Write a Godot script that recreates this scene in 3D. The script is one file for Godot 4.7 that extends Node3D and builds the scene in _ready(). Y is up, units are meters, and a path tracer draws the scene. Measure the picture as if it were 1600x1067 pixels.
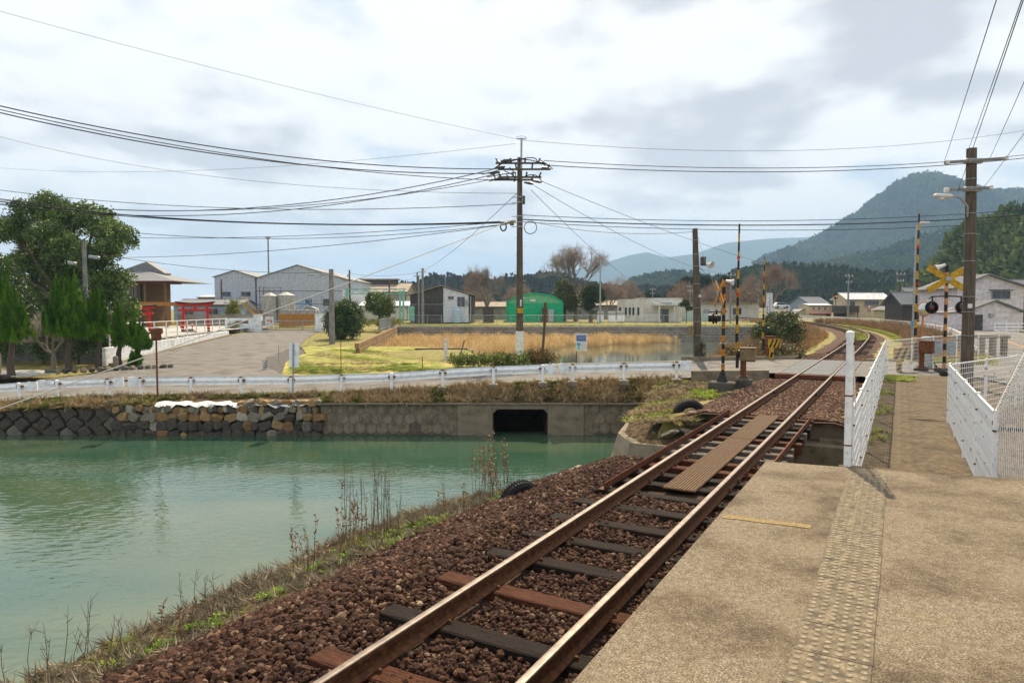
extends Node3D
# A railway halt beside a tidal canal. The world is aligned with the track: it runs along -z at x = -2.625, rail top y = 0.
# The road across the canal, the pond and the factory yards are turned by TH against the track; R(x, y, d) is a point in that frame.
const TH := 0.516042
const TRACK_X := -2.625
const WATER := -2.35
const POND := -2.08
var M := {}
var used := {}
var rng := RandomNumberGenerator.new()
var stone_meshes := []
var clump_meshes := []

class MB:
	var v := PackedVector3Array()
	var n := PackedVector3Array()
	var t := PackedVector2Array()
	var c := PackedColorArray()
	var colored := false
	var col := Color.WHITE
	func tri(a: Vector3, b: Vector3, d: Vector3, nn = null) -> void:   # counter-clockwise seen from outside
		var m: Vector3 = nn if nn != null else (b - a).cross(d - a).normalized()
		v.append(a); v.append(d); v.append(b)
		n.append(m); n.append(m); n.append(m)
		t.append(Vector2(0, 0)); t.append(Vector2(1, 1)); t.append(Vector2(1, 0))
		c.append(col); c.append(col); c.append(col)
	func quad(a: Vector3, b: Vector3, d: Vector3, e: Vector3, r := Rect2(0, 0, 1, 1)) -> void:
		var m := (d - a).cross(e - b).normalized()
		v.append_array(PackedVector3Array([a, d, b, a, e, d]))
		n.append_array(PackedVector3Array([m, m, m, m, m, m]))
		var p := r.position
		var q := r.end
		t.append_array(PackedVector2Array([Vector2(p.x, q.y), Vector2(q.x, p.y), Vector2(q.x, q.y), Vector2(p.x, q.y), Vector2(p.x, p.y), Vector2(q.x, p.y)]))
		c.append_array(PackedColorArray([col, col, col, col, col, col]))
	func smooth(a: Vector3, b: Vector3, d: Vector3, na: Vector3, nb: Vector3, nd: Vector3) -> void:
		if (b - a).cross(d - a).dot(na + nb + nd) >= 0:
			v.append(a); v.append(d); v.append(b)
			n.append(na); n.append(nd); n.append(nb)
		else:
			v.append(a); v.append(b); v.append(d)
			n.append(na); n.append(nb); n.append(nd)
		t.append(Vector2(0, 0)); t.append(Vector2(1, 1)); t.append(Vector2(1, 0))
		c.append(col); c.append(col); c.append(col)
	func box(o: Vector3, s: Vector3, b := Basis()) -> void:
		var x := b.x * s.x * 0.5
		var y := b.y * s.y * 0.5
		var z := b.z * s.z * 0.5
		quad(o - x - y + z, o + x - y + z, o + x + y + z, o - x + y + z)
		quad(o + x - y - z, o - x - y - z, o - x + y - z, o + x + y - z)
		quad(o + x - y + z, o + x - y - z, o + x + y - z, o + x + y + z)
		quad(o - x - y - z, o - x - y + z, o - x + y + z, o - x + y - z)
		quad(o - x + y + z, o + x + y + z, o + x + y - z, o - x + y - z)
		quad(o - x - y - z, o + x - y - z, o + x - y + z, o - x - y + z)
	func cbox(o: Vector3, s: Vector3, e: float, b := Basis()) -> void:   # box with chamfered edges
		var h := s * 0.5
		var k := Vector3(h.x - e, h.y - e, h.z - e)
		for sx in [-1.0, 1.0]:
			for sy in [-1.0, 1.0]:
				for sz in [-1.0, 1.0]:
					var px := o + b * Vector3(sx * h.x, sy * k.y, sz * k.z)
					var py := o + b * Vector3(sx * k.x, sy * h.y, sz * k.z)
					var pz := o + b * Vector3(sx * k.x, sy * k.y, sz * h.z)
					if sx * sy * sz > 0: tri(px, py, pz)
					else: tri(px, pz, py)
		for i in 3:
			var j := (i + 1) % 3
			var l := (i + 2) % 3
			for si in [-1.0, 1.0]:
				var p := []
				for q in [[-1.0, -1.0], [1.0, -1.0], [1.0, 1.0], [-1.0, 1.0]]:
					var w := Vector3()
					w[i] = si * h[i]; w[j] = q[0] * k[j]; w[l] = q[1] * k[l]
					p.append(o + b * w)
				if si > 0: quad(p[0], p[1], p[2], p[3])
				else: quad(p[3], p[2], p[1], p[0])
				for sj in [-1.0, 1.0]:
					var a := Vector3(); var d := Vector3()
					a[i] = si * h[i]; a[j] = sj * k[j]; a[l] = -k[l]
					d[i] = si * k[i]; d[j] = sj * h[j]; d[l] = -k[l]
					var a2 := a; a2[l] = k[l]
					var d2 := d; d2[l] = k[l]
					if si * sj > 0: quad(o + b * a, o + b * d, o + b * d2, o + b * a2)
					else: quad(o + b * d, o + b * a, o + b * a2, o + b * d2)
	func bar(a: Vector3, b: Vector3, w: float, h: float) -> void:
		var d := (b - a).normalized()
		var up := Vector3.UP if absf(d.y) < 0.95 else Vector3.RIGHT
		var s := d.cross(up).normalized()
		box((a + b) * 0.5, Vector3(w, h, (b - a).length()), Basis(s, s.cross(d) * 1.0, -d))
	func tube(p: Array, r, sides := 8, caps := true) -> void:
		var k := p.size()
		var ref := Vector3.UP
		if absf((p[k - 1] - p[0]).normalized().y) > 0.9: ref = Vector3(0.3, 0, 1).normalized()
		var rings := []
		for i in k:
			var d: Vector3 = (p[mini(i + 1, k - 1)] - p[maxi(i - 1, 0)]).normalized()
			var s := d.cross(ref).normalized()
			if s.length() < 0.5: s = d.cross(Vector3.RIGHT).normalized()
			var u := s.cross(d)
			var rad: float = r[i] if r is Array else r
			var ring := []
			for j in sides:
				var a := TAU * j / sides
				var nn := s * cos(a) + u * sin(a)
				ring.append([p[i] + nn * rad, nn])
			rings.append(ring)
		for i in k - 1:
			for j in sides:
				var A = rings[i][j]; var B = rings[i][(j + 1) % sides]
				var C = rings[i + 1][(j + 1) % sides]; var D = rings[i + 1][j]
				smooth(A[0], B[0], C[0], A[1], B[1], C[1])
				smooth(A[0], C[0], D[0], A[1], C[1], D[1])
		if caps:
			for j in sides:
				tri(p[0], rings[0][(j + 1) % sides][0], rings[0][j][0])
				tri(p[k - 1], rings[k - 1][j][0], rings[k - 1][(j + 1) % sides][0])
	func lathe(o: Vector3, prof: Array, sides := 16, b := Basis()) -> void:   # prof: Vector2(radius, height) from bottom to top
		for i in prof.size() - 1:
			var p: Vector2 = prof[i]; var q: Vector2 = prof[i + 1]
			var sl := Vector2(q.y - p.y, p.x - q.x).normalized()
			for j in sides:
				var a := TAU * j / sides; var e := TAU * (j + 1) / sides
				var ca := Vector3(cos(a), 0, -sin(a)); var ce := Vector3(cos(e), 0, -sin(e))
				var A := o + b * (ca * p.x + Vector3.UP * p.y); var B := o + b * (ce * p.x + Vector3.UP * p.y)
				var C := o + b * (ce * q.x + Vector3.UP * q.y); var D := o + b * (ca * q.x + Vector3.UP * q.y)
				var na := (b * (ca * sl.x + Vector3.UP * sl.y)).normalized(); var ne := (b * (ce * sl.x + Vector3.UP * sl.y)).normalized()
				if p.x > 0.0001: smooth(A, B, C, na, ne, ne)
				if q.x > 0.0001: smooth(A, C, D, na, ne, na)
	func prism(poly: PackedVector2Array, z0: float, z1: float, x := Transform3D()) -> void:   # outline in x, y, extruded along z
		var ar := 0.0
		for i in poly.size():
			var p := poly[i]; var q := poly[(i + 1) % poly.size()]
			ar += p.x * q.y - q.x * p.y
		if ar < 0: poly.reverse()
		var idx := Geometry2D.triangulate_polygon(poly)
		for i in range(0, idx.size(), 3):
			var a := poly[idx[i]]; var b := poly[idx[i + 1]]; var d := poly[idx[i + 2]]
			if (b - a).cross(d - a) < 0:
				var sw := b; b = d; d = sw
			tri(x * Vector3(a.x, a.y, z1), x * Vector3(b.x, b.y, z1), x * Vector3(d.x, d.y, z1))
			tri(x * Vector3(a.x, a.y, z0), x * Vector3(d.x, d.y, z0), x * Vector3(b.x, b.y, z0))
		for i in poly.size():
			var p := poly[i]; var q := poly[(i + 1) % poly.size()]
			quad(x * Vector3(p.x, p.y, z1), x * Vector3(p.x, p.y, z0), x * Vector3(q.x, q.y, z0), x * Vector3(q.x, q.y, z1))
	func sheet(p: Array) -> void:   # flat polygon given as Vector3 list, facing up
		var f := PackedVector2Array()
		for q in p: f.append(Vector2(q.x, q.z))
		var idx := Geometry2D.triangulate_polygon(f)
		for i in range(0, idx.size(), 3):
			var a: Vector3 = p[idx[i]]; var b: Vector3 = p[idx[i + 1]]; var d: Vector3 = p[idx[i + 2]]
			if (b - a).cross(d - a).y < 0:
				var sw := b; b = d; d = sw
			tri(a, b, d)
	func grid(nx: int, nz: int, f: Callable, cf = null) -> void:   # f(i, j) -> point; smooth normals
		var P := []
		P.resize((nx + 1) * (nz + 1))
		for j in nz + 1:
			for i in nx + 1:
				P[j * (nx + 1) + i] = f.call(i, j)
		var N := PackedVector3Array()
		N.resize(P.size())
		for j in nz + 1:
			for i in nx + 1:
				var dx: Vector3 = P[j * (nx + 1) + mini(i + 1, nx)] - P[j * (nx + 1) + maxi(i - 1, 0)]
				var dz: Vector3 = P[mini(j + 1, nz) * (nx + 1) + i] - P[maxi(j - 1, 0) * (nx + 1) + i]
				var m := dz.cross(dx).normalized()
				N[j * (nx + 1) + i] = m if m.y >= 0 else -m
		for j in nz:
			for i in nx:
				var q := [j * (nx + 1) + i, j * (nx + 1) + i + 1, (j + 1) * (nx + 1) + i + 1, (j + 1) * (nx + 1) + i]
				for w in [[0, 1, 2], [0, 2, 3]]:
					var A: Vector3 = P[q[w[0]]]; var B: Vector3 = P[q[w[1]]]; var D: Vector3 = P[q[w[2]]]
					var turn: Array = [w[0], w[2], w[1]] if (B - A).cross(D - A).dot(N[q[w[0]]] + N[q[w[1]]] + N[q[w[2]]]) >= 0 else w
					for k in turn:
						var id: int = q[k]
						v.append(P[id]); n.append(N[id]); t.append(Vector2(P[id].x, P[id].z) * 0.1)
						c.append(cf.call(P[id]) if cf != null else col)
		if cf != null: colored = true
	func mesh() -> ArrayMesh:
		var a := []
		a.resize(Mesh.ARRAY_MAX)
		a[Mesh.ARRAY_VERTEX] = v; a[Mesh.ARRAY_NORMAL] = n; a[Mesh.ARRAY_TEX_UV] = t
		if colored: a[Mesh.ARRAY_COLOR] = c
		var m := ArrayMesh.new()
		if v.size(): m.add_surface_from_arrays(Mesh.PRIMITIVE_TRIANGLES, a)
		return m

# ---------- naming and building helpers
func R(x: float, y: float, d: float) -> Vector3:
	return Vector3(x * cos(TH) - d * sin(TH), y, -x * sin(TH) - d * cos(TH))
func numbered(called: String) -> String:
	var k: int = used.get(called, 0)
	used[called] = k + 1
	return called if k == 0 else "%s_%03d" % [called, k]
func tag(o: Node, label: String, category := "", group := "", kind := "") -> Node:
	if label: o.set_meta("label", label)
	if category: o.set_meta("category", category)
	if group: o.set_meta("group", group)
	if kind: o.set_meta("kind", kind)
	return o
func thing(called: String, label: String, category: String, at := Vector3.ZERO, turn := 0.0, group := "") -> Node3D:
	var o := Node3D.new()
	o.name = numbered(called)
	add_child(o)
	o.position = at
	o.rotation.y = turn
	tag(o, label, category, group)
	return o
func part(parent: Node, called: String, m: MB, mat, kind := "") -> MeshInstance3D:
	return shape(parent, called, m.mesh(), mat, kind)
func shape(parent: Node, called: String, mesh: Mesh, mat, kind := "") -> MeshInstance3D:
	var o := MeshInstance3D.new()
	o.name = called
	o.mesh = mesh
	o.material_override = M[mat] if mat is String else mat
	if kind: o.set_meta("kind", kind)
	parent.add_child(o, true)
	return o
func struct(called: String, m: MB, mat) -> MeshInstance3D:
	var o := MeshInstance3D.new()
	o.name = numbered(called)
	o.mesh = m.mesh()
	o.material_override = M[mat] if mat is String else mat
	o.set_meta("kind", "structure")
	add_child(o)
	return o
func many(parent: Node, called: String, mesh: Mesh, mat, xs: Array, cs = null) -> MultiMeshInstance3D:
	var mm := MultiMesh.new()
	mm.transform_format = MultiMesh.TRANSFORM_3D
	mm.use_colors = cs != null
	mm.mesh = mesh
	mm.instance_count = xs.size()
	for i in xs.size():
		mm.set_instance_transform(i, xs[i])
		if cs != null: mm.set_instance_color(i, cs[i])
	var o := MultiMeshInstance3D.new()
	o.name = called if parent != self else numbered(called)
	o.multimesh = mm
	o.material_override = M[mat] if mat is String else mat
	o.set_meta("kind", "stuff")
	parent.add_child(o, true)
	return o
func poly(a: Array) -> PackedVector2Array:
	var p := PackedVector2Array()
	for i in range(0, a.size(), 2): p.append(Vector2(a[i], a[i + 1]))
	return p
func rf(a: float, b: float) -> float:
	return rng.randf_range(a, b)

# ---------- textures and materials
func noise_bytes(size: int, s: int, freq: float, oct: int, type := FastNoiseLite.TYPE_SIMPLEX_SMOOTH) -> PackedByteArray:
	var f := FastNoiseLite.new()
	f.seed = s; f.frequency = freq; f.noise_type = type
	f.fractal_type = FastNoiseLite.FRACTAL_FBM if oct > 1 else FastNoiseLite.FRACTAL_NONE
	f.fractal_octaves = oct
	var im := f.get_seamless_image(size, size, false, false, 0.15, true)
	im.convert(Image.FORMAT_L8)
	return im.get_data()
func ramp_tex(size: int, layers: Array, stops: Array, as_height := false) -> ImageTexture:   # layers: [seed, frequency, octaves, weight]; stops: [at, linear colour]
	var acc := PackedFloat32Array()
	acc.resize(size * size)
	var tot := 0.0
	for l in layers:
		var b := noise_bytes(size, l[0], l[1], l[2], l[4] if l.size() > 4 else FastNoiseLite.TYPE_SIMPLEX_SMOOTH)
		var w: float = l[3] / 255.0
		tot += l[3]
		for i in b.size(): acc[i] += b[i] * w
	var g := Gradient.new()
	g.offsets = PackedFloat32Array(stops.map(func(s): return s[0]))
	g.colors = PackedColorArray(stops.map(func(s): return s[1]))
	var lut := PackedByteArray()
	for i in 256:
		var q := g.sample(i / 255.0)
		if not as_height: q = q.linear_to_srgb()
		lut.append_array(PackedByteArray([int(clampf(q.r, 0, 1) * 255), int(clampf(q.g, 0, 1) * 255), int(clampf(q.b, 0, 1) * 255)]))
	var out := PackedByteArray()
	out.resize(size * size * 3)
	for i in acc.size():
		var k := clampi(int(((acc[i] / tot) - 0.5) * 1.5 * 255.0 + 127.5), 0, 255) * 3
		out[i * 3] = lut[k]; out[i * 3 + 1] = lut[k + 1]; out[i * 3 + 2] = lut[k + 2]
	return ImageTexture.create_from_image(Image.create_from_data(size, size, false, Image.FORMAT_RGB8, out))
func grey(x: float) -> Color:
	return Color(x, x, x)
func mat(called: String, c: Color, rough := 0.85, tex: Texture2D = null, scale := 1.0, opt := {}) -> StandardMaterial3D:
	var m := StandardMaterial3D.new()
	m.resource_name = called
	m.albedo_color = c.linear_to_srgb()
	m.roughness = rough
	m.metallic_specular = opt.get("spec", 0.35)
	m.metallic = opt.get("metal", 0.0)
	if tex:
		m.albedo_texture = tex
		if not opt.get("uv", false):
			m.uv1_triplanar = true
			m.uv1_world_triplanar = opt.get("world", true)
			m.uv1_scale = opt.get("scale3", Vector3.ONE * scale)
		else:
			m.uv1_scale = Vector3.ONE * scale
	if opt.has("height"):
		m.heightmap_enabled = true
		m.heightmap_texture = opt.height
		m.heightmap_scale = opt.get("depth", 1.0)
	if opt.has("stain"):
		m.detail_enabled = true
		m.detail_albedo = opt.stain
		m.detail_blend_mode = BaseMaterial3D.BLEND_MODE_MUL
		m.detail_uv_layer = BaseMaterial3D.DETAIL_UV_2
		m.uv2_triplanar = true
		m.uv2_world_triplanar = true
		m.uv2_scale = opt.get("stain3", Vector3.ONE * opt.get("stain_scale", 0.2))
	if opt.get("vc", false): m.vertex_color_use_as_albedo = true
	if opt.has("back"):
		m.backlight_enabled = true
		m.backlight = opt.back
	M[called] = m
	return m

func make_sky() -> ImageTexture:
	var w := 2304
	var h := 1152
	var f := FastNoiseLite.new()
	f.seed = 51; f.frequency = 0.6; f.noise_type = FastNoiseLite.TYPE_SIMPLEX_SMOOTH
	f.fractal_type = FastNoiseLite.FRACTAL_FBM; f.fractal_octaves = 6; f.fractal_gain = 0.52
	var g := FastNoiseLite.new()
	g.seed = 23; g.frequency = 0.30; g.noise_type = FastNoiseLite.TYPE_SIMPLEX_SMOOTH
	g.fractal_type = FastNoiseLite.FRACTAL_FBM; g.fractal_octaves = 5
	var sun := -SUN.normalized()
	var data := PackedFloat32Array()
	data.resize(w * h * 3)
	var half := h / 2
	for j in h:
		var el := (0.5 - (j + 0.5) / h) * PI
		var y := sin(el)
		var cy := cos(el)
		var haze := exp(-maxf(y, 0.0) * 9.0)
		var k := 1.0 / (maxf(y, 0.0) + 0.17)
		for i in w:
			var at := (j * w + i) * 3
			if j > half + 2:
				data[at] = 0.62; data[at + 1] = 0.64; data[at + 2] = 0.66
				continue
			var az := ((i + 0.5) / w - 0.5) * TAU
			var dx := sin(az) * cy
			var dz := -cos(az) * cy
			var px := dx * k
			var pz := dz * k
			var a := f.get_noise_3d(px * 2.1, pz * 2.1, 2.0)
			var b := g.get_noise_3d(px, pz, 7.0)
			var cover := smoothstep(-0.42, 0.0, a * 0.95 + b * 0.80 + 0.11)
			var thick := smoothstep(0.0, 0.46, a * 1.05 + b * 0.55)
			var s := maxf(0.0, dx * sun.x + y * sun.y + dz * sun.z)
			var glow := 0.10 * pow(s, 6.0)
			var r := lerpf(0.66, 1.17, cover); var gg := lerpf(0.80, 1.16, cover); var bb := lerpf(0.97, 1.15, cover)
			r = lerpf(r, 0.68, thick); gg = lerpf(gg, 0.70, thick); bb = lerpf(bb, 0.755, thick)
			r = lerpf(r, 1.36, haze); gg = lerpf(gg, 1.34, haze); bb = lerpf(bb, 1.32, haze)
			data[at] = r + glow; data[at + 1] = gg + glow; data[at + 2] = bb + glow
	return ImageTexture.create_from_image(Image.create_from_data(w, h, false, Image.FORMAT_RGBF, data.to_byte_array()))

const SUN := Vector3(0.42, -1.41, 1.2)

func _ready() -> void:
	rng.seed = 4242
	var cam := Camera3D.new()
	cam.name = "camera"
	cam.position = Vector3(0, 2.386, 0)
	cam.rotation = Vector3(-atan(50.5 / 1067.0), TH, 0)
	cam.fov = 53.13
	cam.near = 0.05
	cam.far = 12000
	add_child(cam)
	var env := Environment.new()
	env.background_mode = Environment.BG_SKY
	env.sky = Sky.new()
	var pan := PanoramaSkyMaterial.new()
	pan.panorama = make_sky()
	env.sky.sky_material = pan
	env.tonemap_mode = Environment.TONE_MAPPER_LINEAR
	env.tonemap_exposure = 1.7
	env.background_energy_multiplier = 0.60
	env.sdfgi_enabled = true
	env.ssao_enabled = true
	env.ssil_enabled = true
	env.fog_enabled = true
	env.fog_density = FOG
	env.fog_light_color = Color(0.68, 0.84, 1.0)
	var we := WorldEnvironment.new()
	we.name = "environment"
	we.environment = env
	add_child(we)
	var sun := DirectionalLight3D.new()
	sun.name = "sun"
	sun.light_color = Color(1.0, 0.925, 0.80)
	sun.light_energy = 1.6
	sun.light_angular_distance = 0.6
	sun.shadow_enabled = true
	add_child(sun)
	sun.look_at_from_position(Vector3.ZERO, SUN, Vector3.UP)
	make_materials()
	make_stone_meshes()
	make_clumps()
	water_and_ground()
	mountains()
	track()
	ballast()
	bridge()
	near_bank()
	platform()
	ramp_path()
	canal_walls()
	roads()
	guardrails()
	far_bank_plants()
	crossing()
	right_side()
	houses()
	shrine_side()
	factory_side()
	pond_side()
	far_trees()
	poles_and_cables()

const FOG := 0.00025

func make_materials() -> void:
	var fine := ramp_tex(512, [[1, 0.05, 4, 1.0], [2, 0.3, 2, 0.8]], [[0, grey(0.62)], [1, grey(1.0)]])
	var soft := ramp_tex(512, [[3, 0.012, 5, 1.0]], [[0, grey(0.6)], [1, grey(1.0)]])
	var stain := ramp_tex(512, [[4, 0.01, 6, 1.0], [5, 0.04, 3, 0.3]], [[0, Color(0.5, 0.47, 0.42)], [0.45, Color(0.82, 0.8, 0.77)], [1, grey(1.0)]])
	var streak := ramp_tex(512, [[6, 0.015, 5, 1.0]], [[0, Color(0.42, 0.4, 0.38)], [0.5, Color(0.75, 0.74, 0.73)], [1, grey(1.0)]])
	var hfine := ramp_tex(512, [[1, 0.05, 4, 1.0], [2, 0.3, 2, 0.8]], [[0, grey(0)], [1, grey(1)]], true)
	var hsoft := ramp_tex(512, [[7, 0.03, 5, 1.0]], [[0, grey(0)], [1, grey(1)]], true)
	var faint := ramp_tex(512, [[6, 0.015, 5, 1.0]], [[0, Color(0.70, 0.69, 0.67)], [0.4, Color(0.92, 0.92, 0.92)], [1, grey(1.0)]])
	M.fine = fine; M.soft = soft; M.stain = stain; M.streak = streak
	# weathered exposed-aggregate platform concrete: pale and dark grains under blotches of lichen and dirt
	var agg := ramp_tex(1024, [[21, 0.075, 3, 1.0], [22, 0.25, 1, 0.6], [23, 0.02, 3, 0.4]], [[0, Color(0.04, 0.031, 0.022)], [0.32, Color(0.112, 0.087, 0.059)], [0.55, Color(0.198, 0.157, 0.107)], [0.78, Color(0.325, 0.272, 0.195)], [1, Color(0.56, 0.50, 0.39)]])
	var aggh := ramp_tex(1024, [[21, 0.11, 3, 1.0], [22, 0.32, 1, 0.6]], [[0, grey(0)], [1, grey(1)]], true)
	var blotch := ramp_tex(512, [[24, 0.008, 5, 1.0], [25, 0.05, 3, 0.35]], [[0, Color(0.38, 0.34, 0.30)], [0.3, Color(0.66, 0.62, 0.57)], [0.6, Color(0.92, 0.90, 0.87)], [0.8, grey(1.0)], [1, Color(1.0, 0.99, 0.93)]])
	mat("platform_concrete", Color(1, 1, 1), 0.92, agg, 0.9, {"height": aggh, "depth": 0.35, "stain": blotch, "stain_scale": 0.21})
	var tile_tex := ramp_tex(512, [[31, 0.02, 4, 1.0], [32, 0.25, 2, 0.6]], [[0, Color(0.055, 0.044, 0.030)], [0.45, Color(0.13, 0.102, 0.066)], [0.75, Color(0.19, 0.15, 0.095)], [1, Color(0.31, 0.25, 0.16)]])
	mat("tactile", Color(1, 1, 1), 0.9, tile_tex, 1.1, {"height": hfine, "depth": 0.15})
	mat("tactile_dome", Color(1, 1, 1), 0.9, ramp_tex(256, [[33, 0.05, 3, 1.0], [34, 0.3, 2, 0.5]], [[0, Color(0.14, 0.113, 0.077)], [0.6, Color(0.245, 0.20, 0.135)], [1, Color(0.41, 0.35, 0.25)]]), 2.2)
	mat("worn_yellow_paint", Color(1, 1, 1), 0.85, ramp_tex(256, [[35, 0.06, 4, 1.0], [36, 0.3, 1, 0.7]], [[0, Color(0.10, 0.078, 0.05)], [0.42, Color(0.19, 0.14, 0.07)], [0.62, Color(0.27, 0.185, 0.055)], [1, Color(0.34, 0.23, 0.06)]]), 2.5)
	var path_tex := ramp_tex(512, [[41, 0.02, 5, 1.0], [42, 0.2, 3, 0.9]], [[0, Color(0.042, 0.030, 0.018)], [0.5, Color(0.108, 0.078, 0.044)], [1, Color(0.20, 0.15, 0.088)]])
	mat("path_concrete", Color(1, 1, 1), 0.92, path_tex, 0.7, {"height": hfine, "depth": 0.3, "stain": stain, "stain_scale": 0.3})
	mat("old_concrete", Color(0.32, 0.265, 0.19), 0.92, fine, 0.9, {"height": hfine, "depth": 0.4, "stain": stain, "stain_scale": 0.45})
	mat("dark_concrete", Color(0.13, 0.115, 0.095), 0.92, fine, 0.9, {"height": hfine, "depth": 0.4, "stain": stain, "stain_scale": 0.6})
	mat("grey_concrete", Color(0.34, 0.335, 0.32), 0.9, fine, 0.8, {"height": hfine, "depth": 0.25, "stain": stain, "stain_scale": 0.35})
	mat("pale_concrete", Color(0.55, 0.54, 0.51), 0.9, fine, 0.8, {"stain": stain, "stain_scale": 0.2})
	mat("pole_concrete", Color(0.17, 0.135, 0.10), 0.9, fine, 0.8, {"stain": streak, "stain3": Vector3(1.2, 0.12, 1.2)})
	mat("grey_pole", Color(0.36, 0.36, 0.35), 0.85, fine, 0.8, {"stain": streak, "stain3": Vector3(1.2, 0.12, 1.2)})
	mat("hex_concrete", Color(0.33, 0.27, 0.19), 0.92, fine, 0.7, {"height": hfine, "depth": 0.5, "stain": streak, "stain3": Vector3(0.5, 0.25, 0.5)})
	mat("wet_concrete", Color(0.19, 0.155, 0.11), 0.6, fine, 0.7, {"height": hfine, "depth": 0.5, "stain": streak, "stain3": Vector3(0.5, 0.25, 0.5)})
	mat("white_mortar", Color(0.82, 0.81, 0.78), 0.9, faint, 0.8, {"stain": faint, "stain_scale": 0.6})
	var asph := ramp_tex(512, [[51, 0.35, 1, 1.0], [52, 0.03, 4, 0.9]], [[0, Color(0.10, 0.094, 0.087)], [1, Color(0.25, 0.238, 0.225)]])
	mat("asphalt", Color(1, 1, 1), 0.93, asph, 0.55, {"height": hfine, "depth": 0.25, "stain": stain, "stain_scale": 0.12})
	mat("asphalt_dark", Color(0.62, 0.6, 0.58), 0.93, asph, 0.7, {"height": hfine, "depth": 0.25, "stain": stain, "stain_scale": 0.3})
	mat("road_white", Color(0.62, 0.62, 0.6), 0.8, fine, 1.3)
	mat("road_orange", Color(0.68, 0.26, 0.05), 0.8, fine, 1.3)
	# railway
	mat("rail_head", Color(0.19, 0.155, 0.13), 0.48, soft, 1.4, {"metal": 0.55})
	var rust := ramp_tex(512, [[61, 0.03, 5, 1.0], [62, 0.25, 2, 0.5]], [[0, Color(0.035, 0.017, 0.009)], [0.5, Color(0.10, 0.047, 0.022)], [1, Color(0.2, 0.09, 0.04)]])
	mat("rail_rust", Color(0.95, 0.85, 0.75), 0.85, rust, 0.9, {"height": hfine, "depth": 0.15})
	mat("red_rust", Color(1.6, 1.2, 1.0).clamp(), 0.85, ramp_tex(256, [[63, 0.05, 4, 1.0]], [[0, Color(0.05, 0.016, 0.008)], [1, Color(0.21, 0.07, 0.032)]]), 1.3, {"height": hfine, "depth": 0.2})
	var grain := [[71, 0.02, 4, 1.0], [72, 0.12, 3, 0.7]]
	var gh := ramp_tex(512, grain, [[0, grey(0)], [1, grey(1)]], true)
	mat("sleeper_dark", Color(0.95, 0.8, 0.68), 0.9, ramp_tex(512, grain, [[0, Color(0.006, 0.0045, 0.0035)], [0.55, Color(0.02, 0.0145, 0.011)], [1, Color(0.058, 0.04, 0.029)]]), 1.0, {"scale3": Vector3(0.5, 4.0, 6.0), "height": gh, "depth": 1.2})
	mat("sleeper_red", Color(1, 1, 1), 0.9, ramp_tex(512, grain, [[0, Color(0.022, 0.008, 0.0045)], [0.5, Color(0.095, 0.032, 0.014)], [1, Color(0.17, 0.062, 0.028)]]), 1.0, {"scale3": Vector3(0.5, 4.0, 6.0), "height": gh, "depth": 1.2})
	mat("sleeper_grey", Color(1, 1, 1), 0.9, ramp_tex(512, grain, [[0, Color(0.05, 0.042, 0.037)], [0.5, Color(0.15, 0.125, 0.105)], [1, Color(0.27, 0.225, 0.185)]]), 1.0, {"scale3": Vector3(0.5, 4.0, 6.0), "height": gh, "depth": 1.2})
	mat("walkway_rust", Color(1, 1, 1), 0.8, ramp_tex(512, [[64, 0.03, 4, 1.0], [65, 0.3, 2, 0.4]], [[0, Color(0.035, 0.018, 0.009)], [0.5, Color(0.11, 0.06, 0.028)], [1, Color(0.24, 0.14, 0.065)]]), 1.1)
	mat("ballast_stone", Color(1, 1, 1), 0.93, fine, 6.0, {"vc": true, "height": hfine, "depth": 0.3})
	mat("ballast_bed", Color(1, 1, 1), 0.95, ramp_tex(512, [[66, 0.06, 3, 1.0], [67, 0.25, 2, 0.7]], [[0, Color(0.018, 0.011, 0.008)], [0.55, Color(0.085, 0.045, 0.03)], [0.85, Color(0.18, 0.10, 0.065)], [1, Color(0.32, 0.21, 0.15)]]), 0.8, {"height": hfine, "depth": 4.0})
	mat("steel_deck", Color(0.145, 0.16, 0.18), 0.8, soft, 0.8, {"metal": 0.0, "stain": stain, "stain_scale": 0.6})
	# earth and plants
	var soil := ramp_tex(512, [[81, 0.03, 5, 1.0], [82, 0.2, 3, 0.8]], [[0, Color(0.035, 0.026, 0.017)], [0.5, Color(0.105, 0.08, 0.052)], [1, Color(0.24, 0.19, 0.125)]])
	mat("soil", Color(1, 1, 1), 0.95, soil, 0.7, {"height": hfine, "depth": 3.0})
	mat("dry_bank", Color(1.05, 0.95, 0.85).clamp(), 0.95, soil, 0.5, {"height": hfine, "depth": 4.0, "stain": ramp_tex(256, [[83, 0.02, 4, 1.0]], [[0, Color(0.55, 0.6, 0.35)], [0.5, Color(1.0, 0.86, 0.66)], [1, Color(1, 0.92, 0.78)]]), "stain_scale": 0.4})
	var ground := ramp_tex(1024, [[84, 0.012, 6, 1.0], [85, 0.15, 3, 0.8]], [[0, Color(0.07, 0.095, 0.013)], [0.4, Color(0.16, 0.155, 0.034)], [0.7, Color(0.27, 0.21, 0.08)], [1, Color(0.40, 0.32, 0.17)]])
	mat("ground", Color(1, 1, 1), 0.95, ground, 0.2, {"height": hfine, "depth": 3.0})
	mat("lawn", Color(1, 1, 1), 0.95, ramp_tex(512, [[86, 0.012, 5, 1.0], [87, 0.2, 3, 0.6]], [[0, Color(0.09, 0.155, 0.012)], [0.42, Color(0.21, 0.22, 0.032)], [0.68, Color(0.34, 0.28, 0.08)], [1, Color(0.50, 0.42, 0.23)]]), 0.13, {"height": hfine, "depth": 3.0})
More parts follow.
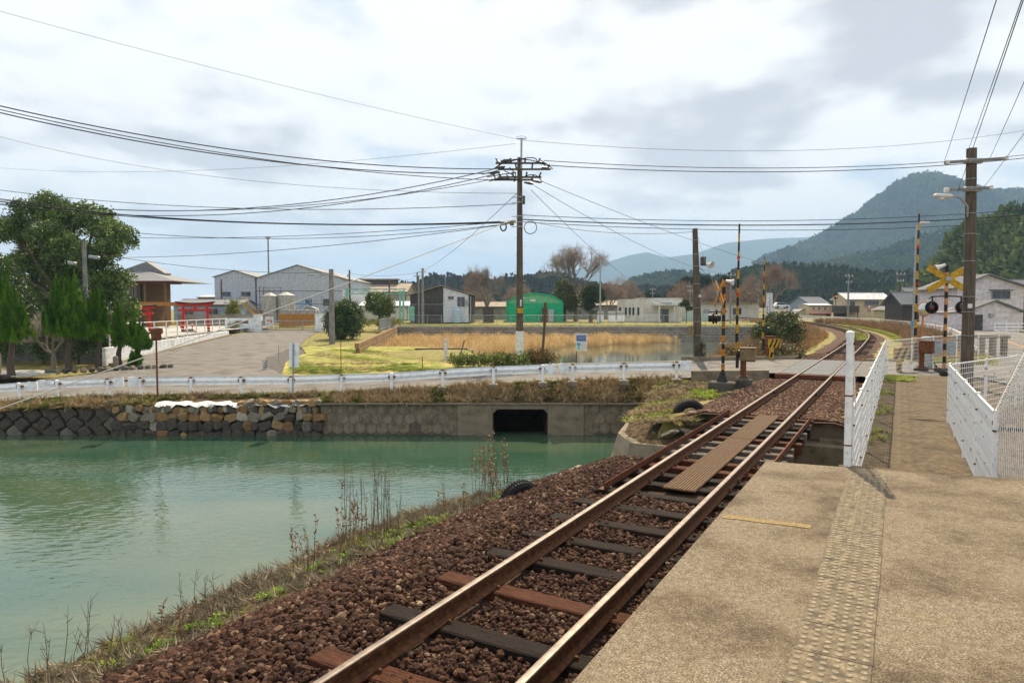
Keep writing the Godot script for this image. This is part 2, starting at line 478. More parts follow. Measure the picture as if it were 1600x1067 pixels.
	mat("grass", Color(1, 1, 1), 0.8, null, 1.0, {"vc": true, "spec": 0.2, "back": Color(0.5, 0.5, 0.5)})
	mat("leaf", Color(1, 1, 1), 0.5, null, 1.0, {"vc": true, "spec": 0.35, "back": Color(0.45, 0.45, 0.45)})
	mat("needle", Color(1, 1, 1), 0.85, null, 1.0, {"vc": true, "spec": 0.2, "back": Color(0.3, 0.3, 0.3)})
	mat("bark", Color(0.13, 0.10, 0.075), 0.95, fine, 1.5, {"height": hfine, "depth": 2.0})
	mat("pale_bark", Color(0.26, 0.22, 0.18), 0.95, fine, 1.5, {"height": hfine, "depth": 1.0})
	mat("twig", Color(0.19, 0.13, 0.10), 0.95)
	mat("dead_stem", Color(0.12, 0.085, 0.055), 0.95)
	mat("hill_forest", Color(1, 1, 1), 0.95, ramp_tex(1024, [[91, 0.02, 5, 1.0], [92, 0.12, 4, 0.9]], [[0, Color(0.012, 0.02, 0.011)], [0.45, Color(0.04, 0.062, 0.026)], [0.75, Color(0.085, 0.10, 0.04)], [1, Color(0.15, 0.13, 0.075)]]), 0.011, {"height": hsoft, "depth": 600.0})
	# metals, paints
	mat("white_paint", Color(0.84, 0.84, 0.83), 0.45, faint, 0.9, {"spec": 0.45, "stain": ramp_tex(256, [[95, 0.03, 5, 1.0], [96, 0.1, 3, 0.5]], [[0, Color(0.55, 0.42, 0.3)], [0.2, Color(0.9, 0.87, 0.82)], [0.4, grey(1)], [1, grey(1)]]), "stain_scale": 1.3})
	mat("guardrail_white", Color(0.88, 0.90, 0.92), 0.4, faint, 0.5)
	mat("galvanised", Color(0.42, 0.44, 0.45), 0.5, soft, 1.0, {"metal": 0.5})
	mat("rust", Color(1, 1, 1), 0.9, ramp_tex(256, [[97, 0.04, 4, 1.0]], [[0, Color(0.04, 0.018, 0.01)], [0.6, Color(0.16, 0.06, 0.025)], [1, Color(0.3, 0.13, 0.05)]]), 1.6)
	mat("black_paint", Color(0.022, 0.021, 0.02), 0.55, soft, 1.0)
	mat("yellow_paint", Color(0.70, 0.40, 0.02), 0.55, soft, 1.0, {"stain": stain, "stain_scale": 0.8})
	mat("orange_paint", Color(0.72, 0.27, 0.02), 0.55, soft, 1.0, {"stain": stain, "stain_scale": 0.8})
	mat("faded_orange", Color(0.68, 0.34, 0.15), 0.6, soft, 1.0, {"stain": stain, "stain_scale": 0.8})
	mat("red_paint", Color(0.62, 0.022, 0.014), 0.5, soft, 0.8)
	mat("rubber", Color(0.018, 0.017, 0.016), 0.8, fine, 2.0)
	mat("cable", Color(0.02, 0.02, 0.022), 0.7)
	mat("guy_wire", Color(0.55, 0.53, 0.48), 0.6)
	mat("insulator", Color(0.09, 0.075, 0.065), 0.35)
	mat("white_ceramic", Color(0.62, 0.60, 0.57), 0.35)
	mat("box_beige", Color(0.30, 0.22, 0.12), 0.6, soft, 1.0, {"stain": stain, "stain_scale": 0.9})
	mat("window_glass", Color(0.02, 0.025, 0.03), 0.08, null, 1.0, {"spec": 0.6})
	mat("lens_red", Color(0.10, 0.008, 0.008), 0.12, null, 1.0, {"spec": 0.6})
	mat("sign_white", Color(0.74, 0.74, 0.73), 0.5, soft, 0.6)
	mat("sign_blue", Color(0.07, 0.14, 0.34), 0.5)
	mat("sign_ink", Color(0.04, 0.045, 0.06), 0.6)
	mat("blue_paint", Color(0.10, 0.27, 0.52), 0.5)
	mat("mint_paint", Color(0.22, 0.52, 0.42), 0.55, soft, 0.5)
	# buildings
	mat("grey_cladding", Color(0.50, 0.53, 0.59), 0.6, faint, 0.25, {"stain": faint, "stain3": Vector3(0.5, 0.03, 0.5)})
	mat("white_cladding", Color(0.68, 0.70, 0.74), 0.7, faint, 0.25, {"stain": faint, "stain3": Vector3(0.4, 0.05, 0.4)})
	mat("dark_boards", Color(0.115, 0.105, 0.095), 0.9, fine, 0.5, {"stain": streak, "stain3": Vector3(0.8, 0.08, 0.8)})
	mat("white_render", Color(0.74, 0.71, 0.63), 0.85, faint, 0.3, {"stain": faint, "stain_scale": 0.07})
	mat("cream_render", Color(0.64, 0.54, 0.37), 0.85, soft, 0.3)
	mat("pink_render", Color(0.76, 0.69, 0.70), 0.85, soft, 0.3)
	mat("blue_render", Color(0.30, 0.37, 0.46), 0.85, soft, 0.3)
	mat("brown_boards", Color(0.17, 0.062, 0.032), 0.8, fine, 0.6)
	mat("wood", Color(0.27, 0.155, 0.065), 0.75, soft, 0.6, {"stain": streak, "stain3": Vector3(1.0, 0.3, 1.0)})
	mat("fence_wood", Color(0.44, 0.20, 0.035), 0.75, soft, 0.6)
	mat("grey_roof", Color(0.22, 0.225, 0.235), 0.65, soft, 0.3)
	mat("tile_roof", Color(0.17, 0.18, 0.195), 0.4, fine, 0.5)
	mat("pale_roof", Color(0.66, 0.67, 0.69), 0.5, soft, 0.2)
	mat("tan_roof", Color(0.40, 0.33, 0.26), 0.8, soft, 0.2, {"stain": stain, "stain_scale": 0.1})
	mat("white_block", Color(0.86, 0.89, 0.92), 0.8, faint, 0.3, {"stain": faint, "stain3": Vector3(0.25, 0.1, 0.25)})
	mat("brown_block", Color(0.36, 0.23, 0.11), 0.9, fine, 0.5, {"stain": stain, "stain_scale": 0.15})
	mat("grey_block", Color(0.42, 0.385, 0.33), 0.9, fine, 0.5, {"stain": stain, "stain_scale": 0.15})
	mat("tank_white", Color(0.64, 0.62, 0.58), 0.6, soft, 0.3, {"stain": streak, "stain3": Vector3(0.6, 0.05, 0.6)})
	mat("green_sheet", Color(0.015, 0.50, 0.22), 0.45, soft, 0.4, {"back": Color(0.2, 0.2, 0.2)})
	mat("green_sheet_pale", Color(0.18, 0.54, 0.26), 0.5, soft, 0.4, {"back": Color(0.25, 0.25, 0.25)})
	mat("car_paint_white", Color(0.75, 0.75, 0.75), 0.25, null, 1.0, {"spec": 0.5})
	for k in 6:   # field stones of the old canal wall
		var c: Color = [Color(0.22, 0.195, 0.155), Color(0.32, 0.285, 0.22), Color(0.42, 0.28, 0.135), Color(0.50, 0.45, 0.36), Color(0.115, 0.10, 0.082), Color(0.36, 0.21, 0.095)][k]
		mat("wall_stone_%d" % k, c, 0.92, fine, 1.6, {"height": hfine, "depth": 1.0, "stain": stain, "stain_scale": 1.4})
	# water: silty green, opaque a little below the surface, rippled by a light breeze
	var wm := StandardMaterial3D.new()
	wm.resource_name = "water"
	wm.vertex_color_use_as_albedo = true
	wm.roughness = 0.04
	wm.metallic_specular = 0.58
	var nz := FastNoiseLite.new()
	nz.seed = 8; nz.frequency = 0.022; nz.fractal_octaves = 4; nz.fractal_gain = 0.42; nz.noise_type = FastNoiseLite.TYPE_SIMPLEX_SMOOTH
	var nt := NoiseTexture2D.new()
	nt.width = 1024; nt.height = 1024; nt.seamless = true; nt.noise = nz; nt.as_normal_map = true; nt.bump_strength = 5.0
	wm.normal_enabled = true
	wm.normal_texture = nt
	wm.normal_scale = 0.17
	wm.uv1_triplanar = true
	wm.uv1_world_triplanar = true
	wm.uv1_scale = Vector3(0.085, 0.16, 0.19)
	M["water"] = wm
	var pm := wm.duplicate()
	pm.normal_scale = 0.05
	M["pond_water"] = pm

# ---------- shared small meshes
func rock(seed_: int, rough: float, sub := 1, boxy := 0.0) -> ArrayMesh:
	var r := RandomNumberGenerator.new()
	r.seed = seed_
	var vs := []
	var g := (1.0 + sqrt(5.0)) / 2.0
	for p in [[-1, g, 0], [1, g, 0], [-1, -g, 0], [1, -g, 0], [0, -1, g], [0, 1, g], [0, -1, -g], [0, 1, -g], [g, 0, -1], [g, 0, 1], [-g, 0, -1], [-g, 0, 1]]:
		vs.append(Vector3(p[0], p[1], p[2]).normalized())
	var fs := [[0, 11, 5], [0, 5, 1], [0, 1, 7], [0, 7, 10], [0, 10, 11], [1, 5, 9], [5, 11, 4], [11, 10, 2], [10, 7, 6], [7, 1, 8], [3, 9, 4], [3, 4, 2], [3, 2, 6], [3, 6, 8], [3, 8, 9], [4, 9, 5], [2, 4, 11], [6, 2, 10], [8, 6, 7], [9, 8, 1]]
	for k in sub:
		var mid := {}
		var nf := []
		for f in fs:
			var m := []
			for e in 3:
				var a: int = f[e]; var b: int = f[(e + 1) % 3]
				var key := Vector2i(mini(a, b), maxi(a, b))
				if not mid.has(key):
					mid[key] = vs.size()
					vs.append(((vs[a] + vs[b]) * 0.5).normalized())
				m.append(mid[key])
			nf.append_array([[f[0], m[0], m[2]], [f[1], m[1], m[0]], [f[2], m[2], m[1]], m])
		fs = nf
	# flatten against random planes for a broken, faceted look
	var planes := []
	for i in 9: planes.append([Vector3(r.randf_range(-1, 1), r.randf_range(-1, 1), r.randf_range(-1, 1)).normalized(), r.randf_range(0.62, 0.86)])
	if boxy > 0:   # roughly dressed: six main faces
		for e in [Vector3.RIGHT, Vector3.LEFT, Vector3.UP, Vector3.DOWN, Vector3.BACK, Vector3.FORWARD]: planes.append([(e + Vector3(r.randf_range(-0.2, 0.2), r.randf_range(-0.2, 0.2), r.randf_range(-0.2, 0.2))).normalized(), r.randf_range(0.5, 0.6)])
	for i in vs.size():
		var p: Vector3 = vs[i]
		for q in planes:
			var over: float = p.dot(q[0]) - q[1]
			if over > 0: p -= q[0] * over
		vs[i] = p * (1.0 + r.randf_range(-rough, rough))
	var m := MB.new()
	for f in fs: m.tri(vs[f[0]], vs[f[1]], vs[f[2]])
	return m.mesh()
func make_stone_meshes() -> void:
	for i in 6: stone_meshes.append(rock(100 + i, 0.10 if i < 3 else 0.05, 0 if i < 3 else 1))
	for i in 5: stone_meshes.append(rock(300 + i, 0.03, 1, 1.0))
func leaf_quad(m: MB, o: Vector3, d: Vector3, side: Vector3, l: float, w: float) -> void:
	m.quad(o, o + d * l * 0.5 + side * w * 0.5, o + d * l, o + d * l * 0.5 - side * w * 0.5)
func rdir() -> Vector3:
	var z := rf(-1, 1)
	var a := rf(0, TAU)
	return Vector3(cos(a) * sqrt(1 - z * z), z, sin(a) * sqrt(1 - z * z))
func make_clumps() -> void:
	for k in 3:   # 0-2 broad leaves round a twig end
		var m := MB.new()
		for i in 34:
			var d := rdir()
			var o := d * rf(0.25, 0.85)
			var e := (d * 0.7 + rdir() * 0.8).normalized()
			leaf_quad(m, o, e, e.cross(rdir()).normalized(), rf(0.34, 0.55), rf(0.20, 0.32))
		clump_meshes.append(m.mesh())
	for k in 2:   # 3-4 upright scaly sprays
		var m := MB.new()
		for i in 40:
			var d := rdir()
			var o := d * Vector3(0.7, 0.9, 0.7) * rf(0.2, 1.0)
			var e := (Vector3.UP * 1.2 + d * 0.6 + rdir() * 0.3).normalized()
			leaf_quad(m, o, e, e.cross(rdir()).normalized(), rf(0.5, 0.8), rf(0.13, 0.2))
		clump_meshes.append(m.mesh())
	for k in 2:   # 5-6 grass tufts, unit height
		var m := MB.new()
		for i in 16:
			var a := rf(0, TAU)
			var o := Vector3(cos(a), 0, sin(a)) * rf(0, 0.22)
			var lean := Vector3(cos(a + rf(-1, 1)), 0, sin(a + rf(-1, 1))) * rf(0.1, 0.6)
			var s := Vector3(-sin(a), 0, cos(a)) * rf(0.018, 0.035)
			var h := rf(0.55, 1.0)
			var mid := o + Vector3.UP * h * 0.55 + lean * 0.35
			m.quad(o - s, o + s, mid + s * 0.7, mid - s * 0.7)
			m.tri(mid - s * 0.7, mid + s * 0.7, o + Vector3.UP * h + lean)
		clump_meshes.append(m.mesh())
	# 7 bare twig spray
	var t := MB.new()
	for i in 9:
		var d := (Vector3.UP * 0.6 + rdir()).normalized()
		var o := rdir() * 0.15
		var e := o + d * rf(0.6, 1.1)
		var s := d.cross(rdir()).normalized() * 0.012
		t.tri(o - s, o + s, e)
		for q in 3:
			var b := o.lerp(e, rf(0.35, 0.8))
			var d2 := (d + rdir() * 0.9).normalized()
			var s2 := d2.cross(rdir()).normalized() * 0.008
			t.tri(b - s2, b + s2, b + d2 * rf(0.2, 0.45))
	clump_meshes.append(t.mesh())
	# 8 low leafy weed
	var w := MB.new()
	for i in 18:
		var a := rf(0, TAU)
		var d := Vector3(cos(a), rf(0.3, 1.2), sin(a)).normalized()
		leaf_quad(w, d * rf(0, 0.3), d, d.cross(Vector3.UP).normalized(), rf(0.35, 0.7), rf(0.16, 0.3))
	clump_meshes.append(w.mesh())
	# 9 reed: long stalk, drooping leaves and a plume
	for k in 1:
		var m := MB.new()
		for i in 7:
			var o := Vector3(rf(-0.14, 0.14), 0, rf(-0.14, 0.14))
			var top := o + Vector3(rf(-0.12, 0.12), rf(0.75, 1.0), rf(-0.12, 0.12))
			var s := Vector3(0.008, 0, rf(-0.008, 0.008))
			m.quad(o - s, o + s, top + s * 0.6, top - s * 0.6)
			leaf_quad(m, top - Vector3(0, 0.04, 0), Vector3(rf(-0.5, 0.5), 1, rf(-0.5, 0.5)).normalized(), Vector3(1, 0, rf(-1, 1)).normalized(), 0.16, 0.05)
			for q in 4:
				var b := o.lerp(top, rf(0.3, 0.9))
				var a := rf(0, TAU)
				leaf_quad(m, b, Vector3(cos(a), rf(0.3, 1.0), sin(a)).normalized(), Vector3(-sin(a), 0, cos(a)), rf(0.15, 0.28), 0.022)
		clump_meshes.append(m.mesh())
	# 10 big soft canopy lump for far woods
	var f := MB.new()
	for i in 60:
		var d := rdir()
		if d.y < -0.4: continue
		var e := (d + rdir() * 0.5).normalized()
		leaf_quad(f, d * rf(0.55, 0.95) * Vector3(1, 0.9, 1), e, e.cross(rdir()).normalized(), rf(0.35, 0.6), rf(0.3, 0.45))
	clump_meshes.append(f.mesh())
func xf(o: Vector3, s, yaw := -1.0) -> Transform3D:
	var b := Basis(Vector3.UP, yaw if yaw >= 0 else rf(0, TAU))
	var q: Vector3 = s if s is Vector3 else Vector3.ONE * s
	return Transform3D(Basis(b.x * q.x, b.y * q.y, b.z * q.z), o)
func tint(a: Color, b: Color) -> Color:
	return a.lerp(b, rng.randf())

# ---------- levels
func lerp_list(x: float, l: Array) -> float:
	for i in l.size() - 1:
		if x <= l[i + 1][0]:
			return lerpf(l[i][1], l[i + 1][1], clampf((x - l[i][0]) / (l[i + 1][0] - l[i][0]), 0, 1))
	return l[-1][1]
func road_y(x: float) -> float:
	return lerp_list(x, [[-45, -2.0], [-21, -1.36], [-18, -1.14], [-14.8, -1.03], [-8.7, -0.96], [-4.7, -0.82], [-2.7, -0.67], [-0.7, -0.55], [2.4, -0.43], [6.4, -0.33], [9.5, -0.2]])
func rise(z: float) -> float:   # the line climbs a little beyond the crossing
	return clampf((-z - 50.0) * 0.011, 0.0, 1.2)
var pond_line := PackedVector2Array([Vector2(-11, 48), Vector2(-16.2, 95.5), Vector2(38.4, 95.5), Vector2(12.0, 38.0), Vector2(3, 37.6), Vector2(-1.5, 41.5), Vector2(-3.4, 52), Vector2(-7.3, 52), Vector2(-9.5, 48.5)])
func line_x(z: float) -> float:
	if z > -60: return TRACK_X
	var q := clampf((-z - 60.0) / 115.0, 0, 0.98)
	return TRACK_X - 115.0 * (1.0 - sqrt(1.0 - q * q))
func wall_x(d: float) -> float:   # the white block wall beside the factory lane
	return -25.2 - (d - 42.0) * 0.16
func ground_y(x: float, d: float) -> float:   # road frame
	var p := R(x, 0, d)
	if p.x > -1.0 and p.z > -60:
		return -0.08 if p.z < -17.2 or p.x > 0.9 else -3.4
	if p.z > -16.8:
		return -3.4 if p.x < -4.6 or p.z < -11.2 else -1.1
	if p.x > line_x(p.z) - 2.9:
		return -0.34 + rise(p.z)
	if d < 25.9 or d < 34.5 and absf(x - 0.3) < 2.2:
		return -3.4
	if d < 27.0:
		return -1.7
	if d < 35.5 and x < 13:
		return road_y(x) - 0.07
	if Geometry2D.is_point_in_polygon(Vector2(x, d), pond_line):
		return -3.2
	if d > 92:
		return clampf(0.02 + (d - 95) * 0.006, 0.0, 0.9)
	if d > (45.6 if x < -26.2 else 43.0) and x < wall_x(d) - 1.9:
		return lerp_list(d, [[47, 0.05], [92, 0.1]])
	if x < -9:
		return lerp_list(d, [[35.5, road_y(x) - 0.07], [50, -0.88], [80, -0.26], [92, -0.1]])
	return lerp_list(d, [[35.5, road_y(x) - 0.1], [42, -0.72], [92, -0.4]])

func water_and_ground() -> void:
	var gx := [-3000.0, -1600.0, -800.0, -350.0, -180.0, -110.0]
	var x := -80.0
	while x <= 110: gx.append(x); x += 1.5
	gx.append_array([140.0, 200.0, 400.0, 900.0, 2000.0, 3000.0])
	var gd := [-600.0, -300.0, -100.0, -40.0]
	x = -30.0
	while x <= 130: gd.append(x); x += 1.25
	gd.append_array([150.0, 200.0, 300.0, 600.0, 1200.0, 2200.0, 3400.0])
	var g := MB.new()
	g.grid(gx.size() - 1, gd.size() - 1, func(i: int, j: int): return R(gx[i], ground_y(gx[i], gd[j]), gd[j]))
	struct("ground", g, "ground")
	# canal
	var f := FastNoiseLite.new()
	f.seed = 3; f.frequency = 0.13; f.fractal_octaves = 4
	var w := MB.new()
	var rip := FastNoiseLite.new()
	rip.seed = 14; rip.frequency = 0.55; rip.fractal_octaves = 3
	var gust := FastNoiseLite.new()
	gust.seed = 15; gust.frequency = 0.07
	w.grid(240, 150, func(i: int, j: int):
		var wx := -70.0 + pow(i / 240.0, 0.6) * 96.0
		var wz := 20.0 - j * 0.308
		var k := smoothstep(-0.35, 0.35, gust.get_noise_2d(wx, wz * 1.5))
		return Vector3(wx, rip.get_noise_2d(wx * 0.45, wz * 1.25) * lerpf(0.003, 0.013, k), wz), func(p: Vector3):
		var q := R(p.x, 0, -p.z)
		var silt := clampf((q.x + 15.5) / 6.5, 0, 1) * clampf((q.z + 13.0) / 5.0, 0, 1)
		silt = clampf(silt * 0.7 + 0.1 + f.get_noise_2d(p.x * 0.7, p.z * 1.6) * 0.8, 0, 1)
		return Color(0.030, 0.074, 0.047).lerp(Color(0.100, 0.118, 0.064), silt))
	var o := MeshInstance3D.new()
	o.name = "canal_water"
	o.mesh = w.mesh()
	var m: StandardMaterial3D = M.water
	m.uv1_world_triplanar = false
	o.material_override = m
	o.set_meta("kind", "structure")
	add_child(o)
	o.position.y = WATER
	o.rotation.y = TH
	var pw := MB.new()
	pw.colored = true
	pw.col = Color(0.08, 0.105, 0.08)
	pw.sheet([Vector3(-18, 0, -97), Vector3(42, 0, -97), Vector3(42, 0, -36), Vector3(-18, 0, -36)])
	var po := MeshInstance3D.new()
	po.name = "pond_water"
	po.mesh = pw.mesh()
	var pm: StandardMaterial3D = M.pond_water
	pm.uv1_world_triplanar = false
	po.material_override = pm
	po.set_meta("kind", "structure")
	add_child(po)
	po.position.y = POND
	po.rotation.y = TH

# ---------- hills: a ridge line given as (across, height) pairs in the road frame at distance d
func ridge(called: String, d: float, depth: float, pts: Array, rough: float, step: float, material = "hill_forest", base := -2.0) -> Callable:
	var f := FastNoiseLite.new()
	f.seed = int(d); f.frequency = 1.0 / (depth * 0.5); f.fractal_octaves = 5
	var x0: float = pts[0][0]
	var x1: float = pts[-1][0]
	var nx := int((x1 - x0) / step)
	var nz := 22
	var h := func(x: float, t: float) -> float:   # t: 0 at the front foot, 1 on the crest
		var crest := lerp_list(x, pts)
		var s: float = pow(t, 1.3)
		if t > 1.0: s = 1.0 - (t - 1.0) * 0.8
		var bump := f.get_noise_2d(x, t * depth) * rough * clampf(t * 2.0, 0, 1) * clampf(absf(t - 1.0) * 5.0, 0.06, 1.0)
		return base + (crest - base) * s + bump
	var m := MB.new()
	m.grid(nx, nz, func(i: int, j: int):
		var t: float = j / 20.0
		var x: float = x0 + (x1 - x0) * i / nx
		return R(x, h.call(x, t), d - depth * (1.0 - t)))
	struct(called, m, material)
	return h
func woods(called: String, n: int, d: float, depth: float, x0: float, x1: float, h: Callable, size: Vector2, a: Color, b: Color, label := "") -> void:
	var xs := []
	var cs := []
	for i in n:
		var t := pow(rf(0.0, 1.0), 0.7) * 1.02
		var x := rf(x0, x1)
		var s := rf(size.x, size.y)
		xs.append(xf(R(x, h.call(x, t) + s * 0.35, d - depth * (1.0 - t)), Vector3(s, s * rf(0.9, 1.25), s)))
		var v := 0.5 + 0.5 * sin(x * 0.031 + t * 5.0) * sin(x * 0.013 - t * 9.0 + 1.0)
		cs.append(a.lerp(b, clampf(v * 0.7 + rf(-0.2, 0.5), 0, 1)) * rf(0.75, 1.15))
	tag(many(self, called, clump_meshes[10], "needle", xs, cs), label, "forest")

func mountains() -> void:
	var k := 1.0 / 1067.0
	var px := func(d: float, l: Array) -> Array:   # heights above the eye line measured on a survey sketch: across and up in thousandths of the distance
		return l.map(func(q): return [q[0] * d * 0.001, 2.4 + q[1] * d * 0.001])
	ridge("far_mountain", 4600, 1600, px.call(4600, [[-60, 14], [37, 43], [75, 54], [130, 66], [170, 78], [197, 83], [225, 75], [267, 81], [310, 96], [375, 103], [440, 105], [480, 104], [560, 95], [700, 80]]), 60, 38)
	var pk := ridge("peak_mountain", 1700, 800, px.call(1700, [[250, 14], [330, 44], [370, 69], [403, 78], [458, 104], [511, 139], [553, 170], [580, 185], [600, 190], [620, 186], [648, 172], [685, 163], [750, 166], [850, 160], [1000, 150]]), 75, 14)
	woods("peak_woods", 12000, 1700, 800, 600, 1400, pk, Vector2(8, 14), Color(0.035, 0.065, 0.032), Color(0.13, 0.16, 0.06), "hazy woods covering the high pointed mountain")
	var m1 := ridge("wooded_hill", 900, 350, px.call(900, [[120, 10], [170, 30], [205, 42], [240, 44], [280, 34], [380, 42], [420, 50], [480, 62], [543, 76], [581, 90], [619, 102], [656, 110], [712, 116], [800, 120], [950, 120]]), 12, 7)
	woods("hill_woods", 8000, 900, 350, 150, 780, m1, Vector2(5, 9), Color(0.03, 0.06, 0.026), Color(0.12, 0.15, 0.05), "blue-green woods covering the middle hill below the peak")
	var m2 := ridge("near_hill", 250, 110, px.call(250, [[560, 0], [605, 20], [630, 60], [645, 88], [675, 108], [712, 122], [750, 132], [850, 150], [1000, 165], [1200, 170]]), 4, 3)
	woods("near_hill_woods", 3600, 250, 110, 139, 280, m2, Vector2(2.6, 4.6), Color(0.045, 0.08, 0.02), Color(0.22, 0.25, 0.06), "dense evergreen woods on the steep hill behind the pink house")
	woods("hill_foot_woods", 900, 250, 110, 138, 168, m2, Vector2(2.2, 4.2), Color(0.045, 0.08, 0.02), Color(0.19, 0.21, 0.055), "evergreen woods at the left foot of the steep near hill")
	var m3 := ridge("low_hill", 420, 120, px.call(420, [[262, 4], [296, 22], [325, 40], [350, 44], [400, 47], [460, 45], [500, 38], [560, 36], [620, 36], [700, 28]]), 3, 4)
	woods("conifer_woods", 2600, 420, 120, 112, 290, m3, Vector2(3.5, 6.5), Color(0.022, 0.04, 0.02), Color(0.085, 0.105, 0.045), "dark conifer woods behind the far houses")
	var m4 := ridge("back_hill", 480, 120, px.call(480, [[-240, 4], [-170, 18], [-135, 28], [-110, 34], [-60, 36], [-20, 30], [0, 33], [50, 40], [75, 38], [100, 26], [150, 18], [220, 20], [260, 14]]), 2, 4)
	woods("back_woods", 2200, 480, 120, -110, 120, m4, Vector2(3.0, 6.0), Color(0.018, 0.034, 0.02), Color(0.075, 0.07, 0.04), "low dark woods on the skyline behind the green hangar")

# ---------- railway
const S0 := 60.0
const RAD := 115.0
func line_at(s: float, off: float, y := 0.0) -> Vector3:
	if s <= S0:
		return Vector3(TRACK_X + off, y + rise(-s), -s)
	var a := (s - S0) / RAD
	return Vector3(TRACK_X - RAD * (1 - cos(a)) + off * cos(a), y + rise(-s), -S0 - RAD * sin(a) - off * sin(a))
func sweep(m: MB, prof: Array, ss: Array, off: float, y := 0.0, caps := true) -> void:   # prof: (across, up) outline walked so that faces point out
	for i in ss.size() - 1:
		for j in prof.size():
			var p: Vector2 = prof[j]; var q: Vector2 = prof[(j + 1) % prof.size()]
			m.quad(line_at(ss[i], off + p.x, y + p.y), line_at(ss[i], off + q.x, y + q.y), line_at(ss[i + 1], off + q.x, y + q.y), line_at(ss[i + 1], off + p.x, y + p.y))
	if caps:
		var a := []
		for p in prof: a.append(line_at(ss[0], off + p.x, y + p.y))
		for j in range(1, a.size() - 1): m.tri(a[0], a[j], a[j + 1])
func track() -> void:
	var t := thing("railway_track", "single rusty railway track running past the platform and curving away left", "railway track")
	var ss := [-6.0, 0.0, 10.0, 20.0, 30.0, 40.0, 50.0, 55.0, 60.0]
	for i in 36: ss.append(60.0 + (i + 1) * 3.0)
	for side in [-1, 1]:
		var body := MB.new()
		# foot, web and the flanks of the head
		sweep(body, [Vector2(-0.0635, -0.153), Vector2(0.0635, -0.153), Vector2(0.0635, -0.142), Vector2(0.012, -0.125), Vector2(0.0075, -0.10), Vector2(0.0075, -0.052), Vector2(0.0325, -0.040), Vector2(0.0325, -0.012), Vector2(-0.0325, -0.012), Vector2(-0.0325, -0.040), Vector2(-0.0075, -0.052), Vector2(-0.0075, -0.10), Vector2(-0.012, -0.125), Vector2(-0.0635, -0.142)], ss, side * 0.5655)
		var r := part(t, "rail", body, "rail_rust")
		var head := MB.new()
		sweep(head, [Vector2(0.0325, -0.0118), Vector2(0.031, -0.006), Vector2(0.026, -0.0015), Vector2(0.012, 0.0), Vector2(-0.012, 0.0), Vector2(-0.026, -0.0015), Vector2(-0.031, -0.006), Vector2(-0.0325, -0.0118)], ss, side * 0.5655)
		part(r, "running_surface", head, "rail_head")
	# sleepers: singly placed by eye near the platform, then evenly
	var at := [-1.4, -0.6, 0.2, 1.0, 1.8, 2.62, 3.62, 4.44, 5.26, 6.08, 6.8, 7.53, 8.26, 8.98]
	var kind := {3.62: "sleeper_red", 5.26: "sleeper_red", 2.62: "sleeper_dark"}
	var s := 17.9
	while s < 128: at.append(s); s += 0.72
	for q in at:
		if q > 26.9 and q < 35.2: continue
		var m := MB.new()
		var w := rf(0.19, 0.215)
		var l := 2.18 + rf(-0.05, 0.05)
		var tw := rf(-0.02, 0.02)
		var o := line_at(q, rf(-0.03, 0.03), -0.225 if q < 17 else -0.262 + rf(-0.02, 0.015))
		var b := Basis(Vector3.UP, tw + (maxf(0, q - S0) / RAD))
		m.cbox(Vector3.ZERO, Vector3(l, 0.14, w), 0.012)
		if q < 10:   # drying cracks and a worn end
			for i in 4:
				var x := rf(-0.9, 0.9)
				m.box(Vector3(x, 0.0695, rf(-0.07, 0.07)), Vector3(rf(0.15, 0.4), 0.004, 0.004))
		var e := part(t, "sleeper", m, kind.get(q, "sleeper_dark" if q < 17 or rf(0, 1) < 0.72 else "sleeper_red"))
		e.position = o
		e.basis = b
		if q < 26:
			for sd in [-0.5655, 0.5655]:
				for k in [-0.095, 0.095]:
					var sp := MB.new()
					sp.cbox(Vector3(0, 0, 0), Vector3(0.035, 0.03, 0.03), 0.007)
					sp.tube([Vector3(0, -0.02, 0), Vector3(0, -0.01, 0)], 0.02, 6)
					var spike := part(e, "spike", sp, "rail_rust")
					spike.position = Vector3(sd + k, 0.084, rf(-0.03, 0.03))
	# joint bars with bolts near the crossing
	for sd in [-0.5655, 0.5655]:
		var m := MB.new()
		m.box(line_at(21.6, sd + 0.028, -0.085), Vector3(0.028, 0.07, 0.5))
		m.box(line_at(21.6, sd - 0.028, -0.085), Vector3(0.028, 0.07, 0.5))
		for k in 4: m.cbox(line_at(21.42 + k * 0.12, sd + 0.055, -0.085), Vector3(0.03, 0.035, 0.035), 0.006)
		part(t, "joint_bar", m, "black_paint")

